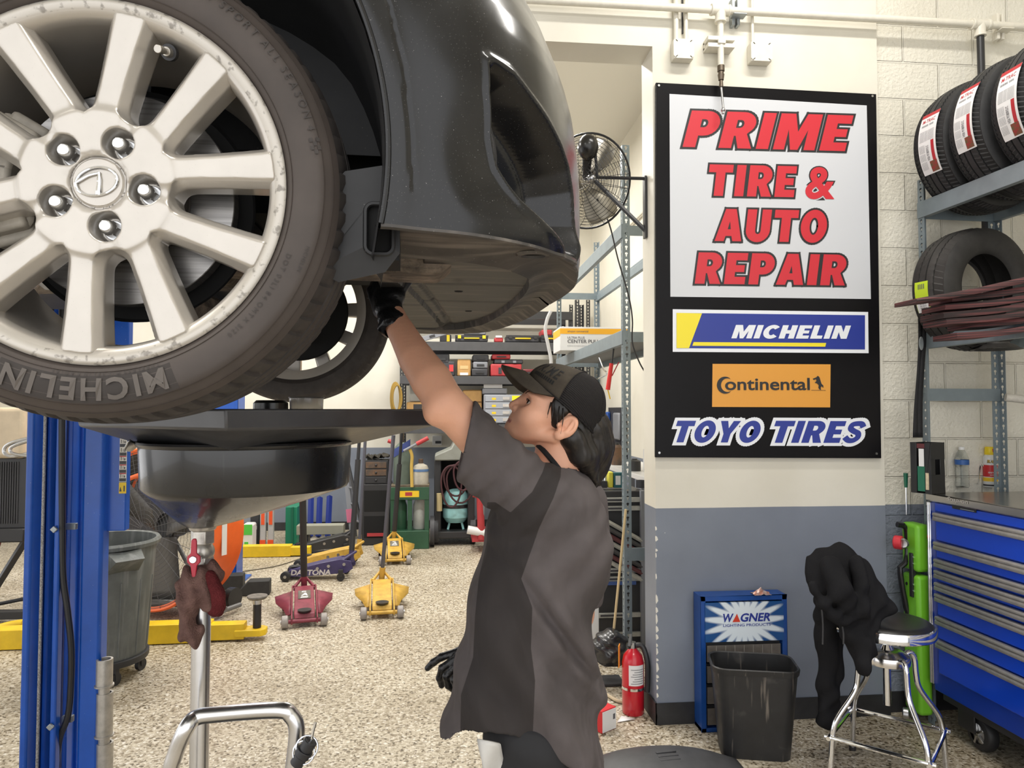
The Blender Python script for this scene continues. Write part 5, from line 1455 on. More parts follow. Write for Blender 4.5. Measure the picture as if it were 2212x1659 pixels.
def build_wheel():
 h = 0.0023
 xs = axis_grid(-0.232, 0.232, h); ys = axis_grid(-0.014, 0.074, h); zs = xs.copy()
 p = field(xs, ys, zs)
 rho = np.sqrt(p[0] ** 2 + p[2] ** 2)[:, :, :] + 0 * p[1]
 th = np.arctan2(p[2], p[0])
 per = 2 * PI / 5
 a = np.mod(th - math.radians(28) + per / 2, per) - per / 2
 u, w = rho * np.cos(a), rho * np.abs(np.sin(a))
 A = np.array((0.062 * math.cos(math.radians(9)), 0.062 * math.sin(math.radians(9)))); B = np.array((0.224 * math.cos(math.radians(20.3)), 0.224 * math.sin(math.radians(20.3))))
 d_ = B - A; t = np.clip(((u - A[0]) * d_[0] + (w - A[1]) * d_[1]) / (d_ @ d_), 0, 1)
 dist = np.hypot(u - A[0] - t * d_[0], w - A[1] - t * d_[1])
 ytop = 0.004 - 0.007 * np.clip((rho - 0.09) / 0.13, 0, 1)
 y = p[1] + 0 * rho
 hw = 0.0105 + 0.0075 * t ** 1.5 + 0.003 * (1 - t) ** 3 + 0.62 * np.clip(y - ytop, 0, 0.016)
 spoke = smax(smax((dist - hw) * 0.86, ytop - y, 0.003), y - 0.052, 0.004)
 hub = smax(rho - 0.087, 0.004 - y, 0.004); hub = smax(hub, y - 0.06, 0.004)
 d = smin(spoke, hub, 0.024)
 d = smax(d, rho - 0.2225, 0.003)
 al = np.mod(th - math.radians(28) - per / 2 + per / 2, per) - per / 2
 lx, lz = rho * np.cos(al - 0) - 0.0572, rho * np.sin(al)
 hole = np.hypot(lx, lz) - 0.0185 - 0.12 * np.clip(0.012 - y, 0, 0.03)
 hole = np.maximum(hole, y - 0.036)
 d = smax(d, -hole, 0.0025)
 d = smax(d, -(np.maximum(np.abs(rho - 0.0335) - 0.0012, y - 0.008)), 0.001)
 d = smax(d, -(np.maximum(rho - 0.0335, y - 0.0055)), 0.001)
 V, F = surface_nets(xs, ys, zs, d)
 w_ = arr_obj('wheel', V, F, m_alloy, None)
 lb = MB().lathe([(0.2125, 0.075), (0.211, 0.02), (0.214, 0.006), (0.2185, 0.001), (0.222, -0.001)], axis=(0, 1, 0), n=160)
 lb.lathe([(0.206, 0.20), (0.204, 0.12), (0.2125, 0.075)], axis=(0, 1, 0), n=160).lathe([(0.206, 0.20), (0.226, 0.212), (0.2365, 0.214), (0.236, 0.206), (0.226, 0.204), (0.222, 0.19)], axis=(0, 1, 0), n=160)
 lb.build('rim_barrel', m_alloy, w_, ang=50)
 MB().lathe([(0.222, -0.001), (0.2275, -0.0045), (0.233, -0.0050), (0.2368, -0.002), (0.237, 0.006), (0.233, 0.012)], axis=(0, 1, 0), n=160).build('rim_lip', m_lip, w_, ang=50)
 prof = [(0.2355, 0.004), (0.238, -0.001), (0.243, -0.006), (0.250, -0.0105), (0.258, -0.0130), (0.268, -0.0140), (0.278, -0.0132), (0.2865, -0.0108), (0.2875, -0.0092), (0.2945, -0.005), (0.3005, 0.0015), (0.3050, 0.009)]
 tb = MB().lathe(prof, axis=(0, 1, 0), n=200)
 tyre = tb.build('tire', m_twall, w_, ang=60)
 rib = MB()
 for r0 in (0.2455, 0.2872, 0.2985):
  yv = float(np.interp(r0, [q[0] for q in prof], [q[1] for q in prof]))
  rib.lathe([(r0 - 0.0008, yv - 0.0000), (r0, yv - 0.0013), (r0 + 0.0008, yv - 0.0000)], axis=(0, 1, 0), n=200)
 rib.build('sidewall_rib', m_twall, tyre)
 tr = [(0.3050, 0.009), (0.3085, 0.016), (0.3115, 0.026), (0.3135, 0.040), (0.3142, 0.052), (0.307, 0.0535), (0.307, 0.0605), (0.3147, 0.062), (0.3155, 0.085), (0.308, 0.0865), (0.308, 0.0945), (0.3157, 0.096), (0.3157, 0.125), (0.308, 0.1265), (0.308, 0.1345), (0.3155, 0.136), (0.3147, 0.16), (0.307, 0.1615), (0.307, 0.1685), (0.314, 0.17), (0.3115, 0.192), (0.3085, 0.203), (0.303, 0.211), (0.290, 0.222), (0.27, 0.226), (0.25, 0.222), (0.236, 0.21)]
 nb = 74; vs, fs = [], []
 na = nb * 4
 for k in range(na):
  for j, (r, yv) in enumerate(tr):
   ph = k % 4
   sk = 0.10 * max(0.0, (yv - 0.01)) / 0.05 * 0.5 if yv < 0.056 else 0.0
   a = 2 * PI * (k // 4) / nb + (0.0, 0.012, 0.016, 0.05)[ph] + sk * 0.45
   cut = ph in (1, 2) and (0.008 < yv < 0.05 or yv > 0.17) and r > 0.303
   rr_ = r - (0.0045 if cut and ph == 1 else (0.0045 if cut else 0))
   vs.append((rr_ * math.cos(a), yv, rr_ * math.sin(a)))
 nr = len(tr)
 fs = [(k * nr + j, ((k + 1) % na) * nr + j, ((k + 1) % na) * nr + j + 1, k * nr + j + 1) for k in range(na) for j in range(nr - 1)]
 MB().add(vs, fs).build('tread', m_tread, tyre, ang=25)
 yf = lambda rho_: -float(np.interp(rho_, [q[0] for q in prof], [q[1] for q in prof])) + 0.0018
 g = MB(); arc_letters(g, 'MICHELIN', (0, 0, 0), (1, 0, 0), (0, 0, 1), 0.2680, math.radians(-91.5), 0.0385, bold=0.03, yfun=lambda r_: yf(r_) + 0.0014, spacing=2.0)
 g.build('sidewall_lettering', m_tlet, tyre, smooth=False, weld=False)
 pt = MB()   # darker panel behind the large name
 A_ = np.linspace(math.radians(-115), math.radians(-68), 40)
 G_ = [[(r * math.cos(a), float(np.interp(r, [q[0] for q in prof], [q[1] for q in prof])) - 0.0003, r * math.sin(a)) for r in (0.2505, 0.26, 0.27, 0.28, 0.2855)] for a in A_]
 pt.grid(G_).build('name_panel', mat('dark name panel', srgb(54, 48, 44), 0.7), tyre)
 g = MB(); arc_letters(g, 'PILOT SPORT ALL SEASON 4', (0, 0, 0), (1, 0, 0), (0, 0, 1), 0.2815, math.radians(42.5), 0.0150, yfun=yf, bold=0.004, spacing=3.6)
 arc_letters(g, 'MICHELIN', (0, 0, 0), (1, 0, 0), (0, 0, 1), 0.2785, math.radians(-20), 0.0075, yfun=yf, spacing=2)
 arc_letters(g, 'DOT 03L1 84 OMTX 5120', (0, 0, 0), (1, 0, 0), (0, 0, 1), 0.2585, math.radians(-35), 0.0095, yfun=yf, spacing=3.2)
 arc_letters(g, 'TUBELESS MICHELIN RADIAL', (0, 0, 0), (1, 0, 0), (0, 0, 1), 0.2485, math.radians(-86), 0.0065, yfun=yf, spacing=5)
 g.build('small_lettering', m_tread, tyre, smooth=False, weld=False)
 g = MB()    # chequered flag mark
 for i in range(4):
  for j in range(3):
   if (i + j) % 2 == 0:
    a = math.radians(13.5 - 1.1 * i); r = 0.2745 + 0.0045 * j
    pts = []
    for da, dr in ((0, 0), (0, 0.0045), (-1.1, 0.0045), (-1.1, 0)):
     aa, rr2 = a + math.radians(da), r + dr
     pts.append((rr2 * math.cos(aa), -yf(rr2) - 0.0001, rr2 * math.sin(aa)))
    g.add(pts, [(0, 1, 2, 3)])
 g.build('chequer_mark', m_tread, tyre, smooth=False)
 cap = MB().lathe([(0, 0.0005), (0.02, 0.001), (0.030, 0.0025), (0.0322, 0.005)], axis=(0, 1, 0), n=48).build('centre_cap', m_alloy, w_)
 e = MB(); ca, sa = math.cos(math.radians(16)), math.sin(math.radians(16))
 el = [Vector((0.0255 * math.cos(q) * ca - 0.0178 * math.sin(q) * sa, -0.0012, 0.0255 * math.cos(q) * sa + 0.0178 * math.sin(q) * ca)) for q in np.linspace(0, 2 * PI, 40, endpoint=False)]
 e.tube(el, 0.0019, n=8, closed=True); e.tube([(-0.0255, -0.001, -0.003), (-0.01, -0.0014, 0.007), (0.0035, -0.0012, 0.0112)], 0.0022, n=8, sub=4); e.tube([(0.0030, -0.0012, 0.0118), (0.0035, -0.0014, 0.0), (0.0025, -0.001, -0.0175)], [0.0022, 0.003, 0.0036], n=8, sub=4)
 e.build('emblem', m_chrome, cap)
 m_nut = mat('lug nut chrome', (0.62, 0.63, 0.64), 0.18, 1.0)
 for k in range(5):
  a = math.radians(28 + 36 + 72 * k); c = Vector((0.0572 * math.cos(a), 0, 0.0572 * math.sin(a)))
  nt_ = MB().cyl(c + Vector((0, 0.040, 0)), c + Vector((0, 0.012, 0)), 0.0112, 0.0105, n=6).cyl(c + Vector((0, 0.036, 0)), c + Vector((0, 0.030, 0)), 0.0135, n=20)
  nt_.lathe([(0.0098, -0.0), (0.0095, 0.010), (0.007, 0.0135), (0.0, 0.0145)], o=c + Vector((0, 0.013, 0)), axis=(0, -1, 0), n=20)
  no = nt_.build('lug_nut', m_nut, w_, bevel=0.0006)
  MB().cyl(c + Vector((0, 0.0385, 0)), c + Vector((0, 0.0375, 0)), 0.0164, n=24).build('lug_seat', m_black, no)
 a = math.radians(65.5); c = Vector((0.2075 * math.cos(a) * 0.955, 0.018, 0.2075 * math.sin(a) * 0.955)); dr = Vector((-math.cos(a) * 0.35, -1, -math.sin(a) * 0.35)).normalized()
 vm = MB().cyl(c, c + dr * 0.012, 0.0075, 0.006, n=16).cyl(c + dr * 0.012, c + dr * 0.024, 0.004, n=12).cyl(c + dr * 0.022, c + dr * 0.034, 0.0052, n=14)
 vs_ = vm.build('valve_stem', mat('dull nickel', (0.5, 0.47, 0.42), 0.35, 0.9), w_, bevel=0.0006)
 MB().cyl(c + dr * -0.004, c + dr * 0.004, 0.0105, n=20).build('valve_base', m_iron, vs_)
 return w_
wheel = build_wheel()
wheel.parent = car
label(wheel, 'silver ten spoke wheel with worn tire')
far = wheel.copy(); COL.objects.link(far)
def _kids(a, b):
 for c in list(a.children):
  d = c.copy(); COL.objects.link(d); d.parent = b; _kids(c, d)
_kids(wheel, far)
far.parent = car
far.location = (0, 2 * YCL, 0); far.rotation_euler = (0, 0.3, PI)
for s_ in (0, 1):
 Y_ = lambda y: y if not s_ else 2 * YCL - y
 ax = (0, 1 if not s_ else -1, 0)
 bd = MB().lathe([(0.148, 0.0), (0.149, 0.001), (0.149, 0.027), (0.148, 0.028)], o=(0, Y_(0.088), 0), axis=ax, n=80).lathe([(0.09, 0.0), (0.148, 0.0)], o=(0, Y_(0.088), 0), axis=ax, n=80).build('brake_disc', streaks(mat('brake disc steel', (0.34, 0.33, 0.32), 0.32, 0.9), (4, 4, 240), 0.45, 0.65, (0.16, 0.155, 0.15), 0.6) if not s_ else bpy.data.materials['brake disc steel'], car)
 MB().lathe([(0.0, -0.03), (0.075, -0.03), (0.083, -0.024), (0.087, 0.0), (0.092, 0.002)], o=(0, Y_(0.088), 0), axis=ax, n=60).build('disc_hat', mat('rusty hat', (0.05, 0.04, 0.033), 0.7, var=0.5, vscale=30) if not s_ else bpy.data.materials['rusty hat'], bd)
 MB().lathe([(0.02, 0.0), (0.165, 0.0), (0.17, -0.008)], o=(0, Y_(0.135), 0), axis=ax, n=60).build('dust_shield', m_black, car)
 g = MB()
 def cb(a, r, dy, sz): g.box((r * math.cos(a), Y_(dy), r * math.sin(a)), sz, ry=-a)
 for a in (math.radians(150), math.radians(197)):
  cb(a, 0.142, 0.085, (0.055, 0.05, 0.06)); cb(a, 0.15, 0.055, (0.07, 0.03, 0.035))
  g.cyl((0.125 * math.cos(a), Y_(0.062), 0.125 * math.sin(a)), (0.125 * math.cos(a), Y_(0.05), 0.125 * math.sin(a)), 0.018, n=18)
 for k in range(5): cb(math.radians(150 + 47 * k / 4), 0.158, 0.105, (0.04, 0.09, 0.045))
 g.build('brake_caliper', mat('caliper grey', (0.33, 0.30, 0.25), 0.55, var=0.25, vscale=22) if not s_ else bpy.data.materials['caliper grey'], car, bevel=0.008)
class Field:
 def __init__(s, xs, ys, zs):
  s.xs, s.ys, s.zs = [np.asarray(a, dtype=np.float32) for a in (xs, ys, zs)]
  s.D = np.full((len(xs), len(ys), len(zs)), 1.0, dtype=np.float32)
 def _sl(s, lo, hi):
  return tuple(slice(max(0, int(np.searchsorted(a, l)) - 1), int(np.searchsorted(a, h)) + 1) for a, l, h in zip((s.xs, s.ys, s.zs), lo, hi))
 def op(s, fn, lo, hi, k, how):
  sl = s._sl(lo, hi)
  p = [s.xs[sl[0]][:, None, None], s.ys[sl[1]][None, :, None], s.zs[sl[2]][None, None, :]]
  e = fn(p)
  d = s.D[sl]
  s.D[sl] = smin(d, e, k) if how == 'add' else smax(d, -e, k)
 def add(s, fn, lo, hi, k=0.01): s.op(fn, lo, hi, k, 'add')
 def cut(s, fn, lo, hi, k=0.003): s.op(fn, lo, hi, k, 'cut')
 def chain(s, pts, rs, k=0.012, kk=0.012):
  P = np.array([list(q) for q in pts]); m = max(rs) + k + 0.03
  s.add(lambda p: s_chain(p, P, rs, kk), P.min(0) - m, P.max(0) + m, k)
 def mesh(s): return surface_nets(s.xs.astype(float), s.ys.astype(float), s.zs.astype(float), s.D)
def A(px, py, d): return np.array(at(px, py, d=d))
TH = math.radians(26.9)
HO = A(1222, 920, 1.487) + np.array([0.0, 0.073, 0.0])       # head centre (between the ears)
def HL(x, y, z):
 """head-local to world: face along -x, tilted up"""
 c, s_ = math.cos(TH), math.sin(TH)
 return HO + np.array([x * c + z * s_, y, -x * s_ + z * c])
def h_inv(p):
 c, s_ = math.cos(TH), math.sin(TH)
 dx, dy, dz = p[0] - HO[0], p[1] - HO[1], p[2] - HO[2]
 return [dx * c - dz * s_, dy + 0 * dx + 0 * dz, dx * s_ + dz * c]
S_L, E_L, W_L = A(1135, 1040, 1.48), A(953, 872, 1.425), A(850, 686, 1.56)
S_R, E_R, W_R = A(1240, 1085, 1.76), A(1244, 1325, 1.80), A(1082, 1416, 1.73)
HIP_L, HIP_R = A(1135, 1600, 1.50), A(1165, 1600, 1.70)
person = thing('person', 'person in a dark grey work shirt and cap reaching up under the car', 'person', (HIP_L[0], (HIP_L[1] + HIP_R[1]) / 2, 0))
PO = np.array(person.location)
m_skin = mat('skin', srgb(224, 168, 138), 0.5, var=0.06, vscale=14, bump=0.05, bscale=250)
m_skin.node_tree.nodes['Principled BSDF'].inputs['Subsurface Weight'].default_value = 0.12
m_skin.node_tree.nodes['Principled BSDF'].inputs['Subsurface Radius'].default_value = (0.012, 0.005, 0.003)
m_lipm = mat('lips', srgb(178, 112, 100), 0.42)
m_shirt = mat('grey work shirt', srgb(100, 93, 93), 0.88, col2=srgb(76, 71, 70), vscale=5, cover=0.5, soft=0.25, spec=0.2, bump=0.06, bscale=500)
m_knit = mat('black knit side panel', srgb(54, 50, 49), 0.92, spec=0.15, bump=0.25, bscale=420)
m_glove = mat('black nitrile', (0.008, 0.008, 0.009), 0.32, bump=0.2, bscale=120)
m_pants = mat('black trousers', (0.014, 0.014, 0.016), 0.8, var=0.2, vscale=8)
m_hair = streaks(mat('dark brown hair', (0.010, 0.0075, 0.006), 0.42), (160, 160, 8), 0.5, 0.7, (0.035, 0.026, 0.02), 0.7)
def build_body():
 H0, H1 = HO - 0.135, HO + 0.135
 xs = axis_grid(min(W_L[0], W_R[0]) - 0.1, S_R[0] + 0.25, 0.0075, [(HO[0] - 0.145, HO[0] + 0.035, 0.0021)])
 ys = axis_grid(S_L[1] - 0.12, S_R[1] + 0.12, 0.0075, [(HO[1] - 0.088, HO[1] + 0.03, 0.0021)])
 zs = axis_grid(0.03, max(W_L[2], HO[2] + 0.14) + 0.06, 0.0085, [(HO[2] - 0.075, HO[2] + 0.075, 0.0021)])
 f = Field(xs, ys, zs)
 pel = (HIP_L + HIP_R) / 2 + np.array([0.0, 0, 0.02])
 chest = A(1185, 1150, 1.61); waist = A(1130, 1400, 1.61)
 nb = HL(0.052, 0, -0.135)
 f.chain([pel, waist, chest, nb + np.array([0, 0, -0.03])], [0.092, 0.095, 0.115, 0.06], 0.03, 0.04)
 f.chain([S_L, chest + np.array([0, -0.06, 0.02])], [0.05, 0.08], 0.03)
 f.chain([S_R, chest + np.array([0, 0.06, 0.02])], [0.05, 0.08], 0.03)
 for hp, kx in ((HIP_L, -0.03), (HIP_R, 0.02)):
  kn = np.array([hp[0] + kx, hp[1], 0.48]); an = np.array([hp[0] + 0.03 + kx, hp[1], 0.09])
  f.chain([hp, kn, an, an + np.array([-0.14, 0, -0.035])], [0.085, 0.056, 0.04, 0.032], 0.02)
 f.chain([HL(0.018, 0, -0.02), HL(0.035, 0, -0.08), nb], [0.054, 0.053, 0.062], 0.02)
 q = lambda t, a=E_L, b=W_L: a + (b - a) * t
 f.chain([S_L, S_L + (E_L - S_L) * 0.5, E_L + np.array([0.006, 0, 0.004]), q(0.22) + np.array([0.004, 0, 0.004]), q(0.5), q(0.8), W_L, W_L + (W_L - E_L) * 0.12], [0.05, 0.045, 0.0395, 0.0415, 0.0365, 0.0295, 0.027, 0.026], 0.012, 0.003)
 f.add(lambda p: s_ell(p, E_L + np.array([-0.012, -0.012, -0.022]), (0.018, 0.018, 0.018)), E_L - 0.08, E_L + 0.08, 0.03)
 f.chain([S_R, E_R, E_R + (W_R - E_R) * 0.3, W_R], [0.05, 0.042, 0.041, 0.028], 0.012, 0.02)
 lo, hi = HO - 0.17, HO + 0.17
 def hs(fn, k=0.012): f.add(lambda p: fn(h_inv(p)), lo, hi, k)
 def hc(fn, k=0.004): f.cut(lambda p: fn(h_inv(p)), lo, hi, k)
 E = lambda c, r, R=None: (lambda p: s_ell(p, c, r, R))
 hs(E((-0.008, 0, 0.043), (0.086, 0.071, 0.072)))
 hs(E((-0.055, 0, -0.005), (0.046, 0.0545, 0.061)), 0.02)
 hs(E((-0.072, 0, -0.038), (0.032, 0.033, 0.033)), 0.02)
 hs(E((-0.087, 0, -0.054), (0.018, 0.021, 0.015)), 0.014)       # chin
 for sg in (-1, 1):
  hs(lambda p, sg=sg: s_cap(p, (-0.010, sg * 0.054, -0.030), (-0.078, sg * 0.018, -0.056), 0.014, 0.012), 0.012)   # jaw
  hs(E((-0.066, sg * 0.038, -0.010), (0.025, 0.020, 0.026)), 0.028)   # cheek
  hs(E((-0.072, sg * 0.034, 0.026), (0.026, 0.026, 0.010)), 0.012)    # brow
  hc(E((-0.100, sg * 0.034, 0.010), (0.020, 0.017, 0.012)), 0.010)    # socket
 hs(lambda p: s_cap(p, (-0.093, 0, 0.022), (-0.1065, 0, -0.004), 0.0085, 0.0095), 0.008)
 hs(E((-0.1085, 0, -0.0085), (0.0105, 0.0105, 0.0095)), 0.006)
 for sg in (-1, 1):
  hs(E((-0.1005, sg * 0.0125, -0.0115), (0.010, 0.0075, 0.0075)), 0.005)
  hc(E((-0.1055, sg * 0.0065, -0.019), (0.0055, 0.0032, 0.0035)), 0.002)
 hs(E((-0.0925, 0, -0.030), (0.011, 0.024, 0.014)), 0.008)        # muzzle
 hs(E((-0.0980, 0, -0.0358), (0.0068, 0.0205, 0.0042)), 0.0035)   # lips
 hs(E((-0.0975, 0, -0.0448), (0.0072, 0.0185, 0.0048)), 0.0035)
 hc(lambda p: s_cap([p[0], np.abs(p[1]), p[2]], (-0.106, 0.0, -0.0402), (-0.0915, 0.0235, -0.0415), 0.0017, 0.0014), 0.0015)
 for sg in (-1, 1):      # lids around the eye ball
  hs(E((-0.0775, sg * 0.033, 0.0110), (0.0142, 0.0152, 0.0128)), 0.004)
  hc(E((-0.0910, sg * 0.0355, 0.0112), (0.0098, 0.0122, 0.0046)), 0.0014)
 for sg in (-1, 1):
  Re = np.array(Matrix.Rotation(sg * 0.42, 3, 'Z') @ Matrix.Rotation(0.25, 3, 'Y'))
  hs(E((0.004, sg * 0.0735, 0.0), (0.0195, 0.0085, 0.027), Re), 0.004)
  hs(E((-0.004, sg * 0.072, -0.024), (0.0105, 0.0075, 0.010), Re), 0.006)
  hc(E((0.002, sg * 0.084, 0.004), (0.0128, 0.0105, 0.0185), Re), 0.002)
  hc(E((-0.007, sg * 0.083, -0.006), (0.0075, 0.014, 0.009), Re), 0.002)
  hs(lambda p, sg=sg: s_cap(p, (0.010, sg * 0.0775, 0.014), (0.005, sg * 0.078, -0.012), 0.003, 0.003), 0.004)
  hs(E((-0.0145, sg * 0.0735, -0.005), (0.004, 0.0045, 0.006)), 0.003)
 V, F = f.mesh()
 c = h_inv([V[F[:, 0], 0], V[F[:, 0], 1], V[F[:, 0], 2]])
 lip = (((c[0] + 0.098) / 0.0095) ** 2 + (c[1] / 0.0225) ** 2 + ((c[2] + 0.0405) / 0.0098) ** 2 < 1) & (c[0] < -0.0935)
 return arr_obj('body', V - PO, F, [m_skin, m_lipm], person, lip.astype(int))
build_body()
m_eye = mat('eye white', srgb(205, 198, 190), 0.15); m_iris = mat('brown iris', (0.035, 0.02, 0.012), 0.1); m_brow = mat('eyebrow hair', srgb(92, 62, 48), 0.8)
for sg in (-1, 1):
 c = Vector(HL(-0.0775, sg * 0.033, 0.0110) - PO)
 e = MB().sphere(c, 0.0122, 24, 16).build('eye', m_eye, person)
 gz = (Vector(HL(-1, -0.22, 0.12)) - Vector(HL(0, 0, 0))).normalized()
 MB().lathe([(0, 0.0127), (0.003, 0.0126), (0.0056, 0.0113)], o=c, axis=gz, n=20).build('iris', m_iris, e)
 b = MB(); b.tube([Vector(HL(-0.0985, sg * 0.015, 0.027) - PO), Vector(HL(-0.095, sg * 0.031, 0.031) - PO), Vector(HL(-0.080, sg * 0.050, 0.026) - PO)], [0.0016, 0.0026, 0.001], n=6, sub=5); b.build('eyebrow', m_brow, person)
 b = MB(); b.tube([Vector(HL(-0.0905, sg * 0.0235, 0.0130) - PO), Vector(HL(-0.0925, sg * 0.033, 0.0164) - PO), Vector(HL(-0.0855, sg * 0.0455, 0.0132) - PO)], [0.0007, 0.0011, 0.0007], n=6, sub=5); b.build('lashes', m_hair, person)
def build_hair():
 lo, hi = HO + np.array([-0.13, -0.13, -0.24]), HO + np.array([0.2, 0.13, 0.12])
 xs, ys, zs = [axis_grid(lo[i], hi[i], 0.0032) for i in range(3)]
 f = Field(xs, ys, zs)
 f.add(lambda p: s_ell(h_inv(p), (-0.006, 0, 0.042), (0.0885, 0.0765, 0.08)), lo, hi)
 def keep(p):
  q = h_inv(p)
  front = -(q[0] + 0.046 - 0.55 * np.clip(0.028 - q[2], 0, 1))      # face side kept clear
  return smax(smax(front, -(q[2] + 0.012 + 0.0 * q[0]), 0.004), q[2] - (0.0335 - 0.27 * q[0]), 0.002)
 f.op(lambda p: -keep(p), lo, hi, 0.004, 'cut')
 f.cut(lambda p: s_ell([h_inv(p)[0], np.abs(h_inv(p)[1]), h_inv(p)[2]], (0.001, 0.078, -0.004), (0.024, 0.016, 0.034)), lo, hi, 0.003)
 mass = [(A(1268, 928, 1.56), 0.052), (A(1275, 965, 1.57), 0.048), (A(1277, 1005, 1.585), 0.036), (A(1281, 1045, 1.59), 0.012)]
 f.chain([m[0] for m in mass], [m[1] for m in mass], 0.02, 0.02)
 f.chain([A(1240, 945, 1.505), A(1262, 985, 1.52), A(1285, 1038, 1.545)], [0.026, 0.028, 0.008], 0.012)
 f.chain([A(1225, 950, 1.51), A(1240, 975, 1.52), A(1262, 1010, 1.535)], [0.018, 0.02, 0.006], 0.012)
 f.chain([A(1250, 945, 1.63), A(1270, 990, 1.63), A(1290, 1040, 1.62)], [0.03, 0.03, 0.01], 0.012)
 p = [f.xs[:, None, None], f.ys[None, :, None], f.zs[None, None, :]]
 sw = p[1] * 190 + (p[0] - HO[0]) * 150 + 5 * np.sin((p[2] - HO[2]) * 22)
 f.D += (0.0016 * np.sin(sw) + 0.0010 * np.sin(sw * 2.3 + 1)).astype(np.float32)
 V, F = f.mesh()
 return arr_obj('hair', V - PO, F, m_hair, person)
build_hair()
b = MB()   # loose strands by the ear
for (x0, y0, z0), (x1, y1, z1), (x2, y2, z2) in (((-0.042, -0.070, 0.032), (-0.036, -0.074, 0.012), (-0.030, -0.073, -0.008)), ((-0.03, -0.073, 0.03), (-0.024, -0.078, 0.008), (-0.012, -0.080, -0.018)), ((-0.048, -0.066, 0.03), (-0.045, -0.07, 0.01), (-0.041, -0.068, -0.003)), ((-0.022, -0.074, 0.03), (-0.012, -0.083, 0.008), (-0.004, -0.086, -0.02))):
 b.tube([Vector(HL(x0, y0, z0) - PO), Vector(HL(x1, y1, z1) - PO), Vector(HL(x2, y2, z2) - PO)], [0.0016, 0.0011, 0.0003], n=5, sub=4)
b.build('hair_strands', m_hair, person)
cap = thing('cap', None, None);
bpy.data.objects.remove(cap)
m_capf = mat('worn olive cap cloth', srgb(80, 73, 62), 0.85, col2=srgb(58, 52, 46), vscale=16, cover=0.5, soft=0.2, spec=0.2)
m_mesh = mat('black cap mesh', srgb(40, 37, 37), 0.8, spec=0.2)
nt = m_mesh.node_tree; wv = nt.nodes.new('ShaderNodeTexWave'); wv.inputs['Scale'].default_value = 95; wv.bands_direction = 'DIAGONAL'
tcm = nt.nodes.new('ShaderNodeTexCoord'); nt.links.new(tcm.outputs['Object'], wv.inputs['Vector'])
bpn = nt.nodes.new('ShaderNodeBump'); bpn.inputs['Strength'].default_value = 0.8; bpn.inputs['Distance'].default_value = 0.003
nt.links.new(wv.outputs['Fac'], bpn.inputs['Height']); nt.links.new(bpn.outputs['Normal'], nt.nodes['Principled BSDF'].inputs['Normal'])
def cap_pt(a, e, off=0.0):
 """a: azimuth (0 = face), e: 0 at the edge .. 1 at the button"""
 ca, sa = math.cos(a), math.sin(a)
 rx = 0.0975 if ca > 0 else 0.0935
 base = Vector((-0.010 - rx * ca, 0.0835 * sa, 0))
 zb = 0.0285 - 0.27 * base.x
 if ca < -0.55: zb += 0.000
 t = e * PI / 2
 x = 0.006 + (base.x - 0.006) * math.cos(t) ** 0.82; y = base.y * math.cos(t) ** 0.82
 z = zb + (0.124 - zb) * math.sin(t) ** 0.95
 if ca > 0.2: x -= 0.004 * math.sin(2 * t) * ca      # tall front panel
 n = Vector((x, y, z - 0.03)).normalized()
 return HL(*(Vector((x, y, z)) + n * off)) - PO
def cap_shell(name, a0, a1, m, n=28):
 b = MB(); b.grid([[cap_pt(a0 + (a1 - a0) * k / n, j / 16) for j in range(17)] for k in range(n + 1)])
 return b.build(name, m, person, solid=0.0024)
FA = math.radians(74)
crown = cap_shell('cap', -FA, FA, m_capf, 30)
label(crown, 'worn olive cap with black mesh back')
mb_ = cap_shell('cap_mesh', FA, 2 * PI - FA, m_mesh, 50); mb_.parent = crown
b = MB()
for a in (FA, -FA, PI * 0.78, -PI * 0.78): b.tube([Vector(cap_pt(a, j / 14, 0.0012)) for j in range(15)], 0.0012, n=6)
b.build('seam', m_mesh, crown)
b = MB(); b.tube([Vector(cap_pt(2 * PI * k / 60, 0.01, 0.001)) for k in range(60)], 0.0016, n=6, closed=True); b.build('edge_binding', m_mesh, crown)
tp = Vector(HL(-0.004, 0, 0.1245) - PO); MB().sphere(tp, 0.0075, 14, 8, sc=(1, 1, 0.7)).build('button', m_mesh, crown)
G = []
for k in range(21):
 u = (k / 20 - 0.5) * 2; a = u * math.radians(66)
 root = Vector(cap_pt(a, 0.0)) ; row_ = []
 for j in range(9):
  t = j / 8; ext = 0.064 * math.sqrt(max(0.0, 1 - abs(u) ** 2.4)) * t
  v_ = Vector(HL(0, 0, 0)); e_ = ext / 0.064; w_ = Vector(HL(-ext, 0, 0.014 * (1 - u * u) * min(1, t * 5) - 0.014 * e_ * (1 - u * u) - 0.04 * e_ * u * u)) - v_
  row_.append(root + w_)
 G.append(row_)
b = MB(); b.grid(G); b.build('brim', m_capf, crown, solid=0.0035)
g = MB()   # dark embroidered name on the front panel
V, F = text_mesh('PRIME', 0.0, 0.012, 3, 1.15)
x0, x1 = min(p[0] for p in V), max(p[0] for p in V); y0, y1 = min(p[1] for p in V), max(p[1] for p in V)
g.add([cap_pt(-math.radians(13 + 46 * (p[0] - x0) / (x1 - x0)), 0.24 + 0.22 * (p[1] - y0) / (y1 - y0), 0.0022) for p in V], F)
V, F = text_mesh('lllllllllll', 0.0, 0.03, 2)
x0, x1 = min(p[0] for p in V), max(p[0] for p in V); y0, y1 = min(p[1] for p in V), max(p[1] for p in V)
g.add([cap_pt(-math.radians(20 + 38 * (p[0] - x0) / (x1 - x0)), 0.13 + 0.07 * (p[1] - y0) / (y1 - y0), 0.0022) for p in V], F)
g.build('cap_lettering', mat('dark thread', (0.006, 0.006, 0.006), 0.8), crown, smooth=False, weld=False)
DC = 1.60
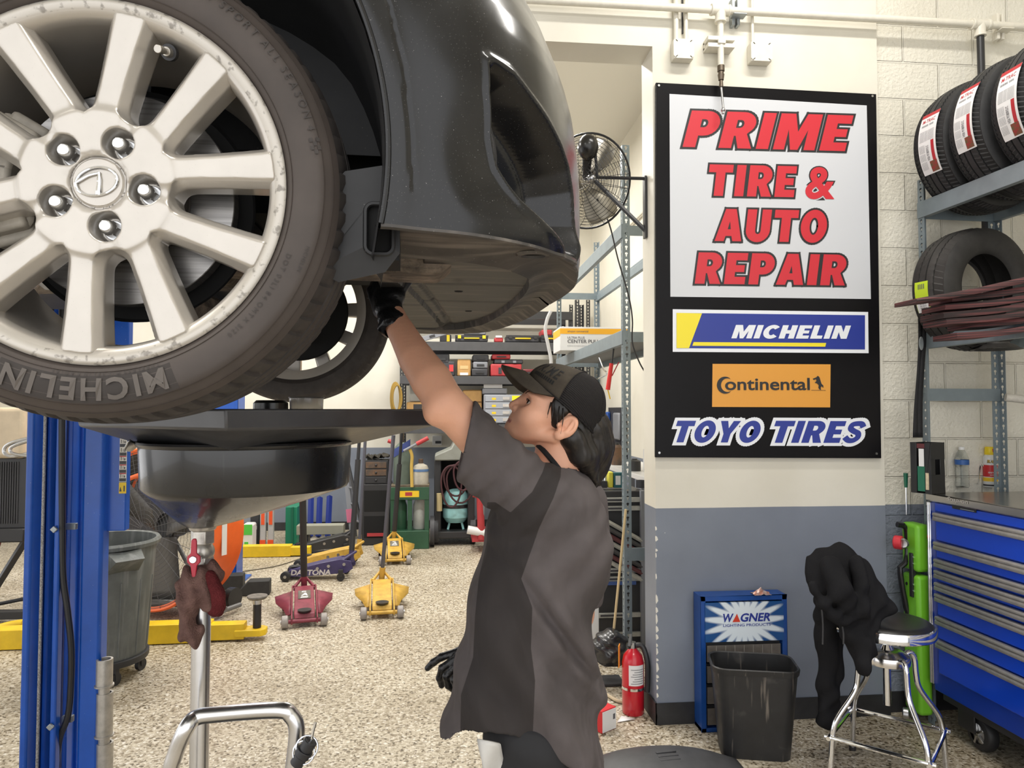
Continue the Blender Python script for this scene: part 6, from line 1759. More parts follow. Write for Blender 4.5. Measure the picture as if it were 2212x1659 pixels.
SEC = [(1000, 1160, 1240), (1022, 1128, 1258), (1048, 1092, 1276), (1075, 1068, 1292), (1110, 1058, 1305), (1170, 1046, 1316), (1240, 1026, 1310), (1310, 1011, 1282), (1380, 996, 1264), (1440, 981, 1276), (1500, 967, 1297), (1570, 951, 1301), (1660, 940, 1298)]
def shirt_cloth():
 nt = m_shirt.node_tree; b_ = nt.nodes['Principled BSDF']
 tcx = nt.nodes.new('ShaderNodeTexCoord'); mpx = nt.nodes.new('ShaderNodeMapping'); mpx.inputs['Rotation'].default_value = (0, 0.5, 0); mpx.inputs['Scale'].default_value = (9, 5, 2.6)
 nt.links.new(tcx.outputs['Object'], mpx.inputs['Vector']); nx = nt.nodes.new('ShaderNodeTexNoise'); nx.inputs['Scale'].default_value = 1; nx.inputs['Detail'].default_value = 3; nx.inputs['Distortion'].default_value = 0.6
 nt.links.new(mpx.outputs['Vector'], nx.inputs['Vector']); bx = nt.nodes.new('ShaderNodeBump'); bx.inputs['Strength'].default_value = 0.8; bx.inputs['Distance'].default_value = 0.035
 nt.links.new(nx.outputs['Fac'], bx.inputs['Height']); old = b_.inputs['Normal'].links[0].from_node; nt.links.new(bx.outputs['Normal'], old.inputs['Normal'])
 an = nt.nodes.new('ShaderNodeAttribute'); an.attribute_name = 'panel'
 mr = nt.nodes.new('ShaderNodeMapRange'); mr.inputs['From Min'].default_value = -0.6; mr.inputs['From Max'].default_value = 0.6
 nt.links.new(an.outputs['Fac'], mr.inputs['Value'])
 mx = nt.nodes.new('ShaderNodeMix'); mx.data_type = 'RGBA'; nt.links.new(mr.outputs['Result'], mx.inputs[0])
 nt.links.new(b_.inputs['Base Color'].links[0].from_socket, mx.inputs[6]); mx.inputs[7].default_value = srgb(56, 52, 51) + (1,)
 nt.links.new(mx.outputs[2], b_.inputs['Base Color'])
shirt_cloth()
def build_shirt():
 zc = np.array([A((a + c) / 2, y, DC)[2] for y, a, c in SEC]); xc = np.array([A((a + c) / 2, y, DC)[0] for y, a, c in SEC])
 rx = np.array([(c - a) / 2 / FPX * DC for y, a, c in SEC]); yc = float(A(1150, 1200, DC)[1])
 ry = np.array([0.09, 0.135, 0.165, 0.18, 0.182, 0.18, 0.175, 0.17, 0.168, 0.17, 0.175, 0.18, 0.18])
 o = np.argsort(zc)
 zc, xc, rx, ry = zc[o], xc[o], rx[o], ry[o]
 lo = np.array([xc.min() - 0.35, yc - 0.30, zc[0] - 0.05]); hi = np.array([xc.max() + 0.24, yc + 0.30, zc.max() + 0.16])
 h = 0.0047
 f = Field(*[axis_grid(lo[i], hi[i], h) for i in range(3)])
 zz = f.zs
 X0, RX, RY = [np.interp(zz, zc, q).astype(np.float32)[None, None, :] for q in (xc, rx, ry)]
 p = [f.xs[:, None, None], f.ys[None, :, None], f.zs[None, None, :]]
 qx, qy = (p[0] - X0) / RX, (p[1] - yc) / RY
 n = 2.35
 r = (np.abs(qx) ** n + np.abs(qy) ** n) ** (1 / n)
 d = (r - 1) * np.minimum(RX, RY)
 d = smax(d, p[2] - (zc.max() + 0.012), 0.03)
 u = (p[0] - xc.mean()); w = p[2] - 1.0
 near = np.clip((yc + 0.02 - p[1]) / 0.12, 0, 1)
 lowf = np.clip((1.34 - p[2]) / 0.35, 0, 1)
 fold = 0.012 * np.sin(52 * (u * 0.86 + w * 0.40) + 2.0 * np.sin(7 * w)) * lowf * (0.45 + 0.55 * near)
 fold += 0.0085 * np.sin(34 * (u * 0.75 + w * 0.7) + 1.3) * np.clip((p[0] - xc.mean()) / 0.1, 0, 1) * np.clip((1.32 - p[2]) / 0.1, 0, 1)
 fold += 0.0025 * np.sin(95 * (u * 0.7 - w * 0.55) + 3 * np.sin(9 * w))
 a0, a1 = A(1120, 1240, 1.43), A(1290, 1470, 1.55)
 t = np.clip(((p[0] - a0[0]) * (a1[0] - a0[0]) + (p[2] - a0[2]) * (a1[2] - a0[2])) / ((a1[0] - a0[0]) ** 2 + (a1[2] - a0[2]) ** 2), 0, 1)
 dist = (p[2] - (a0[2] + t * (a1[2] - a0[2]))) * 0.8 + (p[0] - (a0[0] + t * (a1[0] - a0[0]))) * 0.6
 fold += (0.020 * np.exp(-(dist / 0.011) ** 2) - 0.012 * np.exp(-((dist - 0.028) / 0.018) ** 2)) * np.sin(PI * np.clip(t * 1.0, 0.02, 0.98)) ** 0.5 * near
 f.D = (d + fold).astype(np.float32)
 so0, so1 = A(1150, 1080, 1.475), A(1006, 946, 1.44)
 f.add(lambda p: s_chain(p, [A(1206, 1090, 1.53), so0, so0 + (so1 - so0) * 1.25], [0.082, 0.071, 0.069], 0.01) + 0.004 * np.sin(60 * (p[0] + 0.7 * p[2])) + 0.002 * np.sin(110 * (p[0] - p[2])), lo, hi, 0.03)
 ax = (so1 - so0) / np.linalg.norm(so1 - so0)
 e0, e1 = A(1021, 873, 1.44), A(989, 1019, 1.44)
 em = (e0 + e1) / 2; nv = np.array([-(e1[2] - e0[2]), 0.0, (e1[0] - e0[0])]); nv /= np.linalg.norm(nv)
 if nv @ ax < 0: nv = -nv
 pl_ = lambda p: (p[0] - em[0]) * nv[0] + (p[1] - em[1]) * nv[1] + (p[2] - em[2]) * nv[2]
 sl = [lambda p: -pl_(p)]
 f.op(lambda p: smax(-pl_(p), s_cap(p, so0, so0 + (so1 - so0) * 2.4, 0.14, 0.14), 0.001), lo, hi, 0.001, 'cut')
 f.cut(lambda p: np.maximum(s_chain(p, [so0, so0 + (so1 - so0) * 1.4], [0.048, 0.0565], 0.01), -(pl_(p) + 0.07)), lo, hi, 0.003)
 sr = [A(1248, 1090, 1.74), A(1262, 1190, 1.775), A(1250, 1285, 1.79), A(1246, 1312, 1.79)]
 f.chain(sr, [0.072, 0.066, 0.060, 0.058], 0.03, 0.006)
 zc_ = A(1275, 1306, 1.79)[2]
 f.op(lambda p: np.maximum(np.maximum(p[2] - zc_, -(p[1] - (yc + 0.125)) ), s_cap(p, sr[-2], sr[-1] - np.array([0, 0, 0.05]), 0.1, 0.1)), lo, hi, 0.001, 'cut')
 nb = HL(0.045, 0, -0.118)
 f.add(lambda p: s_chain(p, [HL(0.055, 0, -0.16), nb + np.array([0.004, 0, -0.014])], [0.080, 0.064], 0.01), lo, hi, 0.015)
 f.cut(lambda p: s_chain(p, [HL(0.05, 0, -0.15), HL(0.02, 0, -0.03)], [0.055, 0.058], 0.01), lo, hi, 0.003)
 hx = [A(x, y, d_) for x, y, d_ in ((930, 1570, 1.6), (975, 1571, 1.53), (1020, 1572, 1.46), (1055, 1574, 1.43), (1110, 1588, 1.42), (1160, 1612, 1.42), (1210, 1640, 1.44), (1255, 1655, 1.48), (1290, 1640, 1.55), (1305, 1600, 1.6))]
 HZ = np.interp(f.xs, [q[0] for q in hx], [q[2] for q in hx]).astype(np.float32)[:, None, None]
 f.D = smax(f.D, HZ - p[2] + 0 * f.D, 0.002).astype(np.float32)
 inner = np.maximum(f.D + 0.0125, -(HZ + 0.16 - p[2]))
 f.D = smax(f.D, -inner, 0.002).astype(np.float32)
 V, F = f.mesh()
 vec = V - np.array((0, 0, CAM_H)); dd = vec @ np.array(_f)
 qx, qy = 1106 + FPX * (vec @ np.array(_r)) / dd, 829.5 - FPX * (vec @ np.array(_u)) / dd
 panel = [(1222, 930), (1214, 985), (1211, 1030), (1196, 1075), (1165, 1140), (1126, 1250), (1150, 1312), (1147, 1400), (1156, 1470), (1150, 1610), (1100, 1640), (994, 1600), (996, 1500), (1022, 1420), (1026, 1330), (1034, 1250), (1052, 1170), (1052, 1085), (1070, 1085), (1103, 1107), (1150, 1062), (1172, 1020), (1183, 985), (1188, 930)]
 sdv = -poly_sd(qx, qy, panel) * np.where(V[:, 1] < yc + 0.05, 1.0, 0.0) - np.where(V[:, 1] < yc + 0.05, 0.0, 30.0)
 so = arr_obj('shirt', V - PO, F, m_shirt, person)
 at_ = so.data.attributes.new('panel', 'FLOAT', 'POINT'); at_.data.foreach_set('value', sdv.astype(np.float32))
 md = so.modifiers.new('smooth', 'SMOOTH'); md.factor = 0.5; md.iterations = 2
 return so
build_shirt()
b = MB()   # dark undershirt band at the neck
ring = [Vector(HL(0.036 + 0.060 * math.cos(a), 0.058 * math.sin(a), -0.088 - 0.028 * math.cos(a)) - PO) for a in np.linspace(0, 2 * PI, 30, endpoint=False)]
b.tube(ring, 0.006, n=8, closed=True); b.build('undershirt_collar', mat('black cotton', (0.01, 0.01, 0.011), 0.9), person)
def build_pants():
 zt_ = A(1150, 1520, 1.6)[2]
 lo = np.array([HIP_L[0] - 0.24, HIP_L[1] - 0.2, 0.05]); hi = np.array([HIP_L[0] + 0.3, HIP_R[1] + 0.2, zt_ + 0.03])
 f = Field(*[axis_grid(lo[i], hi[i], 0.0085) for i in range(3)])
 pel = (HIP_L + HIP_R) / 2
 f.add(lambda p: s_box(p, (pel[0] + 0.012, pel[1], pel[2] + 0.06), (0.118, 0.138, 0.10), 0.085), lo, hi)
 for hp, kx in ((HIP_L, -0.03), (HIP_R, 0.02)):
  kn = np.array([hp[0] + kx, hp[1], 0.48]); an = np.array([hp[0] + 0.03 + kx, hp[1], 0.09])
  f.chain([hp + np.array([0.012, 0, 0]), kn, an], [0.098, 0.08, 0.08], 0.03, 0.03)
 p = [f.xs[:, None, None], f.ys[None, :, None], f.zs[None, None, :]]
 f.D += (0.003 * np.sin(60 * (p[2] + 0.5 * p[0])) * np.sin(18 * p[0] + 9 * p[2])).astype(np.float32)
 f.D = np.maximum(f.D, 0.062 - p[2] + 0 * f.D).astype(np.float32)
 V, F = f.mesh()
 arr_obj('trousers', V - PO, F, m_pants, person)
 for hp, kx in ((HIP_L, -0.03), (HIP_R, 0.02)):
  an = np.array([hp[0] + 0.03 + kx, hp[1], 0.09])
  l2, h2 = an + np.array([-0.25, -0.08, -0.095]), an + np.array([0.1, 0.08, 0.12])
  g = Field(*[axis_grid(l2[i], h2[i], 0.006) for i in range(3)])
  g.chain([an + np.array([0, 0, 0.06]), an + np.array([0.005, 0, -0.03])], [0.05, 0.048], 0.02)
  g.chain([an + np.array([0.02, 0, -0.045]), an + np.array([-0.09, 0, -0.04]), an + np.array([-0.17, 0, -0.045])], [0.042, 0.044, 0.04], 0.03)
  q = [g.xs[:, None, None], g.ys[None, :, None], g.zs[None, None, :]]
  g.D = np.maximum(g.D, 0.002 - q[2] + 0 * g.D).astype(np.float32)
  V, F = g.mesh(); arr_obj('boot', V - PO, F, m_iron, person)
build_pants()
G = []
for j in range(9):
 v = j / 8; row_ = []
 for k in range(7):
  u = k / 6; q = A(1040 + 40 * u + 14 * v - 8 * (1 - u), 1596 + 78 * v + 10 * u, 1.412 - 0.018 * math.sin(3 * u + 2.5 * v)); row_.append(q - PO)
 G.append(row_)
b = MB(); b.grid(G); b.build('pocket_rag', mat('white cloth', srgb(205, 203, 198), 0.9, var=0.06, vscale=20), person, solid=0.005)
def hand_mesh(curl, spread, thumb, cuff=0.05):
 """x along the fingers from the wrist, y towards the thumb, z out of the back of the hand"""
 f = Field(axis_grid(-0.07, 0.21, 0.0025), axis_grid(-0.075, 0.10, 0.0025), axis_grid(-0.12, 0.05, 0.0025))
 lo, hi = (-1, -1, -1), (1, 1, 1)
 f.add(lambda p: s_box(p, (0.048, 0.0, 0.0), (0.046, 0.040, 0.0145), 0.014), lo, hi, 0.01)
 f.chain([(-0.05, 0, 0), (0.0, 0, 0), (0.03, 0, 0)], [0.031, 0.027, 0.026], 0.016)
 f.chain([(0.02, 0.022, -0.008), (0.05, 0.03, -0.01)], [0.019, 0.014], 0.012)
 LN = [0.96, 1.06, 1.0, 0.80]
 for i in range(4):
  y = 0.030 - 0.0195 * i; a = spread * (1.5 - i) * 0.09
  c = curl[i]; x, z, ang = 0.090 - (0.004 if i in (0, 3) else 0) - 0.004 * (i == 3), 0.001, 0.0
  P = [(x - 0.02, y, z)]; yy = y
  for ln, fr in ((0.044, 1.0), (0.027, 1.15), (0.022, 0.7)):
   ang += c * fr; L = ln * LN[i]
   P.append((x, yy, z)); x += L * math.cos(ang) * math.cos(a); z -= L * math.sin(ang); yy += L * math.sin(a)
  P.append((x, yy, z))
  f.chain(P, [0.0105, 0.0105, 0.0092, 0.0085, 0.0075], 0.005, 0.004)
 f.chain([(0.02, 0.03, -0.008), (0.045, 0.052 + 0.01 * thumb, -0.018), (0.072, 0.06 + 0.012 * thumb, -0.03), (0.092, 0.058 + 0.008 * thumb, -0.042)], [0.0135, 0.0115, 0.010, 0.008], 0.006, 0.005)
 f.add(lambda p: np.maximum(np.sqrt(p[1] ** 2 + p[2] ** 2) - 0.0315 - 0.0025 * np.sin(6 * np.arctan2(p[2], p[1])), np.abs(p[0] + 0.052) - 0.005), lo, hi, 0.006)
 p = [f.xs[:, None, None], f.ys[None, :, None], f.zs[None, None, :]]
 f.D += (0.0009 * np.sin(230 * p[0] + 60 * p[1]) * np.clip((0.04 - p[0]) / 0.05, 0, 1)).astype(np.float32)
 return f.mesh()
def put_hand(name, wrist, fdir, back, mesh, mirror=False):
 X = Vector(fdir).normalized(); Z = Vector(back); Z = (Z - X * Z.dot(X)).normalized(); Y = Z.cross(X)
 V, F = mesh
 V = V.copy()
 if mirror: V[:, 1] *= -1; F = F[:, ::-1]
 M_ = np.array([X, Y, Z])
 return arr_obj(name, V @ M_ + np.array(wrist) - PO, F, m_glove, person)
fd = (W_L - E_L); fd = fd / np.linalg.norm(fd)
put_hand('glove', W_L + fd * 0.03, (fd[0] * 0.6, fd[1] * 1.0, fd[2]), (-0.6, -0.7, 0.1), hand_mesh((0.35, 0.4, 0.4, 0.45), 0.5, 0.6), mirror=True)
put_hand('glove', W_R + np.array([-0.012, 0, 0.0]), (-1, -0.1, -0.06), (0.0, -0.35, 1.0), hand_mesh((0.30, 0.62, 0.8, 0.85), 0.9, 0.2), mirror=True)
m_pblk = streaks(mat('oily black steel', (0.010, 0.010, 0.011), 0.24, var=0.3, vscale=6, rvar=0.1, coat=0.25, spec=0.6), (40, 40, 3), 0.66, 0.78, (0.09, 0.09, 0.09), 0.5)
m_tin = mat('grey tray plastic', (0.040, 0.040, 0.044), 0.34, var=0.35, vscale=7, rvar=0.2, spec=0.9)
m_tub = mat('polished tube', (0.74, 0.74, 0.75), 0.27, 1.0, var=0.06, vscale=9)
SPT = at(437, 1200, d=1.54); SX, SY = SPT.x, SPT.y
od = thing('oil_drain', 'black oil drain with a square tray and round funnel on a chrome pole', 'oil drain', (SX, SY, 0))
L_ = lambda p: Vector(p) - Vector((SX, SY, 0))
tc_ = L_(at(572, 905, d=1.54)); dc_ = L_(at(538, 1000, d=1.54))
zt_, zl_ = 1.552, 1.517
hs_, al_ = 0.259, math.radians(-35.5 - 5.5)
def sq(h, z, c): return [(c.x + h * (i * math.cos(al_) - j * math.sin(al_)), c.y + h * (i * math.sin(al_) + j * math.cos(al_)), z) for i, j in ((-1, -1), (1, -1), (1, 1), (-1, 1))]
secs = [sq(hs_ + 0.006, zt_, tc_), sq(hs_, zl_, tc_), sq(0.125, 1.466, dc_), sq(0.115, 1.472, dc_), sq(hs_ - 0.012, zl_ + 0.006, tc_), sq(hs_ - 0.006, zt_, tc_)]
b = MB(); vs = [p for r in secs for p in r]
b.add(vs, [(j * 4 + k, j * 4 + (k + 1) % 4, ((j + 1) % 6) * 4 + (k + 1) % 4, ((j + 1) % 6) * 4 + k) for j in range(6) for k in range(4)])
b.build('tray', m_tin, od, bevel=0.004)
def ring(c, r, z, n=72): return [(c.x + r * math.cos(2 * PI * k / n), c.y + r * math.sin(2 * PI * k / n), z) for k in range(n)]
zd0, zd1, zs_ = 1.482, 1.390, 1.305
R_ = 0.2125; sp0 = Vector((0, 0, 0))
lv = [(dc_, R_ - 0.008, zd0 + 0.004), (dc_, R_ + 0.004, zd0 + 0.004), (dc_, R_ + 0.006, zd0), (dc_, R_ + 0.003, zd0 - 0.005), (dc_, R_, zd0 - 0.007), (dc_, R_ - 0.004, zd1 + 0.004), (dc_, R_ - 0.008, zd1 - 0.003)]
for k in range(1, 9):
 t = k / 8; lv.append((dc_.lerp(sp0, t ** 1.1), (R_ - 0.008) * (1 - t) ** 0.9 + 0.03 * t, zd1 - 0.003 + (zs_ - zd1) * t))
P = [ring(Vector((c.x, c.y, 0)), r, z) for c, r, z in lv]
b = MB(); n = 72; vs = [p for r in P for p in r]
b.add(vs, [(j * n + k, j * n + (k + 1) % n, (j + 1) * n + (k + 1) % n, (j + 1) * n + k) for j in range(len(P) - 1) for k in range(n)])
b.build('funnel', m_pblk, od, ang=30)
a = math.radians(195); lp = Vector((dc_.x + R_ * math.cos(a), dc_.y + R_ * math.sin(a), zd0))
b = MB(); b.grid([[lp + Vector((-0.012 * t - 0.004, (k - 3) * 0.009, 0.004 - 0.02 * t * t + 0.0006 * (k - 3) ** 2)) for k in range(7)] for t in (0, 0.5, 1)]); b.build('pour_lip', m_steel, od, solid=0.002)
vz = lambda py: at(437, py, d=1.5).z
m_zinc = mat('dirty zinc', (0.52, 0.49, 0.44), 0.35, 0.7, var=0.3, vscale=40)
b = MB(); b.cyl((0, 0, zs_ + 0.004), (0, 0, vz(1152)), 0.031, 0.026).cyl((0, 0, vz(1152)), (0, 0, vz(1182)), 0.0245, n=6).cyl((0, 0, vz(1182)), (0, 0, vz(1190)), 0.018).sphere((0, 0, vz(1200)), 0.025).cyl((0, 0, vz(1210)), (0, 0, vz(1226)), 0.0245, n=6)
va = b.build('valve', m_zinc, od, bevel=0.002)
m_hred = mat('red valve handle', srgb(178, 42, 60), 0.35)
hz = vz(1204)
hb = MB().prism([(-0.006, 0.012), (-0.005, 0.038), (-0.002, 0.042), (0.004, 0.042), (0.0055, 0.036), (0.006, 0.012), (0.013, 0.006), (0.0135, -0.006), (0.007, -0.013), (0.0045, -0.04), (0.001, -0.043), (-0.002, -0.041), (-0.006, -0.013), (-0.013, -0.006), (-0.013, 0.006)], (0.002, -0.056, hz), (1, 0, 0), (0, 0, 1), 0.006).build('valve_handle', m_hred, va, bevel=0.0015)
MB().cyl((0.002, -0.02, hz), (0.002, -0.066, hz), 0.0075, n=16).build('handle_nut', m_chrome, hb, bevel=0.001)
MB().cyl((0, 0, 0.6), (0, 0, vz(1226)), 0.0192, n=32).build('pole', m_tub, od)
MB().cyl((0, 0, 0.62), (0, 0, 0.66), 0.03).lathe([(0, 0.10), (0.23, 0.10), (0.25, 0.13), (0.25, 0.55), (0.22, 0.60), (0.05, 0.62), (0, 0.62)], n=48).build('tank', m_pblk, od)
for k in range(4):
 aa = PI / 4 + k * PI / 2 ; x, y = 0.24 * math.cos(aa), 0.24 * math.sin(aa)
 MB().cyl((x - 0.012, y, 0.041), (x + 0.012, y, 0.041), 0.04, n=24).bb((x - 0.018, y - 0.015, 0.04), (x - 0.014, y + 0.015, 0.1)).bb((x + 0.014, y - 0.015, 0.04), (x + 0.018, y + 0.015, 0.1)).bb((x - 0.018, y - 0.015, 0.09), (x + 0.018, y + 0.015, 0.11)).build('caster', m_iron, od)
hp_ = [(360, 1900, 1.40), (366, 1690, 1.40), (380, 1625, 1.40), (403, 1572, 1.40), (425, 1550, 1.42), (470, 1543, 1.42), (600, 1534, 1.40), (628, 1545, 1.40), (641, 1575, 1.40), (636, 1640, 1.40), (626, 1720, 1.40), (610, 1900, 1.40)]
MB().tube([L_(at(*q[:2], d=q[2])) for q in hp_], 0.0155, n=16, sub=6).build('push_handle', m_tub, od)
cp = L_(at(652, 1632, d=1.36)); cq = L_(at(672, 1600, d=1.36))
fit = MB().cyl(cp + (cp - cq) * 0.6, cq, 0.013, n=18).cyl(cp, cp + (cq - cp) * 0.4, 0.016, n=18).build('hose_fitting', m_iron, od, bevel=0.001)
g = MB()
for f_ in (0.2, 0.55): c_ = cp.lerp(cq, f_); g.tube([c_ + Vector((0.020 * math.cos(q), 0.005 * math.sin(q), 0.020 * math.sin(q))) for q in np.linspace(0, 2 * PI, 18, endpoint=False)], 0.0016, n=6, closed=True)
g.tube([cq, cq + Vector((0.004, 0, 0.02)), cq + Vector((0.008, 0, 0.034))], 0.0025, n=6)
g.build('ring_pin', m_chrome, fit)
fl_ = at(585, 878, d=1.55); fz = 1.478
tag(MB().lathe([(0, 0.09), (0.03, 0.09), (0.036, 0.084), (0.037, 0.0), (0, 0.0)], o=(fl_.x, fl_.y, 1.481), axis=(0, 0, 1), n=28).build('oil_filter', m_pblk), 'oily black filter left standing in the drain tray', 'oil filter')
fl_ = at(662, 878, d=1.58)
tag(MB().lathe([(0, 0.002), (0.03, 0.002), (0.032, 0.0), (0.036, 0.092), (0.038, 0.094)], o=(fl_.x, fl_.y, 1.484), n=28).build('plastic_cup', mat('clear smoked plastic', (0.6, 0.58, 0.55), 0.1, trans=0.85), solid=0.001), 'clear plastic cup standing in the drain tray', 'cup')
m_rag = mat('greasy brown knit', srgb(124, 96, 88), 0.95, col2=srgb(86, 64, 60), vscale=26, cover=0.5, soft=0.2, bump=0.6, bscale=330, spec=0.15)
m_rag2 = mat('greasy maroon knit', srgb(96, 40, 42), 0.95, var=0.3, vscale=30, bump=0.6, bscale=330, spec=0.15)
def rag():
 W_ = lambda px, py, d: np.array(at(px, py, d=d))
 c = W_(432, 1300, 1.50)
 def mk(parts, col, nm, amp):
  f = Field(*[axis_grid(c[i] - (0.075, 0.075, 0.11)[i], c[i] + (0.075, 0.085, 0.10)[i], 0.0026) for i in range(3)])
  for pts, rs in parts: f.chain([W_(*q) for q in pts], rs, 0.006, 0.006)
  p = [f.xs[:, None, None], f.ys[None, :, None], f.zs[None, None, :]]
  f.D += (amp * np.sin(210 * (p[0] - c[0]) + 70 * (p[2] - c[2]) + 60 * (p[1] - c[1])) + amp * 0.7 * np.sin(170 * (p[0] - c[0]) - 55 * (p[2] - c[2]))).astype(np.float32)
  V, F = f.mesh(); return V, F, col, nm
 tgt = thing('rag', 'greasy brown and maroon knitted rag draped over the drain valve', 'rag', Vector(c))
 for V, F, col, nm in (mk([([(405, 1232, 1.495), (392, 1262, 1.490), (404, 1250, 1.490), (424, 1240, 1.490), (434, 1236, 1.515)], [0.009, 0.010, 0.012, 0.011, 0.010]), ([(420, 1258, 1.485), (408, 1300, 1.485), (402, 1345, 1.490)], [0.020, 0.022, 0.018]), ([(404, 1335, 1.490), (412, 1366, 1.490), (418, 1380, 1.492)], [0.018, 0.021, 0.017]), ([(440, 1240, 1.490), (436, 1285, 1.480), (446, 1310, 1.485)], [0.014, 0.016, 0.013]), ([(438, 1232, 1.510), (462, 1228, 1.510), (474, 1240, 1.515)], [0.012, 0.014, 0.012]), ([(395, 1262, 1.500), (400, 1300, 1.510)], [0.012, 0.015])], m_rag, 'knit', 0.0032),
                          mk([([(452, 1245, 1.490), (466, 1285, 1.495), (466, 1312, 1.495)], [0.013, 0.018, 0.019]), ([(390, 1262, 1.488), (393, 1276, 1.488)], [0.008, 0.007]), ([(470, 1300, 1.510), (474, 1322, 1.510)], [0.014, 0.010])], m_rag2, 'maroon_knit', 0.0010)):
  arr_obj(nm, V - c, F, col, tgt)
rag()
m_lift = speckle(mat('lift blue enamel', srgb(28, 84, 178), 0.28, var=0.14, vscale=5), (0.55, 0.6, 0.7), 45, 0.05, 0.6)
DP = 2.8
def lx(px, d=DP): return at(px, 1280, d=d)
p0 = lx(128)
post_ = thing('lift_post', 'blue steel lift post with cable and black hose at the left edge', 'lift post', (p0.x, p0.y, 0))
def vbar(name, a, c, d0, d1, z0, z1, m, bev=0.004, par=post_):
 pa, pc = lx(a, DP + d0), lx(c, DP + d0)
 return MB().bb((pa.x - p0.x, d0, z0), (pc.x - p0.x, d1, z1)).build(name, m, par, bevel=bev)
vbar('front_flange', 50, 66, -0.10, 0.16, 0.0, 3.7, m_lift, 0.008)
vbar('back_web', 62, 150, 0.14, 0.17, 0.0, 3.7, m_lift)
vbar('middle_flange', 112, 124, -0.10, -0.06, 0.0, 3.7, m_lift, 0.006)
vbar('inner_rib', 96, 104, -0.02, 0.15, 0.0, 3.7, m_lift)
vbar('side_rib', 140, 150, 0.04, 0.16, 0.0, 3.7, m_lift)
vbar('rear_flange', 168, 213, -0.06, 0.01, 0.0, 3.7, m_lift, 0.012)
vbar('web', 146, 172, 0.10, 0.14, 0.0, 3.7, m_lift)
vbar('base_plate', 20, 235, -0.22, 0.25, 0.0, 0.016, m_lift)
zc0, zc1 = at(240, 1148, d=DP).z, 2.2
cg = vbar('carriage', 205, 262, -0.02, 0.02, zc0, zc1, m_lift, 0.004)
z0, z1 = at(255, 1067, d=DP).z, at(255, 930, d=DP).z
pa, pc = lx(247, DP - 0.022), lx(262, DP - 0.022)
ya = -0.022
st_ = MB().bb((pa.x - p0.x, ya, z0 + 0.045), (pc.x - p0.x, ya + 0.002, z1)).build('warning_label', mat('label white', srgb(222, 216, 204), 0.45), cg)
MB().bb((pa.x - p0.x, ya, z0), (pc.x - p0.x, ya + 0.002, z0 + 0.043)).build('yellow_label', mat('label yellow', srgb(236, 196, 24), 0.45), cg)
wv = pc.x - pa.x; hh = z1 - z0 - 0.045
for k in range(6):
 zz = z0 + 0.045 + hh * k / 6
 MB().bb((pa.x - p0.x + 0.001, ya - 0.0012, zz + 0.002), (pc.x - p0.x - 0.001, ya, zz + 0.014)).build('label_bar', m_iron, st_)
 if k in (1, 2, 3): MB().bb((pa.x - p0.x + 0.001, ya - 0.0012, zz - 0.003), (pc.x - p0.x - 0.001, ya, zz + 0.001)).build('red_bar', m_red, st_)
g = MB()
for k in range(6):
 zz = z0 + 0.045 + hh * k / 6 + 0.017
 for i, (x_, w_) in enumerate(((0.2, 0.08), (0.5, 0.05), (0.68, 0.14))): g.bb((pa.x - p0.x + wv * x_, ya - 0.001, zz), (pa.x - p0.x + wv * (x_ + w_), ya, zz + 0.014 - 0.003 * i))
g.prism([(0.002, 0.008), (0.010, 0.008), (0.006, 0.026)], (pa.x - p0.x, ya - 0.0002, z0), (1, 0, 0), (0, 0, 1), 0.001); g.bb((pc.x - p0.x - 0.009, ya - 0.001, z0 + 0.008), (pc.x - p0.x - 0.005, ya, z0 + 0.03))
g.build('label_pictograms', m_iron, st_)
b = MB(); P = [Vector((lx(89, DP - 0.09).x - p0.x, -0.09, zz)) for zz in np.linspace(0.02, 3.65, 60)]
b.tube(P, 0.0055, n=8); ca_ = b.build('steel_cable', streaks(mat('galvanised cable', (0.42, 0.41, 0.40), 0.5, 0.5), (300, 300, 260), 0.4, 0.6, (0.14, 0.13, 0.12), 0.8), post_)
hsx = [(134, 880), (134, 1100), (136, 1240), (146, 1320), (154, 1400), (153, 1480), (147, 1545), (128, 1600), (118, 1680), (117, 1800)]
b = MB(); b.tube([at(x, y, d=DP - 0.075) - Vector((p0.x, p0.y, 0)) for x, y in [(134, 500), (134, 700)] + hsx], 0.0115, n=10, sub=5); b.build('hydraulic_hose', m_iron, post_)
for y_ in (1143, 1562):
 q = at(126, y_, d=DP - 0.09) - Vector((p0.x, p0.y, 0))
 MB().bb((q.x - 0.004, -0.05, q.z - 0.012), (q.x + 0.035, -0.03, q.z + 0.012)).cyl((q.x - 0.012, -0.105, q.z), (q.x - 0.012, -0.115, q.z), 0.014, n=4).build('hose_clip', m_galv, post_, bevel=0.002)
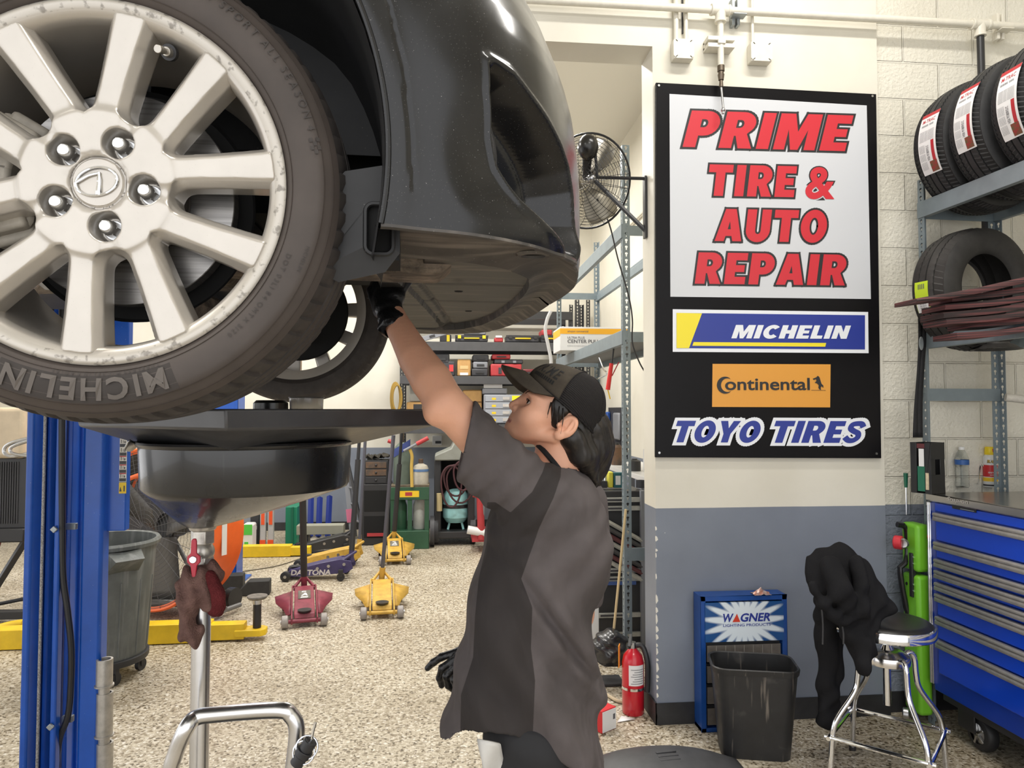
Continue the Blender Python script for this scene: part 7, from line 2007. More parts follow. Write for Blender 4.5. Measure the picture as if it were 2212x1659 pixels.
for i, (y0_, y1_) in enumerate(((1424, 1482), (1497, 1590), (1605, 1700))):
 q0, q1 = at(226, y0_, d=DP - 0.05), at(225, y1_, d=DP - 0.05)
 b = MB(); b.lathe([(0.026, 0), (0.029, 0), (0.029, q0.z - q1.z), (0.022, q0.z - q1.z), (0.022, 0.01)], o=(q1.x, q1.y, q1.z), n=28)
 b.lathe([(0.0, -0.03), (0.02, -0.03), (0.02, 0.0), (0.034, 0.0), (0.034, 0.006), (0.029, 0.006)], o=(q1.x, q1.y, q1.z), n=28)
 ad_ = b.build('lift_adapter', mat('worn zinc', (0.48, 0.46, 0.43), 0.4, 0.75, var=0.2, vscale=25) if i == 0 else bpy.data.materials['worn zinc'])
 b2 = MB().bb((q1.x - 0.05, q1.y, q1.z + 0.0), (q1.x - 0.025, q1.y + 0.05, q1.z + 0.02)).build('hook', m_lift, ad_)
 tag(ad_, ['upper steel lift adapter hanging on the blue post', 'middle steel lift adapter hanging on the blue post', 'lowest steel lift adapter hanging on the blue post'][i], 'lift adapter', 'lift adapters on the blue post')
q = at(487, 900, d=6.6)
p2 = thing('lift_post', 'far blue lift post seen between the wheels', 'lift post', (q.x, q.y, 0))
MB().bb((-0.14, -0.12, 0), (0.14, -0.09, 3.6)).bb((-0.14, -0.12, 0), (-0.11, 0.12, 3.6)).bb((0.11, -0.12, 0), (0.14, 0.12, 3.6)).build('column', m_lift, p2, bevel=0.004)
MB().bb((-0.2, -0.2, 0), (0.2, 0.2, 0.015)).build('base_plate', m_lift, p2)
q = at(216, 1462, Z=0)
rb = thing('trash_can', 'large grey dusty plastic trash can on a wheeled dolly behind the blue post', 'trash can', (q.x, q.y, 0), math.radians(-20))
m_grey = streaks(mat('dusty grey plastic', (0.115, 0.125, 0.12), 0.6, var=0.2, vscale=7), (30, 30, 2.5), 0.5, 0.68, (0.24, 0.25, 0.245), 0.55)
b = MB(); b.lathe([(0, 0.13), (0.235, 0.13), (0.245, 0.16), (0.285, 0.76), (0.305, 0.765), (0.31, 0.785), (0.30, 0.80), (0.282, 0.795), (0.24, 0.18), (0, 0.17)], n=64); b.build('barrel', m_grey, rb, ang=40)
b = MB()
for k in range(14):
 a = 2 * PI * k / 14; r0, r1 = 0.243, 0.272
 b.tube([(r0 * math.cos(a), r0 * math.sin(a), 0.16), (r1 * math.cos(a), r1 * math.sin(a), 0.58)], 0.006, n=6)
b.build('rib', m_grey, rb)
for a0 in (math.radians(-25), math.radians(155)):
 b = MB(); ca, sa = math.cos(a0), math.sin(a0)
 def hp2(r, t, z): return (r * ca - t * sa, r * sa + t * ca, z)
 b.add([hp2(0.29, -0.09, 0.76), hp2(0.29, 0.09, 0.76), hp2(0.375, 0.075, 0.72), hp2(0.375, -0.075, 0.72), hp2(0.268, -0.09, 0.64), hp2(0.268, 0.09, 0.64)], [(0, 1, 2, 3), (0, 3, 4), (1, 5, 2), (3, 2, 5, 4)])
 b.build('handle', m_grey, rb, solid=0.006)
b = MB(); a0 = math.radians(-62); ca, sa = math.cos(a0), math.sin(a0); b.box((0.298 * ca, 0.298 * sa, 0.67), (0.012, 0.06, 0.11), rz=a0); b.build('latch_tab', m_grey, rb, bevel=0.004)
b = MB().lathe([(0, 0.10), (0.25, 0.10), (0.255, 0.11), (0.255, 0.135), (0.245, 0.14), (0, 0.128)], n=48); b.build('dolly', m_bin, rb)
for k in range(5):
 a = 2 * PI * k / 5 - 0.45; x, y = 0.21 * math.cos(a), 0.21 * math.sin(a)
 MB().cyl((x - 0.012, y, 0.036), (x + 0.012, y, 0.036), 0.035, n=20).bb((x - 0.017, y - 0.012, 0.03), (x + 0.017, y + 0.014, 0.1)).build('caster', m_bin, rb)
m_yel = mat('lift yellow', srgb(232, 194, 34), 0.42, var=0.10, vscale=10)
m_yeld = mat('worn yellow paint', srgb(214, 176, 66), 0.5, col2=srgb(120, 100, 60), vscale=22, cover=0.7, soft=0.1)
A0, A1 = at(-40, 1408, Z=0), at(572, 1385, Z=0)
ya_ = thing('swing_arm', 'long yellow lift arm on the floor with a round pad at its tip', 'lift arm', ((A0 + A1) / 2), 0)
d_ = (A1 - A0); L = d_.length; ya_.rotation_euler = (0, 0, math.atan2(d_.y, d_.x))
MB().bb((-L / 2, 0.0, 0.005), (L / 2 - 0.36, 0.12, 0.13)).build('outer_arm', m_yel, ya_, bevel=0.004)
MB().bb((L / 2 - 0.80, 0.012, 0.012), (L / 2 - 0.14, 0.108, 0.115)).build('inner_arm', m_yel, ya_, bevel=0.004)
MB().prism([(L / 2 - 0.2, 0.0), (L / 2 - 0.03, 0.0), (L / 2, 0.03), (L / 2, 0.09), (L / 2 - 0.03, 0.12), (L / 2 - 0.2, 0.12)], (0, 0, 0.03), (1, 0, 0), (0, 1, 0), 0.045).build('tip', m_yel, ya_, bevel=0.006)
MB().bb((L / 2 - 0.95, 0.0, 0.13), (L / 2 - 0.88, 0.12, 0.235)).build('stop_block', m_yel, ya_, bevel=0.004)
pt_ = MB().cyl((L / 2 - 0.065, 0.06, 0.07), (L / 2 - 0.065, 0.06, 0.235), 0.027, n=24).build('pad_post', m_iron, ya_)
MB().cyl((L / 2 - 0.065, 0.06, 0.235), (L / 2 - 0.065, 0.06, 0.262), 0.028, n=24).build('collar', m_steel, pt_)
MB().lathe([(0.03, 0.262), (0.058, 0.27), (0.068, 0.282), (0.066, 0.29), (0, 0.292)], o=(L / 2 - 0.065, 0.06, 0), n=32).build('pad', mat('worn rubber pad', (0.16, 0.145, 0.125), 0.8, var=0.3, vscale=30), pt_)
q0, q1, q2 = [at(x, y, d=4.9) - ya_.location for x, y in ((-30, 1366), (20, 1352), (52, 1347))]
Rz_ = Matrix.Rotation(-ya_.rotation_euler.z, 3, 'Z')
MB().tube([Rz_ @ q0, Rz_ @ q1, Rz_ @ q2], 0.03, n=12, sub=5).build('gear_guard', m_yel, ya_)
B0, B1 = at(430, 1207, Z=0), at(648, 1203, Z=0)
yb_ = thing('swing_arm', 'shorter yellow lift arm on the floor behind the orange fan', 'lift arm', B0, math.atan2((B1 - B0).y, (B1 - B0).x))
LB = (B1 - B0).length
MB().bb((0, 0, 0.005), (LB - 0.1, 0.12, 0.12)).build('outer_arm', m_yel, yb_, bevel=0.004)
MB().bb((LB - 0.2, 0.01, 0.012), (LB + 0.1, 0.11, 0.10)).build('inner_arm', m_yel, yb_, bevel=0.004)
MB().bb((LB - 0.75, 0, 0.12), (LB - 0.62, 0.12, 0.21)).build('stop_block', m_yel, yb_, bevel=0.004)
m_gw = mat('grey nylon wheel', srgb(150, 144, 140), 0.5, var=0.15, vscale=30)
def floor_jack(text, px, py, rz, m, hd_top, plate=None, word=None, hcol=None, low=False):
 q = at(px, py, Z=0)
 t = thing('floor_jack', text, 'floor jack', (q.x, q.y, 0), rz, 'floor jacks')
 for sx in (-1, 1):
  out = [(-0.30, 0.03), (-0.30, 0.075), (-0.20, 0.095), (0.02, 0.15), (0.20, 0.185), (0.30, 0.17), (0.32, 0.10), (0.26, 0.06), (0.10, 0.05), (-0.1, 0.035)]
  MB().prism(out, (sx * 0.088 - 0.005, 0, 0), (0, 1, 0), (0, 0, 1), 0.010).build('side_plate', m, t, bevel=0.003)
  if not low:
   w = [(sx * 0.09, -0.18, 0.07), (sx * 0.125, -0.16, 0.06), (sx * 0.15, -0.05, 0.075), (sx * 0.205, 0.05, 0.10), (sx * 0.215, 0.16, 0.12), (sx * 0.09, 0.18, 0.15)]
   b = MB(); b.add(w, [tuple(range(6))]); b.build('wing', m, t, solid=0.008)
  wl = MB().lathe([(0, -0.024), (0.036, -0.024), (0.045, -0.018), (0.045, 0.018), (0.036, 0.024), (0, 0.024)], o=(sx * 0.135, -0.275, 0.046), axis=(1, 0, 0), n=28).build('wheel', m_gw if not low else m_iron, t)
  MB().cyl((sx * 0.155, -0.275, 0.046), (sx * 0.165, -0.275, 0.046), 0.014, n=14).build('hub_cap', m_steel, wl)
  MB().cyl((sx * 0.15 - 0.012, 0.22, 0.038), (sx * 0.15 + 0.012, 0.22, 0.038), 0.036, n=22).bb((sx * 0.15 - 0.018, 0.2, 0.04), (sx * 0.15 + 0.018, 0.24, 0.105)).build('rear_caster', m_iron, t, bevel=0.002)
 MB().cyl((-0.14, -0.275, 0.046), (0.14, -0.275, 0.046), 0.014).build('axle', m, t)
 MB().prism([(-0.27, 0.06), (-0.25, 0.092), (-0.05, 0.135), (0.18, 0.182), (0.22, 0.17), (-0.05, 0.10)], (-0.072, 0, 0), (0, 1, 0), (0, 0, 1), 0.144).build('lift_arm', m, t, bevel=0.006)
 MB().lathe([(0.03, 0.09), (0.045, 0.10), (0.05, 0.112), (0.044, 0.112), (0, 0.104)], o=(0, -0.225, 0), n=24).build('saddle', m_iron, t)
 if plate:
  u = Vector((0, 0.23, 0.047)).normalized()
  n_ = Vector((1, 0, 0)).cross(u)
  o = Vector((-0.045, -0.03, 0.1395)) + n_ * 0.003
  pl = MB().add([o, o + Vector((0.09, 0, 0)), o + Vector((0.09, 0, 0)) + u * 0.14, o + u * 0.14], [(0, 1, 2, 3)]).build('maker_plate', plate, t, solid=0.001)
  g = MB();
  for (x, y, w, h) in ((0.02, 0.045, 0.05, 0.05), (0.025, 0.105, 0.035, 0.022), (0.015, 0.012, 0.06, 0.02)):
   letters(g, {0.05: 'A', 0.035: 'o', 0.06: 'llll'}[w], o + n_ * 0.002 + Vector((x, 0, 0)) + u * y, (1, 0, 0), u, w, h, 0.2, 0.05)
  g.build('plate_print', m_white, pl, smooth=False)
 b = MB(); b.tube([(-0.075, 0.22, 0.17), (0, 0.33, 0.235), (0.075, 0.22, 0.17)], 0.014, n=8); b.bb((-0.08, 0.19, 0.15), (0.08, 0.24, 0.175)); b.build('yoke', m, t, bevel=0.003)
 if low:
  for (y, z) in ((0.1, 0.125), (0.0, 0.105), (0.24, 0.14)):
   MB().cyl((0.094, y, z), (0.10, y, z), 0.014, n=18).cyl((-0.094, y, z), (-0.10, y, z), 0.014, n=18).build('pivot_bolt', m_steel, t)
 if hd_top is not None:
  hl = at(*hd_top[:2], d=hd_top[2]) - Vector((q.x, q.y, 0))
  hl = Matrix.Rotation(-rz, 3, 'Z') @ hl
  p0_ = Vector((0, 0.29, 0.19)); hd = MB().cyl(p0_, hl, 0.016, n=14).build('handle', hcol or m_iron, t)
  MB().cyl(p0_.lerp(hl, 0.05), p0_.lerp(hl, hd_top[3]), 0.026, n=16).build('foam_sleeve', m_bin, hd)
  MB().cyl(p0_ - (hl - p0_).normalized() * 0.05, p0_.lerp(hl, 0.06), 0.024, n=14).build('socket', m, t)
 if word:
  g = MB(); letters(g, word, (0.0945, -0.24, 0.045), (0, 1, 0), (0, 0, 1), 0.36, 0.05, 0.15, 0.035)
  g.build('side_lettering', mat('faded white print', srgb(196, 190, 188), 0.6), t, smooth=False)
 return t
m_jr = mat('dusty red jack paint', srgb(146, 62, 78), 0.5, col2=srgb(112, 42, 56), vscale=14, cover=0.5, soft=0.2)
m_jy = mat('dusty yellow jack paint', srgb(214, 172, 74), 0.5, col2=srgb(176, 138, 60), vscale=16, cover=0.55, soft=0.2)
m_jp = mat('purple jack paint', srgb(62, 54, 96), 0.4, var=0.2, vscale=14)
m_jk2 = mat('black jack paint', (0.03, 0.03, 0.032), 0.4)
m_pg = mat('grey maker plate', srgb(120, 116, 106), 0.5, var=0.2, vscale=40)
floor_jack('dusty red floor jack nearest the grey trash can, black foam handle upright', 657, 1332, math.radians(11), m_jr, (652, 960, 5.5, 0.62), m_pg)
floor_jack('nearer yellow floor jack, its pale long handle leaning back', 825, 1315, math.radians(5), m_jy, (850, 940, 5.9, 0.05), None, hcol=mat('worn grey handle', srgb(96, 96, 104), 0.4, 0.5))
floor_jack('far yellow floor jack with a grey plate, by the green gas cart', 852, 1208, math.radians(5), m_jy, (868, 935, 7.7, 0.7), m_pg)
floor_jack('purple low floor jack lying sideways with white lettering', 690, 1248, math.radians(-92), m_jp, (778, 925, 6.9, 0.75), None, 'DAYTONA', low=True)
floor_jack('yellow floor jack just behind the purple one', 712, 1222, math.radians(-92), m_jy, (790, 930, 7.35, 0.05), None, low=True, hcol=bpy.data.materials['worn grey handle'])
bj = floor_jack('black floor jack with a bright wheel hub under the grey beam', 700, 1192, math.radians(-80), m_jk2, None, None, low=True)
for (x, y), tx in (((552, 1283), 'black rubber wheel chock lying in front of the lift pad'), ((496, 1270), 'black rubber wheel chock half hidden behind the drain pole')):
 q = at(x, y, Z=0)
 b = MB().prism([(-0.12, 0), (0.12, 0), (0.12, 0.12), (-0.05, 0.12), (-0.12, 0.05)], (0, -0.07, 0), (1, 0, 0), (0, 0, 1), -0.13)
 o = b.build('wheel_chock', mat('chock rubber', (0.028, 0.027, 0.026), 0.7, var=0.2, vscale=20) if 'chock rubber' not in bpy.data.materials else bpy.data.materials['chock rubber'], bevel=0.006)
 o.location = q; o.rotation_euler = (0, 0, 0.1); tag(o, tx, 'wheel chock')
q = at(322, 1345, Z=0)
fn = thing('drum_fan', 'large orange drum fan with a wire mesh guard behind the oil drain', 'fan', (q.x, q.y + 0.25, 0), math.radians(-26))
FR, FC = 0.60, 0.66
m_or = mat('orange fan housing', srgb(236, 104, 40), 0.4, var=0.08, vscale=6)
MB().lathe([(FR - 0.03, -0.16), (FR, -0.17), (FR + 0.012, -0.155), (FR, -0.14), (FR, 0.16), (FR + 0.012, 0.175), (FR - 0.02, 0.19), (FR - 0.015, 0.15), (FR - 0.015, -0.14)], o=(0, 0, FC), axis=(0, 1, 0), n=80).build('housing', m_or, fn, ang=40)
MB().lathe([(FR - 0.018, -0.155), (FR - 0.018, 0.16)], o=(0, 0, FC), axis=(0, 1, 0), n=80).build('inner_wall', mat('fan inner grey', (0.05, 0.048, 0.045), 0.6), fn)
m_wire = mat('fan wire', (0.12, 0.12, 0.125), 0.5, 0.5)
b = MB()
for k in range(1, 21):
 r = FR * 0.97 * k / 20
 b.tube([(r * math.cos(a), -0.165 - 0.02 * math.cos(PI / 2 * r / FR), FC + r * math.sin(a)) for a in np.linspace(0, 2 * PI, 48, endpoint=False)], 0.0016, n=4, closed=True)
for k in range(24):
 a = 2 * PI * k / 24
 b.tube([(r * math.cos(a), -0.165 - 0.02 * math.cos(PI / 2 * r / FR), FC + r * math.sin(a)) for r in np.linspace(0.03, FR, 6)], 0.002, n=4)
b.build('front_guard', m_wire, fn)
MB().cyl((0, 0.02, FC), (0, 0.17, FC), 0.1, n=28).build('motor', m_iron, fn, bevel=0.01)
for k in range(3):
 a = 2 * PI * k / 3 + 0.5; b = MB(); P = []
 for j in range(8):
  r = 0.08 + (FR - 0.13) * j / 7; wd = 0.10 + 0.07 * j / 7; P.append([(r * math.cos(a) - s2 * wd * math.sin(a), -0.03 + 0.06 * s2, FC + r * math.sin(a) + s2 * wd * math.cos(a)) for s2 in (-1, -0.3, 0.4, 1)])
 b.grid(P); b.build('blade', mat('fan blade', (0.17, 0.165, 0.16), 0.5, 0.4) if k == 0 else bpy.data.materials['fan blade'], fn, solid=0.003)
b = MB(); b.tube([(-0.52, -0.2, 0.05), (-0.52, 0.25, 0.05)], 0.018).tube([(0.52, -0.2, 0.05), (0.52, 0.25, 0.05)], 0.018).bb((-0.54, 0.05, 0.04), (0.54, 0.09, 0.08)); b.tube([(-0.4, 0.07, 0.06), (0.1, 0.12, FC)], 0.016); b.tube([(0.4, 0.07, 0.06), (-0.1, 0.12, FC)], 0.016)
b.build('stand', mat('grey fan frame', (0.2, 0.2, 0.2), 0.5, 0.4), fn)
for x in (-0.4, 0.4): MB().cyl((x - 0.03, 0.3, 0.08), (x + 0.03, 0.3, 0.08), 0.079, n=24).build('wheel', m_iron, fn)
MB().box((FR * 0.97 + 0.02, -0.02, FC - 0.05), (0.004, 0.05, 0.25)).build('white_decal', m_white, fn)
p_ = [at(x, y, d=dd) for x, y, dd in ((235, 1120, 5.1), (240, 1060, 5.08), (262, 1044, 5.05), (290, 1030, 5.0), (330, 1022, 4.95), (380, 1040, 5.0))]
tag(MB().tube(p_, 0.016, n=10, sub=5).build('orange_hose', m_or), 'orange hose looping out beside the blue post carriage', 'hose')
cq = [at(x, y, Z=0.006) for x, y in ((480, 1240), (540, 1232), (600, 1222), (650, 1206), (680, 1195))]
tag(MB().tube(cq, 0.005, n=6, sub=6).build('extension_cord', mat('tan cord', (0.14, 0.12, 0.09), 0.7)), 'thin tan cord lying across the floor by the purple jack', 'cord')
q = at(0, 1345, Z=0); q.y = at(0, 1345, Z=0).y
mc = thing('service_machine', 'beige and black service machine on a stand at the left edge', 'service machine', (q.x - 0.12, q.y, 0))
zz = lambda py: at(10, py, d=5.2).z
xr_ = at(36, 930, d=5.2).x - (q.x - 0.12)
bg_ = mat('aged beige plastic', srgb(196, 180, 154), 0.45, var=0.1, vscale=8)
MB().bb((-0.5, -0.05, zz(992)), (xr_, 0.4, zz(880))).build('housing', bg_, mc, bevel=0.03, seg=4)
b = MB()
for k in range(4): b.bb((-0.3 + 0.1 * k, -0.058, zz(955)), (-0.25 + 0.1 * k, -0.048, zz(895)))
b.build('housing_rib', bg_, mc, bevel=0.004)
xr2 = at(47, 1050, d=5.2).x - (q.x - 0.12)
rd = MB().bb((-0.5, -0.02, zz(1145)), (xr2, 0.12, zz(992))).build('radiator', m_iron, mc, bevel=0.004)
b = MB()
for k in range(44): b.bb((-0.48 + 0.0165 * k, -0.028, zz(1135)), (-0.475 + 0.0165 * k, -0.02, zz(1000)))
b.build('fin', mat('radiator fin', (0.05, 0.05, 0.055), 0.5), rd)
MB().bb((-0.5, -0.05, zz(1175)), (xr2 - 0.02, 0.2, zz(1145))).build('sump', m_iron, mc, bevel=0.01)
b = MB(); b.tube([(xr2 + 0.03, 0.0, zz(1140)), (-0.02, 0.0, 0.07)], 0.028, n=4).tube([(xr2, 0.1, 0.16), (0.0, 0.1, 0.1)], 0.015, n=6).bb((-0.5, -0.04, 0.03), (xr2 + 0.08, 0.04, 0.085)); b.build('stand', m_iron, mc, bevel=0.003)
b = MB(); hz_ = zz(968)
b.tube([at(x, y, d=5.12) - mc.location for x, y in ((70, 945), (30, 955), (12, 965), (10, 978), (25, 986), (60, 980))], 0.013, n=8, sub=6).tube([at(x, y, d=5.1) - mc.location for x, y in ((70, 950), (32, 962), (22, 972), (32, 981), (70, 986))], 0.012, n=8, sub=6)
b.build('hose', m_steel, mc)
MB().cyl((0.0, -0.06, 0.30), (0.0, -0.03, 0.30), 0.05, n=20).tube([(0.0, -0.03, 0.30), (0.0, 0.06, 0.30), (0.05, 0.1, 0.6)], 0.015, n=8).build('red_wheel', mat('dull red wheel', srgb(120, 48, 40), 0.6), mc)
m_rackb = mat('black rack paint', (0.028, 0.028, 0.030), 0.45)
m_rackg = mat('dark grey beam', srgb(72, 72, 74), 0.45, var=0.1, vscale=8)
m_ylw = mat('latch yellow', srgb(236, 196, 40), 0.4)
m_card = mat('cardboard', srgb(186, 146, 92), 0.8, var=0.1, vscale=12)
m_rcase = mat('red tool case', srgb(176, 56, 60), 0.5, var=0.08, vscale=10)
m_dk = mat('dark grey plastic', srgb(58, 58, 62), 0.5, var=0.12, vscale=12)
m_mid = mat('mid grey plastic', srgb(128, 130, 136), 0.5)
m_grn = mat('bottle cart green', srgb(44, 84, 60), 0.45, var=0.12, vscale=9)
YB = 8.9
def pb(x0, y0, x1, y1, Y):
 a, c = at(x0, y1, Y=Y), at(x1, y0, Y=Y)
 return (a.x, a.z, c.x, c.z)
def pbox(name, text, cat, px, Y, depth, m, group=None, bevel=0.006, floor=False):
 """box thing whose front face covers a patch of the view at depth Y; returns (object, x0, z0, x1, z1)"""
 x0, z0, x1, z1 = pb(*px, Y)
 if floor: z0 = 0.002
 t = thing(name, text, cat, ((x0 + x1) / 2, Y, z0), group=group)
 w, h = x1 - x0, z1 - z0
 MB().bb((-w / 2, 0, 0), (w / 2, depth, h)).build('body', m, t, bevel=min(bevel, w / 5, h / 5))
 return t, w, h
def fbox(t, name, x0, z0, x1, z1, m, out=0.008, bevel=0.0):
 return MB().bb((x0, -out, z0), (x1, 0.002, z1)).build(name, m, t, bevel=bevel)
xl, xr = at(864, 800, Y=YB).x, at(1236, 640, Y=YB).x
rk = thing('storage_rack', 'black slotted storage rack of tool cases along the rear wall', 'rack', (0, 0, 0))
RD = 0.55
for x, s in ((xl, 1), (xr, -1)):
 for y, sy in ((YB, 1), (YB + RD, -1)): post(rk, x, y, 0.002, 2.75, s, sy, m_rackb, 0.05)
lev = [(738, 758), (812, 830), (916, 936)]
zs_lv = []
for a, c in lev:
 z1, z0 = at(1000, a, Y=YB).z, at(1000, c, Y=YB).z
 zs_lv.append(z1)
 for y in (YB, YB + RD): MB().bb((xl, y - 0.02, z0), (xr, y + 0.02, z1 - 0.004)).build('beam', m_rackg, rk, bevel=0.003)
 MB().bb((xl + 0.02, YB + 0.02, z1 - 0.03), (xr - 0.02, YB + RD - 0.02, z1 - 0.002)).build('shelf', m_rackb, rk)
zt_ = at(1225, 674, Y=YB).z
for y in (YB, YB + RD): MB().bb((xl, y - 0.02, zt_ - 0.1), (xr, y + 0.02, zt_)).build('beam', m_rackb, rk)
rk2 = thing('storage_rack', 'tall black slotted rack in the far corner behind the grey rack', 'rack', (0, 0, 0))
xa, xb_ = at(1243, 640, Y=9.0).x, at(1266, 640, Y=9.0).x
for x, y, sx, sy in ((xa, 9.0, 1, 1), (xb_ + 0.05, 9.0, -1, 1), (xa, 9.45, 1, -1), (xb_ + 0.05, 9.45, -1, -1)): post(rk2, x, y, 0.002, 2.95, sx, sy, m_rackb, 0.05)
for z in (0.6, 1.6, 2.5): MB().bb((xa, 8.99, z), (xb_ + 0.05, 9.46, z + 0.05)).build('shelf', m_rackb, rk2)
def on(i): return zs_lv[i] + 0.001
def case(name, text, cat, x0, x1, top, Y, i, m, group=None, dep=0.3, base=None):
 a, c = at(x0, top, Y=Y), at(x1, top, Y=Y)
 zb = on(i) if base is None else at(x0, base, Y=Y).z
 t = thing(name, text, cat, ((a.x + c.x) / 2, Y, zb), group=group)
 w, h = c.x - a.x, a.z - zb
 MB().bb((-w / 2, 0, 0), (w / 2, dep, h)).build('body', m, t, bevel=min(0.015, h / 4))
 return t, w, h
for x0, x1, tx in ((984, 1054, 'black toolbox with yellow handle under the grey case'), (1094, 1165, 'black toolbox with yellow handle right of the small red jar'), (1169, 1204, 'black toolbox behind the towel box on the top shelf')):
 t, w, h = case('tool_box', tx, 'toolbox', x0, x1, 724, YB + 0.03, 0, m_dk, 'black and yellow toolboxes')
 fbox(t, 'lid', -w / 2 - 0.004, h * 0.68, w / 2 + 0.004, h, m_rackb)
 fbox(t, 'handle', -w * 0.24, h * 0.42, w * 0.24, h * 0.62, m_ylw, 0.03, 0.008)
 for s in (-1, 1): fbox(t, 'latch', s * w * 0.38 - 0.02, h * 0.5, s * w * 0.38 + 0.02, h * 1.0, m_rackb if x0 > 1000 else m_ylw, 0.015)
t, w, h = case('tool_case', 'grey tool case sitting on a black toolbox, top shelf', 'case', 1003, 1050, 706, YB + 0.05, 0, m_mid, base=723); fbox(t, 'handle', -w * 0.2, h * 0.35, w * 0.2, h * 0.6, m_dk, 0.02)
t, w, h = case('jar', 'small red jar between two black toolboxes', 'jar', 1068, 1087, 729, YB + 0.05, 0, m_rcase, dep=0.1); fbox(t, 'lid', -w * 0.36, h, w * 0.36, h * 1.4, m_white)
t, w, h = case('tool_case', 'small red case on the top shelf behind the towel box', 'case', 1170, 1193, 712, YB + 0.2, 0, m_rcase, base=725)
t, w, h = case('tool_case', 'black case with a yellow latch behind the level', 'case', 950, 975, 722, YB + 0.1, 0, m_dk); fbox(t, 'latch', w * 0.1, h * 0.1, w * 0.35, h * 0.9, m_ylw)
p0, p1 = at(912, 740, Y=YB - 0.02), at(984, 718, Y=YB - 0.02); dv = (p1 - p0); p0.z = max(p0.z, on(0) + 0.02)
lvl = thing('spirit_level', 'silver spirit level tilted on the top shelf', 'level', p0, 0); an = math.atan2(dv.z, dv.x); L = dv.length
MB().box((L / 2, 0, 0), (L, 0.03, 0.06)).build('bar', m_mid, lvl, bevel=0.003); MB().box((L * 0.3, -0.016, 0), (L * 0.16, 0.006, 0.03)).box((L * 0.72, -0.016, 0), (L * 0.16, 0.006, 0.03)).build('window', m_rackb, lvl); lvl.rotation_euler = (0, -an, 0)
for x0, x1, tp, bs, m, tx, nm in ((988, 1017, 776, None, m_card, 'taped cardboard box on the middle shelf', 'cardboard_box'), (1019, 1054, 796, None, m_dk, 'dark grey tool case at the bottom of a small stack, middle shelf', 'tool_case'), (1022, 1054, 781, 795.5, m_mid, 'lighter grey case in the middle of a small stack', 'tool_case'), (1021, 1056, 766, 780.5, m_dk, 'dark case on top of the small stack, middle shelf', 'tool_case'), (1060, 1127, 786, None, m_rcase, 'wide red tool case on the middle shelf', 'tool_case'), (1068, 1130, 776, 785.5, m_dk, 'black torque tool case lying on the wide red case', 'tool_case'), (1063, 1103, 765, 775.5, m_rcase, 'small red case on top of the black torque tool case', 'tool_case'), (1129, 1166, 797, None, mat('dark red case', srgb(110, 36, 40), 0.5), 'flat dark red case just above the cap brim', 'tool_case'), (938, 971, 764, 786, m_dk, 'black tool case hung just right of the raised arm', 'tool_case'), (958, 983, 780, None, m_dk, 'black box with a red square beside the cardboard box', 'tool_case')):
 t, w, h = case(nm, tx, 'box' if nm == 'cardboard_box' else 'case', x0, x1, tp, YB + 0.04, 1, m, dep=0.3, base=bs)
 if nm == 'cardboard_box': fbox(t, 'tape', -w * 0.3, h * 0.42, w * 0.3, h * 0.62, mat('pale tape', srgb(206, 176, 124), 0.5), 0.003); fbox(t, 'paper_label', -w * 0.3, 0.01, w * 0.3, h * 0.2, m_white, 0.003)
 elif w > 0.3:
  for s in (-0.2, 0.2): fbox(t, 'latch', s * w - 0.02, h * 0.2, s * w + 0.02, h * 0.7, m_dk if m != m_dk else m_mid, 0.01)
 elif 'red square' in tx: fbox(t, 'red_square', 0.0, h * 0.3, w * 0.35, h * 0.75, mat('signal red', srgb(226, 58, 60), 0.5))
 else: fbox(t, 'handle', -w * 0.25, h * 0.35, w * 0.25, h * 0.6, m_rackb, 0.015)
t, w, h = case('drawer_organizer', 'grey drawer organizer with yellow labels behind the face', 'organizer', 1045, 1132, 852, YB + 0.02, 2, m_mid, dep=0.4)
m_drw = mat('drawer grey', srgb(156, 160, 168), 0.4)
for k in range(4):
 z0, z1 = h * (0.04 + 0.24 * k), h * (0.25 + 0.24 * k)
 d = fbox(t, 'drawer', -w * 0.46, z0, w * 0.46, z1, m_drw, 0.012, 0.003)
 MB().bb((w * 0.2, -0.016, z0 + 0.005), (w * 0.44, -0.01, z1 - 0.005)).build('yellow_label', mat('organizer yellow', srgb(248, 226, 30), 0.5) if k == 0 else bpy.data.materials['organizer yellow'], d)
 MB().bb((-w * 0.03, -0.022, z0 + 0.02), (w * 0.14, -0.01, z1 - 0.02)).build('drawer_pull', m_alu, d); MB().bb((-w * 0.3, -0.014, z0 + 0.02), (-w * 0.2, -0.011, z1 - 0.03)).build('yellow_mark', m_ylw, d)
t, w, h = case('parts_tray', 'grey parts tray full of papers on the drawer organizer', 'tray', 1042, 1096, 838, YB + 0.05, 2, m_mid, base=851.5); fbox(t, 'papers', -w * 0.45, h, w * 0.3, h * 1.7, m_paper, 0.0)
t, w, h = case('cardboard_box', 'brown cardboard box between the arm and the drawer organizer', 'box', 1000, 1041, 842, YB + 0.1, 2, m_card); fbox(t, 'flap_shadow', -w / 2, h * 0.62, w / 2, h * 0.66, mat('box shadow gap', srgb(110, 80, 48), 0.8), 0.004)  # darker brown strip paints the shadow gap under the box flap
t, w, h = case('cabinet', 'grey metal cabinet on the bench left of the raised elbow', 'cabinet', 884, 935, 826, YB + 0.15, 2, mat('pale grey cabinet', srgb(150, 148, 142), 0.5), base=868)
t, w, h = case('cardboard_box', 'open cardboard box of small black tins under the raised elbow', 'box', 878, 932, 868.5, YB + 0.08, 2, m_card, base=915)
q0 = MB().bb((-w * 0.22, -0.004, h * 0.08), (w * 0.12, 0.05, h * 0.9)).build('tin_stack', m_rackb, t)
cq = at(854, 860, Y=YB - 0.06); b = MB()
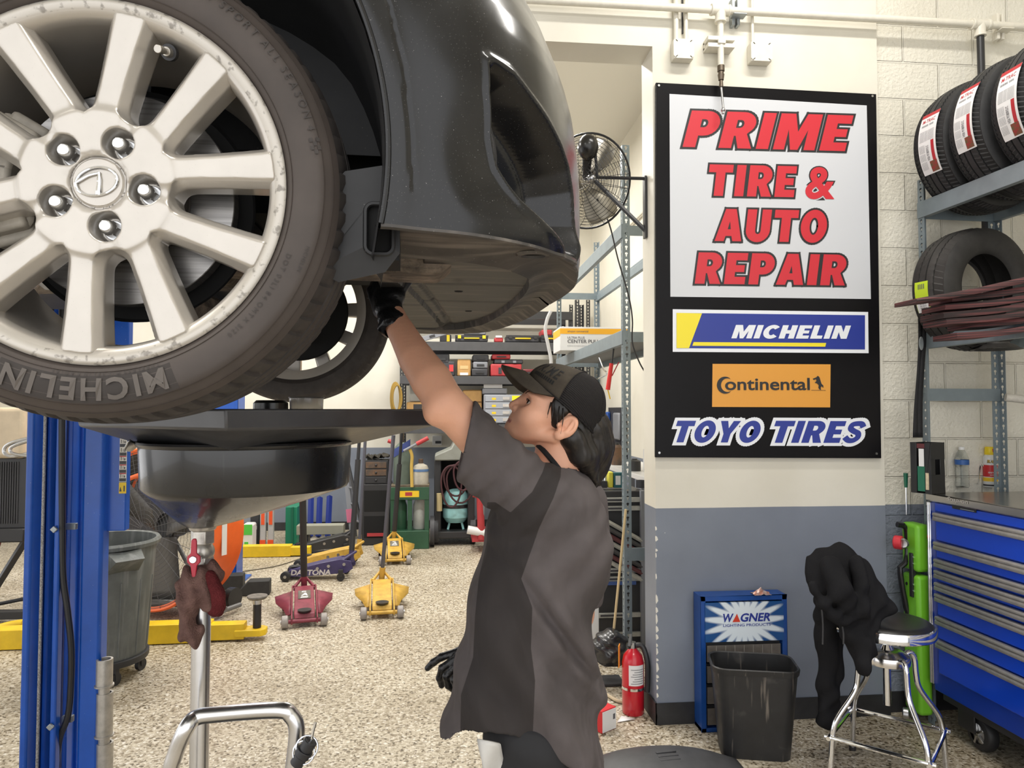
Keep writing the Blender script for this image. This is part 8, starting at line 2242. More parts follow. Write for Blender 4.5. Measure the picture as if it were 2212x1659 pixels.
for k in range(4): b.tube([cq + Vector((0.055 * math.cos(a) + 0.008 * k, -0.01 * k, 0.19 * math.sin(a) * (1 - 0.06 * k))) for a in np.linspace(0, 2 * PI, 24, endpoint=False)], 0.011, n=6, closed=True)
tag(b.build('coiled_hose', mat('dull yellow hose', srgb(150, 120, 48), 0.6)), 'coil of dull yellow hose hung on the left rack post', 'hose')
t, w, h = pbox('power_outlet', 'white power outlet with two plugs below the bench shelf', 'outlet', (934, 941, 955, 962), 9.56, 0.04, m_white); fbox(t, 'plug', -w * 0.2, h * 0.2, w * 0.4, h * 0.45, m_rackb, 0.04)
fl = dict(floor=True)
t, w, h = pbox('steel_cart', 'black steel cart carrying a rusty drawer cabinet', 'cart', (781, 1046, 842, 1165), 8.45, 0.45, m_rackb, **fl)
fbox(t, 'upper_gap_shade', -w * 0.42, h * 0.55, w * 0.42, h * 0.9, m_dark, 0.001); fbox(t, 'lower_gap_shade', -w * 0.42, h * 0.12, w * 0.42, h * 0.48, m_dark, 0.001); fbox(t, 'red_tool', -w * 0.3, h * 0.15, w * 0.3, h * 0.2, m_rcase, 0.02)  # dark sheets on the solid front paint the shade of the open shelves
zc_ = h + 0.003
rc = thing('drawer_cabinet', 'small rusty two drawer cabinet standing on the black cart', 'cabinet', (t.location.x, 8.47, zc_)); hr = at(800, 995, Y=8.47).z - zc_
m_rust = mat('rusty steel', srgb(112, 84, 62), 0.7, col2=srgb(78, 68, 60), vscale=10)
MB().bb((-w * 0.42, 0, 0), (w * 0.42, 0.35, hr)).build('body', m_rackb, rc, bevel=0.004)
for k in range(3): d = fbox(rc, 'drawer', -w * 0.37, hr * (0.04 + 0.32 * k), w * 0.37, hr * (0.3 + 0.32 * k), m_rust if k else m_rackb, 0.012, 0.003); MB().sphere((0, -0.02, hr * (0.17 + 0.32 * k)), 0.014, 10, 8).build('knob', m_rackb, d)
b = MB(); P = [[(t.location.x - w * 0.42 + w * 0.84 * i / 10, 8.5 + 0.3 * j / 6, zc_ + hr + 0.012 + 0.05 * abs(math.sin(i * 1.1 + j)) * random.uniform(0.6, 1.3)) for i in range(11)] for j in range(7)]
b.grid(P); tag(b.build('dark_rags', mat('dark oily cloth', srgb(52, 48, 40), 0.9, var=0.4, vscale=20), solid=0.01), 'heap of dark oily cloth on the rusty cabinet', 'rags')
t, w, h = pbox('gas_cart', 'green gas bottle cart with two cylinders and a yellow label', 'gas cart', (843, 1052, 927, 1172), 8.2, 0.01, m_grn, **fl)
for o in list(t.children): bpy.data.objects.remove(o)
for s in (-1, 0, 1): MB().bb((s * (w / 2 - 0.025) - 0.025, 0.0, 0.05), (s * (w / 2 - 0.025) + 0.025, 0.04, h)).build('cart_post', m_grn, t, bevel=0.003)
MB().bb((-w / 2, -0.01, h - 0.14), (w / 2, 0.03, h)).build('top_rail', m_grn, t, bevel=0.004); MB().bb((-w / 2, -0.02, 0.0), (w / 2, 0.32, 0.2)).build('base', m_grn, t, bevel=0.004); MB().bb((-w / 2, 0.0, h), (w / 2, 0.32, h + 0.02)).build('deck', mat('dirty deck', srgb(96, 86, 70), 0.7, var=0.3, vscale=12), t)
lb = fbox(t, 'yellow_label', -w * 0.26, h - 0.11, w * 0.24, h - 0.04, m_ylw, 0.012); fbox(t, 'label_print', -w * 0.12, h - 0.095, w * 0.06, h - 0.055, m_rcase, 0.014)
for s, m, nm in ((-0.26, m_grn, 'dark_cylinder'), (0.24, mat('pale gas cylinder', srgb(176, 178, 172), 0.5, var=0.15, vscale=9), 'pale_cylinder')): MB().lathe([(0, 0.2), (w * 0.16, 0.2), (w * 0.17, 0.22), (w * 0.17, h - 0.22), (w * 0.1, h - 0.14), (0, h - 0.13)], o=(s * w, 0.16, 0), n=28).build(nm, m, t)
MB().cyl((w * 0.5 + 0.01, 0.16, 0.17), (w * 0.5 + 0.06, 0.16, 0.17), 0.168, n=32).build('wheel', m_dk, t)
dx, dz = t.location.x, h + 0.022
for x0, x1, tp, m, tx in ((852, 886, 935, mat('grey green cylinder', srgb(86, 98, 88), 0.5, var=0.15, vscale=8), 'tall grey green gas bottle standing on the green cart'), (893, 926, 990, mat('white and blue bottle', srgb(176, 170, 156), 0.5, var=0.15, vscale=12), 'short pale gas bottle with a blue band on the green cart')):
 a, c = at(x0, tp, Y=8.5), at(x1, tp, Y=8.36); r = (c.x - a.x) / 2; hh = a.z - dz
 g = thing('gas_bottle', tx, 'gas bottle', ((a.x + c.x) / 2, 8.38, dz)); MB().lathe([(0, 0), (r, 0), (r, hh * 0.62), (r * 0.8, hh * 0.74), (r * 0.3, hh * 0.82), (0, hh * 0.82)], n=28).build('tank', m, g); MB().cyl((0, 0, hh * 0.8), (0, 0, hh), r * 0.3, n=12).build('valve', m_brass if x0 < 880 else m_rust, g)
 if x0 > 880: MB().lathe([(r + 0.002, hh * 0.5), (r + 0.002, hh * 0.6)], n=28).build('blue_band', mat('band blue', srgb(92, 124, 168), 0.5), g)
 else: MB().grid([[(1.03 * r * math.cos(a_), 1.03 * r * math.sin(a_), hh * (0.62 + 0.16 * v) + 0.06 * math.cos(a_)) for a_ in np.linspace(-PI, 0.2, 16)] for v in (0, 1)]).build('blue_sling', mat('blue cloth', srgb(60, 74, 132), 0.8), g)
p0, p1, pm = at(872, 974, Y=8.15), at(925, 946, Y=8.15), at(900, 959, Y=8.15)
cb = thing('bolt_cutter', 'bolt cutter with red grips leaning over the gas bottles', 'bolt cutter', (0, 0, 0)); MB().cyl(p0, pm, 0.015, n=10).build('shaft', m_mid, cb); MB().cyl(pm, p1, 0.024, n=12).build('grip', m_rcase, cb); q_ = at(838, 952, Y=8.16); MB().cyl(q_, at(850, 956, Y=8.16), 0.022, n=12).build('grip', m_rcase, cb)
b = MB(); b.tube([at(x, y, Y=8.172) for x, y in ((885, 970), (890, 985), (889, 1010), (890, 1052))], 0.018, n=8, sub=4); tag(b.build('yellow_hose', mat('pale yellow hose', srgb(200, 168, 84), 0.6)), 'pale yellow hose hanging down in front of the green cart', 'hose')
t, w, h = pbox('refrigerant_machine', 'dark refrigerant machine with a grey sloping top and hanging hoses', 'service machine', (941, 994, 1022, 1165), 8.38, 0.45, m_dark, **fl)
for o in list(t.children): bpy.data.objects.remove(o)
m_body2 = mat('machine dark grey', srgb(44, 44, 46), 0.5)
for s in (-1, 1): MB().bb((s * w * 0.45 - 0.04, 0, 0.08), (s * w * 0.45 + 0.04, 0.45, h)).build('side_panel', m_body2, t, bevel=0.01)
MB().bb((-w * 0.45, 0.3, 0.1), (w * 0.45, 0.45, h)).build('back_panel', m_dark, t); MB().bb((-w * 0.5, -0.04, 0.08), (w * 0.5, 0.4, 0.16)).build('shelf', m_body2, t, bevel=0.01)
hz = at(980, 945, Y=8.38).z; MB().prism([(-w * 0.53, h), (w * 0.53, h), (w * 0.53, hz + 0.12), (w * 0.2, hz + 0.12), (-w * 0.1, h + 0.14), (-w * 0.53, h + 0.06)], (0, -0.06, 0), (1, 0, 0), (0, 0, 1), -0.5).build('hood', mat('machine hood grey', srgb(138, 140, 132), 0.5, var=0.1, vscale=8), t, bevel=0.015)
for s in (-1, 1): MB().cyl((s * w * 0.5 - 0.03, 0.1, 0.16), (s * w * 0.5 + 0.03, 0.1, 0.16), 0.158, n=28).build('wheel', m_dk, t)
ct = Vector((t.location.x, 8.38, 0)); b = MB()
for k, (cx_, cy_, rx_, ry_) in enumerate(((985, 1030, 26, 42), (995, 1035, 30, 52), (975, 1040, 22, 56), (1000, 1020, 20, 40))): b.tube([at(cx_ + rx_ * math.cos(a), cy_ + ry_ * math.sin(a) * (1 if math.sin(a) > 0 else 0.6), Y=8.31 - 0.015 * k) - ct for a in np.linspace(0, 2 * PI, 26, endpoint=False)], 0.011, n=6, closed=True)
b.build('hose', mat('red and black hose', srgb(70, 38, 42), 0.5), t)
tk = thing('refrigerant_tank', 'pale blue tank with a black strap on the refrigerant machine shelf', 'tank', (at(984, 1090, Y=8.53).x, 8.53, 0.165)); zt0, zt1 = at(984, 1127, Y=8.53).z - 0.165, at(984, 1056, Y=8.53).z - 0.165; r = 0.15
MB().lathe([(0, zt0), (r * 0.7, zt0), (r, zt0 + 0.06), (r, zt1 - 0.08), (r * 0.75, zt1 - 0.02), (0.04, zt1), (0, zt1)], n=36).build('shell', mat('pale blue tank', srgb(158, 212, 214), 0.4, var=0.06, vscale=9), tk); MB().lathe([(r + 0.004, (zt0 + zt1) / 2 - 0.02), (r + 0.004, (zt0 + zt1) / 2 + 0.02)], n=36).build('strap', m_rackb, tk)
for a in (-0.6, -2.5): MB().cyl((0.08 * math.cos(a), 0.08 * math.sin(a), zt0 + 0.02), (0.11 * math.cos(a), 0.1 * math.sin(a), 0.0), 0.014, n=10).build('foot', bpy.data.materials['pale blue tank'], tk)
MB().cyl(at(949, 1066, Y=8.33) - ct, at(949, 1104, Y=8.33) - ct, 0.032, n=16).build('wooden_grip', mat('pale wood', srgb(188, 172, 130), 0.6), t)
es = thing('engine_stand', 'red and white engine stand partly hidden behind the shirt front', 'engine stand', (at(1040, 1165, Y=7.9).x, 7.9, 0)); e0 = Vector((es.location.x, 7.9, 0)); E_ = lambda x, y: at(x, y, Y=7.9) - e0
MB().cyl(E_(1036, 1040), E_(1040, 1165), 0.04, n=14).build('column', m_rcase, es); MB().cyl(E_(1010, 1144), E_(1052, 1152), 0.045, n=14).build('leg', m_white, es); MB().cyl(E_(1022, 1068), E_(1050, 1074), 0.03, n=12).build('arm', m_rcase, es); MB().cyl(E_(1046, 1060), E_(1040, 1120), 0.03, n=12).build('brace', m_mid, es); MB().bb(E_(1020, 1171) + Vector((0, 0.0, 0.0)), E_(1056, 1150) + Vector((0, 0.4, 0))).build('foot', m_rcase, es)
t, w, h = pbox('plastic_chest', 'green plastic trunk standing against the rear wall', 'trunk', (616, 1095, 642, 1168), 8.6, 0.4, mat('trunk green', srgb(22, 122, 92), 0.45), **fl); fbox(t, 'lid_ridge', w * 0.05, 0.0, w * 0.2, h, mat('trunk rib', srgb(18, 100, 76), 0.45), 0.02)
for x0, tx in ((561, 'left one of two grey posts with orange ends by the green trunk'), (578, 'right one of two grey posts with orange ends by the green trunk')):
 t, w, h = pbox('measuring_post', tx, 'post', (x0, 1030, x0 + 14, 1171), 8.4, 0.05, mat('post grey', srgb(178, 178, 180), 0.4) if x0 < 570 else bpy.data.materials['post grey'], 'grey and orange posts', floor=True)
 fbox(t, 'orange_foot', -w / 2, 0, w / 2, 0.09, mat('signal orange', srgb(226, 84, 40), 0.5) if x0 < 570 else bpy.data.materials['signal orange'], 0.004); fbox(t, 'orange_sticker', -w * 0.3, 0.26, w * 0.3, 0.42, bpy.data.materials['signal orange'], 0.004)
t, w, h = pbox('sack', 'white sack with a green top beside the orange fan', 'sack', (521, 1133, 545, 1164), 8.2, 0.2, m_white, bevel=0.02, **fl); fbox(t, 'green_top', -w / 2, h * 0.62, w / 2, h, mat('sack green', srgb(84, 190, 70), 0.6), 0.004); fbox(t, 'green_print', -w * 0.2, h * 0.2, w * 0.15, h * 0.36, bpy.data.materials['sack green'], 0.004)
t, w, h = pbox('black_case', 'black case standing between the white sack and the grey posts', 'case', (540, 1105, 560, 1168), 8.45, 0.3, m_rackb, **fl); fbox(t, 'white_sticker', -w * 0.1, h * 0.5, w * 0.25, h * 0.6, m_white, 0.004)
for (x0, y0, x1, y1), tx in (((672, 1075, 670, 1150), 'leftmost blue strut leaning on the rear wall'), ((691, 1075, 688, 1150), 'dark blue strut second along the rear wall'), ((712, 1072, 708, 1148), 'blue strut nearest the ladder')):
 a, c = at(x0, y0, Y=9.3), at(x1, y1, Y=9.0); c.z = 0.02; b = MB().cyl(a, c, 0.035, n=4); tag(b.build('lift_strut', mat('strut blue', srgb(34, 52, 130), 0.45) if x0 == 672 else bpy.data.materials['strut blue']), tx, 'strut', 'blue struts on the rear wall')
ld = thing('ladder', 'grey stepladder leaning in the corner with a pink tag', 'ladder', (0, 0, 0)); a, c = at(742, 955, Y=9.3), at(764, 1150, Y=8.9); c.z = 0.03
MB().cyl(a, c, 0.045, n=4).build('rail', m_mid, ld); MB().cyl(a + Vector((0.02, -0.1, 0)), c + Vector((0.16, -0.3, 0)), 0.02, n=4).build('rail', m_rackb, ld); b = MB(); q_ = a.lerp(c, 0.78); b.box(q_ + Vector((0, -0.06, 0)), (0.1, 0.01, 0.16), ry=-0.1); b.build('pink_tag', mat('pink tag', srgb(214, 120, 150), 0.6), ld)
for k in range(5): MB().cyl(a.lerp(c, 0.15 + 0.17 * k), a.lerp(c, 0.15 + 0.17 * k) + Vector((0.02 + 0.03 * k, -0.1 - 0.03 * k, 0)), 0.014, n=6).build('rung', m_mid, ld)
t, w, h = pbox('steel_channel', 'pale grey steel channel lying across two black supports', 'steel channel', (640, 1134, 742, 1156), 8.25, 0.15, mat('pale channel', srgb(150, 150, 136), 0.5))
zb = t.location.z
for x in (-w * 0.35, w * 0.35): MB().bb((x - 0.05, 0.02, 0.002 - zb), (x + 0.05, 0.14, 0)).build('support', m_rackb, t)
tk_ = at(640, 1110, Y=6.95)
r0 = at(1357, 1395, d=4.3); GX, GY = at(1346, 700, d=4.3).x, at(1346, 700, d=4.3).y
gr = thing('storage_rack', 'tall grey slotted rack running back beside the pier opening', 'rack', (GX, GY, 0))
GW, GL, GT = 0.40, 2.5, at(1355, 308, d=4.3).z
for x, y, sx, sy in ((0, 0, 1, 1), (GW, 0, -1, 1), (0, GL, 1, -1), (GW, GL, -1, -1)): post(gr, x, y, 0.002, GT, sx, sy, m_gal2, 0.044)
for py in (492, 724):
 z = at(1346, py + 20, d=4.3).z
 beam(gr, (0.006, GL, z), (0.006, 0, z), 0.085, m_gal2); beam(gr, (GW - 0.006, 0, z), (GW - 0.006, GL, z), 0.085, m_gal2)
 for y in (0.004, GL - 0.004): MB().bb((0.0, y - 0.004, z + 0.015), (GW, y + 0.004, z + 0.075)).build('tie', m_gal2, gr)
z = at(1370, 1208, d=4.3).z; MB().bb((0, 0, z), (GW, 0.008, z + 0.075)).build('tie', m_gal2, gr)
zsh = at(1346, 744, d=4.3).z + 0.06
MB().bb((0.01, 0.05, zsh - 0.012), (GW - 0.01, GL - 0.05, zsh)).build('shelf', mat('chipboard', srgb(120, 122, 124), 0.7), gr)
a, c = at(1212, 700, d=4.95), at(1352, 700, d=4.75)
tb = thing('towel_carton', 'white carton with a yellow top band reading CENTER PULL TOWELS on the grey rack', 'carton', (GX + 0.02, 5.75, zsh + 0.03), math.radians(0))
hx = at(1330, 707, Y=5.75).z - zsh - 0.03; wl_ = at(1210, 720, Y=5.75).x - tb.location.x; wr_ = wl_ + 0.56
MB().bb((wl_, 0, 0), (wr_, 0.36, hx)).build('carton', m_white, tb, bevel=0.003)
fbox(tb, 'yellow_band', wl_, hx * 0.70, wr_, hx * 0.93, mat('carton yellow', srgb(240, 176, 40), 0.5), 0.0012); MB().bb((wl_ - 0.0012, 0, hx * 0.62), (wl_, 0.36, hx * 0.93)).build('yellow_side', bpy.data.materials['carton yellow'], tb)
g = MB(); letters(g, 'CENTER PULL TOWELS', (wl_ + 0.06, -0.002, hx * 0.32), (1, 0, 0), (0, 0, 1), 0.44, 0.028, 0, 0.02); letters(g, 'ULTRA PLUS', (wl_ + 0.06, -0.002, hx * 0.50), (1, 0, 0), (0, 0, 1), 0.14, 0.018, 0, 0.012); letters(g, 'amazon commercial', (wl_ + 0.06, -0.0022, hx * 0.77), (1, 0, 0), (0, 0, 1), 0.17, 0.018); letters(g, 'llllllllllllllllllllllllllllllllll', (wl_ + 0.06, -0.002, hx * 0.18), (1, 0, 0), (0, 0, 1), 0.36, 0.006); g.build('carton_lettering', m_txt, tb, smooth=False)
lp = thing('trouble_light', 'red handled work light hanging from the grey rack', 'work light', at(1316, 785, d=4.6)); lo_ = lp.location.copy(); T_ = lambda x, y, d=4.6: at(x, y, d=d) - lo_
MB().cyl(T_(1321, 785), T_(1313, 842), 0.013, 0.015, n=14).build('handle', mat('bright red plastic', srgb(222, 44, 40), 0.35), lp); MB().tube([T_(1346, 724), T_(1336, 724), T_(1328, 738), T_(1322, 786)], 0.006, n=8, sub=5).build('cord', m_iron, lp); MB().tube([T_(1337, 782), T_(1322, 812)], 0.004, n=6).build('lead', m_rcase, lp); MB().tube([T_(1313, 842), T_(1318, 862)], 0.004, n=6).build('tail', m_ylw, lp)
tag(MB().tube([at(1290, 430, d=3.96)] + [at(x, y, d=4.12) for x, y in ( (1316, 484), (1335, 560), (1358, 640), (1366, 690), (1366, 740), (1380, 780), (1392, 802))], 0.0045, n=6, sub=6).build('fan_cord', m_iron), 'black cord trailing from the wall fan across the grey rack', 'cord')
tag(MB().tube([at(x, y, d=4.7) for x, y in ((1190, 672), (1182, 690), (1178, 715), (1184, 745), (1190, 775), (1190, 790))], 0.011, n=8, sub=6).build('white_cord', m_white), 'white cord hanging left of the towel carton', 'cord')
tag(MB().tube([at(x, y, d=4.45) for x, y in ((1294, 772), (1304, 798), (1310, 804), (1309, 810), (1292, 818))], 0.005, n=8, sub=3).build('wire_hook', m_chrome), 'bent wire hook hanging under the rack shelf above the cap', 'hook')
wf = thing('wall_fan', 'black wire guard wall fan on an arm bolted to the pier edge', 'fan', at(1268, 392, d=3.98)); fo = wf.location.copy(); FQ = lambda x, y, d=3.98: at(x, y, d=d) - fo
m_fw = mat('fan wire black', (0.03, 0.03, 0.03), 0.4, 0.5); Rf = Matrix.Rotation(math.radians(-38), 4, 'Z') @ Matrix.Rotation(math.radians(14), 4, 'X'); RR = 0.25
b = MB()
for k in range(1, 17):
 r = RR * k / 16
 for sgn in (1, -1): b.tube([Rf @ Vector((r * math.cos(a), sgn * (0.085 * (1 - (r / RR) ** 4)) , r * math.sin(a))) for a in np.linspace(0, 2 * PI, 36, endpoint=False)], 0.0012, n=4, closed=True)
for k in range(20):
 a = 2 * PI * k / 20
 for sgn in (1, -1): b.tube([Rf @ Vector((r * math.cos(a), sgn * 0.085 * (1 - (r / RR) ** 4), r * math.sin(a))) for r in np.linspace(0.02, RR, 8)], 0.0014, n=4)
b.tube([Rf @ Vector((RR * 1.01 * math.cos(a), 0, RR * 1.01 * math.sin(a))) for a in np.linspace(0, 2 * PI, 48, endpoint=False)], 0.006, n=6, closed=True); b.build('wire_guard', m_fw, wf)
for k in range(3):
 a = 2 * PI * k / 3 - 1.2; P = [[Rf @ Vector((r * math.cos(a) - s * w_ * math.sin(a), 0.03 * s, r * math.sin(a) + s * w_ * math.cos(a))) for s in (-1, 0, 1)] for r, w_ in ((0.04, 0.03), (0.1, 0.06), (0.17, 0.085), (0.22, 0.075), (0.235, 0.04))]
 MB().grid(P).build('blade', mat('fan blade grey', srgb(150, 144, 130), 0.4, 0.6) if k == 0 else bpy.data.materials['fan blade grey'], wf, solid=0.002)
mo = FQ(1270, 318, 3.85); MB().sphere(mo, 0.062, 24, 16, sc=(0.9, 1, 1.1)).build('motor', mat('fan motor black', (0.012, 0.011, 0.010), 0.25), wf); MB().cyl(mo, FQ(1266, 385), 0.03, 0.02, n=14).cyl(mo + Vector((0.04, 0, -0.03)), FQ(1290, 385, 3.9), 0.008).build('yoke', m_iron, wf); MB().sphere(FQ(1278, 386, 3.9), 0.026, 14, 10).build('pivot', m_steel, wf)
ax_ = at(1404, 382, Y=3.63); br0 = FQ(1282, 383, 3.9); wz = Vector((XL - 0.002, 3.66, ax_.z)) - fo
b = MB(); b.tube([br0, wz], 0.009, n=6); zl_ = at(1402, 497, Y=3.63).z - fo.z; b.tube([br0 + Vector((0.01, 0, -0.02)), Vector((wz.x, wz.y, zl_))], 0.013, n=6); b.bb((wz.x - 0.012, wz.y - 0.02, at(1404, 512, Y=3.63).z - fo.z), (wz.x, wz.y + 0.02, wz.z + 0.01)); b.build('bracket', m_iron, wf, bevel=0.001)
b = MB()
for px, py in ((1392, 140),):
 p0 = at(px, py, X=XB - 0.03); b.tube([Vector((XB - 0.03, p0.y - 1.0, p0.z)), Vector((XB - 0.03, 9.5, p0.z))], 0.02, n=8)
p1 = at(1392, 455, X=XB - 0.03); b.tube([Vector((XB - 0.03, 3.8, p1.z)), Vector((XB - 0.03, 9.5, p1.z))], 0.016, n=8)
tag(b.build('wall_conduit', m_pp), 'two cream conduits running level along the inner wall of the rear bay', 'conduit')
wx = XB - 0.03
bd = thing('tool_board', 'dark board hung with blue gear on the inner wall behind the grey rack', 'tool board', (wx, 7.0, 0)); z0, z1 = at(1345, 1000, X=wx).z, at(1345, 880, X=wx).z
ya, yb2 = at(1316, 900, X=wx).y, at(1350, 900, X=wx).y
MB().bb((-0.01, yb2 - 7.0, z0), (0.02, ya - 7.0, z1)).build('board', m_dk, bd); MB().bb((-0.06, (ya + yb2) / 2 - 7.0 + 0.25, z0), (-0.012, ya - 7.05, z1 - 0.05)).build('blue_sling', mat('sling blue', srgb(30, 74, 150), 0.6), bd, bevel=0.015); MB().bb((-0.05, yb2 - 6.9, z0 + 0.25), (-0.012, (ya + yb2) / 2 - 7.0, z1 - 0.06)).build('grey_gloves', m_mid, bd, bevel=0.02)
zbn = at(1320, 1012, d=6.2).z
bn2 = thing('work_bench', 'narrow bench with a white top behind the grey rack post', 'bench', (GX + 0.66, 6.2, 0)); MB().bb((-0.22, -0.9, zbn - 0.04), (0.2, 0.9, zbn)).build('bench_top', m_white, bn2, bevel=0.004)
for y in (-0.85, 0.85):
 for x in (-0.22, 0.15): MB().bb((x - 0.02, y - 0.02, 0.001), (x + 0.02, y + 0.02, zbn - 0.04)).build('leg', m_mid, bn2)
rnd = random.Random(4)
for i, (nm, tx, m, dx, dy, w, h) in enumerate((('tin_can', 'brown metal can among the bench clutter, just right of the hair', m_rust, -0.14, 0.3, 0.05, 0.2), ('spray_can', 'white spray can on the bench by the grey post', m_white, 0.0, -0.2, 0.035, 0.2), ('paint_pot', 'small black pot on the bench', m_rackb, -0.15, -0.35, 0.05, 0.1), ('plastic_jar', 'pale cloudy jar on the bench', mat('cloudy jar', srgb(196, 190, 170), 0.4), -0.1, 0.62, 0.05, 0.13), ('red_bottle', 'red bottle at the right end of the bench', m_rcase, 0.1, -0.7, 0.04, 0.14), ('black_bottle', 'tall black bottle with a white cap on the bench beside the pier', m_rackb, 0.14, -0.84, 0.035, 0.22))):
 g = thing(nm, tx, nm.replace('_', ' '), (bn2.location.x + dx, 6.2 + dy, zbn + 0.001)); MB().lathe([(0, 0), (w, 0), (w, h * 0.8), (w * 0.6, h * 0.92), (0, h * 0.92)], n=24).build('body', m, g); MB().cyl((0, 0, h * 0.9), (0, 0, h), w * 0.45, n=14).build('cap', m_white if i % 2 else m_rackb, g)
t, w, h = pbox('blade_display', 'black display rack with bright label rails behind the grey post', 'display rack', (1285, 1060, 1392, 1400), 4.75, 0.35, m_rackb, floor=True)
zz = lambda py: at(1340, py, Y=4.75).z
m_rail = mat('label rail', srgb(176, 176, 170), 0.4, 0.3, var=0.15, vscale=30)
for py in (1080, 1098, 1232, 1250, 1328, 1370):
 r_ = fbox(t, 'label_rail', -w * 0.48, zz(py + 5), w * 0.40, zz(py - 5), m_rail, 0.02, 0.002)
 MB().bb((-w * 0.40, -0.022, zz(py + 2)), (w * 0.1, -0.019, zz(py - 2))).build('rail_print', m_dk, r_)
for k in range(7):
 a, c = Vector((-w * 0.5, -0.03, zz(1110 + 14 * k))), Vector((w * 0.42, -0.03, zz(1168 + 14 * k)))
 MB().cyl(a, c, 0.014, n=4).build('slanted_blade', (m_rail, m_rackg, mat('dull red blade', srgb(96, 54, 58), 0.5) if k == 2 else m_rackg)[k % 3] if k != 5 else bpy.data.materials['dull red blade'], t)
MB().bb((w * 0.40, -0.04, zz(1392)), (w * 0.47, 0.0, zz(1060))).build('bright_upright', m_mid, t); MB().bb((-w * 0.5, -0.03, zz(1262)), (w * 0.3, -0.005, zz(1255))).build('blue_print', mat('print blue', srgb(60, 84, 140), 0.5), t)
zt2 = at(1340, 1058, Y=4.75).z
for i, (nm, tx, m, x0, x1, tp) in enumerate((('glue_box', 'blue and green blister box on the display rack left of the grey post', mat('blue green card', srgb(36, 92, 100), 0.5), 1326, 1350, 1022), ('yellow_clamp', 'yellow plastic clamp on the display rack', mat('soft yellow', srgb(214, 206, 74), 0.5), 1314, 1325, 1020), ('black_cup', 'short black cup on the display rack beside the pier', m_dk, 1374, 1394, 1038), ('socket_tray', 'dark socket tray with bright sockets behind the hair', m_rackb, 1286, 1312, 1040))):
 a, c = at(x0, tp, Y=4.85), at(x1, tp, Y=4.85)
 g = thing(nm, tx, nm.replace('_', ' '), ((a.x + c.x) / 2, 4.85, zt2 + 0.002)); ww, hh = c.x - a.x, max(0.03, a.z - zt2)
 if nm == 'black_cup': MB().lathe([(0, 0), (ww / 2, 0), (ww / 2, hh), (ww / 2 - 0.004, hh), (ww / 2 - 0.006, 0.01), (0, 0.01)], n=24).build('cup', m, g)
 else: MB().bb((-ww / 2, 0, 0), (ww / 2, 0.06, hh)).build('body', m, g, bevel=0.008 if i == 1 else 0.002)
 if i == 0: fbox(g, 'white_panel', -ww * 0.35, hh * 0.2, ww * 0.1, hh * 0.8, m_white, 0.002)
 if i == 3:
  for k in range(4): MB().cyl((-ww * 0.35 + ww * 0.23 * k, 0.02, hh), (-ww * 0.35 + ww * 0.23 * k, 0.02, hh + 0.03), 0.008, n=12).build('socket', m_chrome, g)
a, c = at(1352, 1100, Y=4.10), at(1330, 1386, Y=4.10); tag(MB().cyl(a, Vector((c.x - 0.01, c.y, 0.3)), 0.0075, n=10).build('wooden_dowel', mat('pale dowel', srgb(206, 184, 140), 0.6)), 'thin wooden dowel leaning on the grey post, down into the black bag', 'dowel')
bg2 = at(1318, 1480, Z=0)
f = Field(*[axis_grid(bg2[i] - (0.16, 0.14, 0.0)[i], bg2[i] + (0.15, 0.2, 0.52)[i], 0.009) for i in range(3)])
hb_ = at(1318, 1385, Y=bg2.y).z
f.chain([(bg2.x, bg2.y + 0.02, 0.20), (bg2.x, bg2.y + 0.03, hb_ - 0.05)], [0.105, 0.06], 0.02); p = [f.xs[:, None, None], f.ys[None, :, None], f.zs[None, None, :]]
f.D += (0.007 * np.sin(55 * p[0] + 40 * p[2] + 3 * np.sin(25 * p[2])) + 0.006 * np.sin(70 * (p[2] - 0.6 * p[0]))).astype(np.float32); V, F = f.mesh()
t = thing('garbage_bag', 'crumpled black plastic bag on a black box beside the fire extinguisher', 'bag', bg2); arr_obj('bag', V - np.array(bg2), F, mat('black bag film', (0.02, 0.02, 0.022), 0.25), t)
t, w, h = pbox('black_box', 'black box under the crumpled plastic bag', 'box', (1306, 1476, 1350, 1506), bg2.y - 0.03, 0.14, m_rackb, floor=True)
t, w, h = pbox('leaflet_board', 'white and dull pink leaflet board half behind the shirt', 'leaflet', (1240, 1308, 1294, 1392), 4.55, 0.02, m_paper, floor=True); zq = at(1270, 1335, Y=4.55).z; fbox(t, 'pink_panel', -w / 2, zq - 0.16, w * 0.1, zq, mat('dull pink', srgb(168, 118, 128), 0.6), 0.003); fbox(t, 'red_edge', -w * 0.1, h - 0.02, w * 0.2, h, m_rcase, 0.003)
t, w, h = pbox('pale_bin', 'pale grey plastic upright just behind the shirt tail', 'bin', (1255, 1403, 1287, 1500), 4.1, 0.1, m_mid, floor=True)
b = MB(); b.tube([at(x, y, Z=0.012) for x, y in ((1296, 1494), (1310, 1500), (1330, 1512), (1345, 1516))], 0.009, n=8, sub=5); tag(b.build('pale_hose', mat('pale tubing', srgb(196, 180, 150), 0.6)), 'short pale tubing on the floor below the black box', 'tubing')
q = at(1375, 1543, Z=0); X = thing('fire_extinguisher', 'red fire extinguisher standing at the corner of the pier', 'fire extinguisher', (q.x - 0.012, q.y + 0.02, 0), math.radians(-20)); hx2 = at(1375, 1402, Y=q.y).z
m_ext = mat('extinguisher red', srgb(196, 26, 44), 0.28, coat=0.4); R_ = 0.056
MB().lathe([(0, 0.004), (R_ - 0.004, 0.001), (R_, 0.008), (R_, hx2 - 0.07), (R_ * 0.85, hx2 - 0.035), (R_ * 0.5, hx2 - 0.012), (0.018, hx2), (0, hx2)], n=40).build('cylinder', m_ext, X)
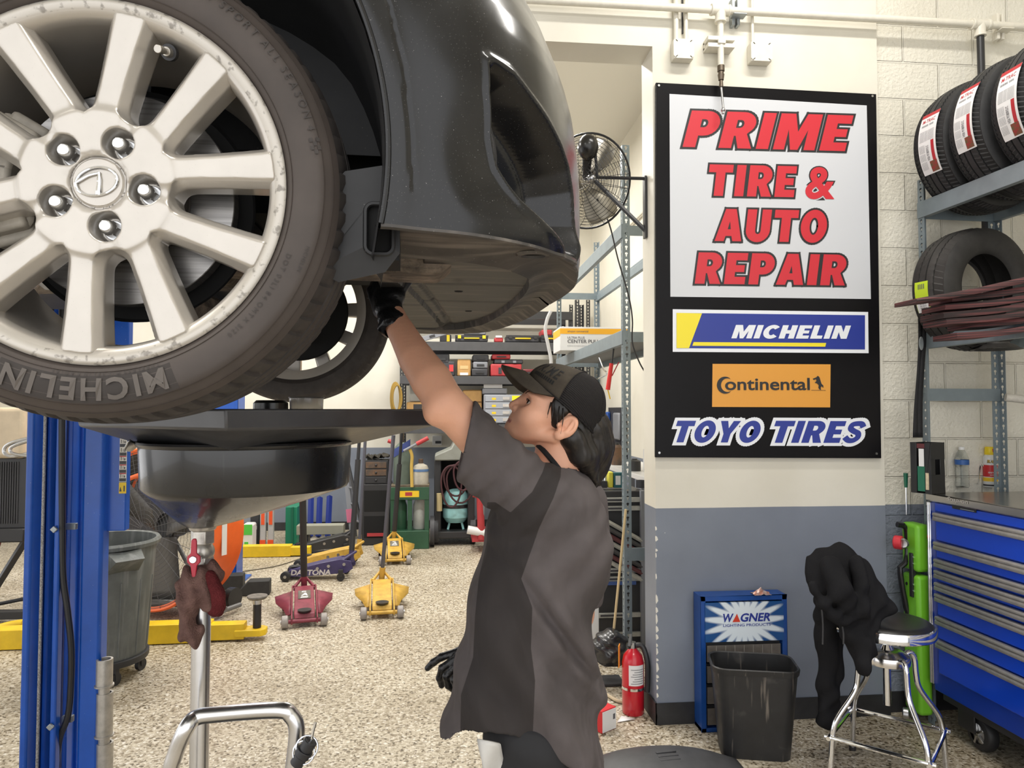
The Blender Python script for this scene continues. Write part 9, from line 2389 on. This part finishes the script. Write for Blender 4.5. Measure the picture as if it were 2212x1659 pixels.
MB().cyl((0, 0, hx2 - 0.004), (0, 0, hx2 + 0.03), 0.016, n=16).build('valve', m_steel, X); MB().box((-0.012, -0.02, hx2 + 0.042), (0.016, 0.10, 0.008), rx=0.35).box((-0.012, -0.02, hx2 + 0.02), (0.014, 0.09, 0.006), rx=0.1).build('lever', m_iron, X, bevel=0.002)
g = MB().lathe([(R_ + 0.001, hx2 * 0.47), (R_ + 0.001, hx2 * 0.78)], n=16, a0=3.5, a1=5.0).build('instruction_label', m_paper, X); MB().lathe([(R_ + 0.002, hx2 * 0.385), (R_ + 0.002, hx2 * 0.425)], n=40).build('steel_band', m_chrome, X)
g = MB()
for k in range(7): g.lathe([(R_ + 0.0018, hx2 * (0.5 + 0.035 * k)), (R_ + 0.0018, hx2 * (0.508 + 0.035 * k))], n=12, a0=3.6, a1=4.8 - 0.15 * (k % 3))
g.build('label_lines', m_txt, X); MB().box((-R_ - 0.014, 0.0, hx2 * 0.86), (0.004, 0.05, 0.11)).build('orange_tag', mat('tag orange', srgb(236, 146, 30), 0.5), X); MB().tube([(0.015, 0, hx2 + 0.015), (0.05, 0.0, hx2 + 0.01), (0.073, -0.01, hx2 - 0.06), (0.074, -0.012, hx2 * 0.5), (0.072, -0.014, hx2 * 0.36)], 0.014, n=10, sub=5).build('discharge_hose', m_iron, X)
q = at(1322, 1577, Z=0); t = thing('parts_box', 'small red and white parts box on the floor by the shirt tail', 'box', (q.x, q.y, 0.001), math.radians(35)); MB().bb((-0.07, 0, 0), (0.03, 0.10, 0.105)).build('box', mat('box red', srgb(206, 44, 50), 0.45), t, bevel=0.002); MB().bb((-0.068, -0.002, 0.003), (0.028, 0.001, 0.10)).build('white_face', m_paper, t); MB().bb((0.006, -0.003, 0.05), (0.02, -0.001, 0.075)).build('face_print', m_txt, t)
q = at(1348, 1556, Z=0.003); b = MB(); b.add([q + Vector((-0.04, -0.02, 0)), q + Vector((0.06, 0.0, 0.004)), q + Vector((0.0, 0.05, 0.002))], [(0, 1, 2)]); tag(b.build('paper_scrap', m_paper, solid=0.001), 'white triangular paper scrap beside the red parts box', 'paper')
t, w, h = pbox('battery_box', 'dark green box lettered EEPER behind the blue carriage', 'box', (230, 934, 330, 964), 7.0, 0.3, mat('box dark green', srgb(30, 56, 48), 0.5)); zb = t.location.z
g = MB(); a = at(267, 955, Y=7.0); c = at(306, 955, Y=7.0); letters(g, 'EEPER', (a.x - t.location.x, -0.004, a.z - zb), (1, 0, 0), (0, 0, 1), c.x - a.x, 0.042, 0, 0.03); g.build('white_lettering', m_white, t, smooth=False); MB().bb((-w / 2, 0.05, 0.002 - zb), (w / 2, 0.3, -0.22)).build('dark_stand', m_dk, t); fbox(t, 'grey_bar', -w / 2, -0.06, w / 2, -0.025, m_mid, 0.02); fbox(t, 'lettered_bar', -w / 2, -0.22, w / 2, -0.06, m_dk, 0.01)
g = MB(); a = at(270, 982, Y=6.99); c = at(313, 982, Y=6.99); letters(g, 'OLFREDOL', (a.x - t.location.x, -0.013, a.z - zb), (1, 0, 0), (0, 0, 1), c.x - a.x, 0.03, 0, 0.01); g.build('grey_lettering', m_mid, t, smooth=False)
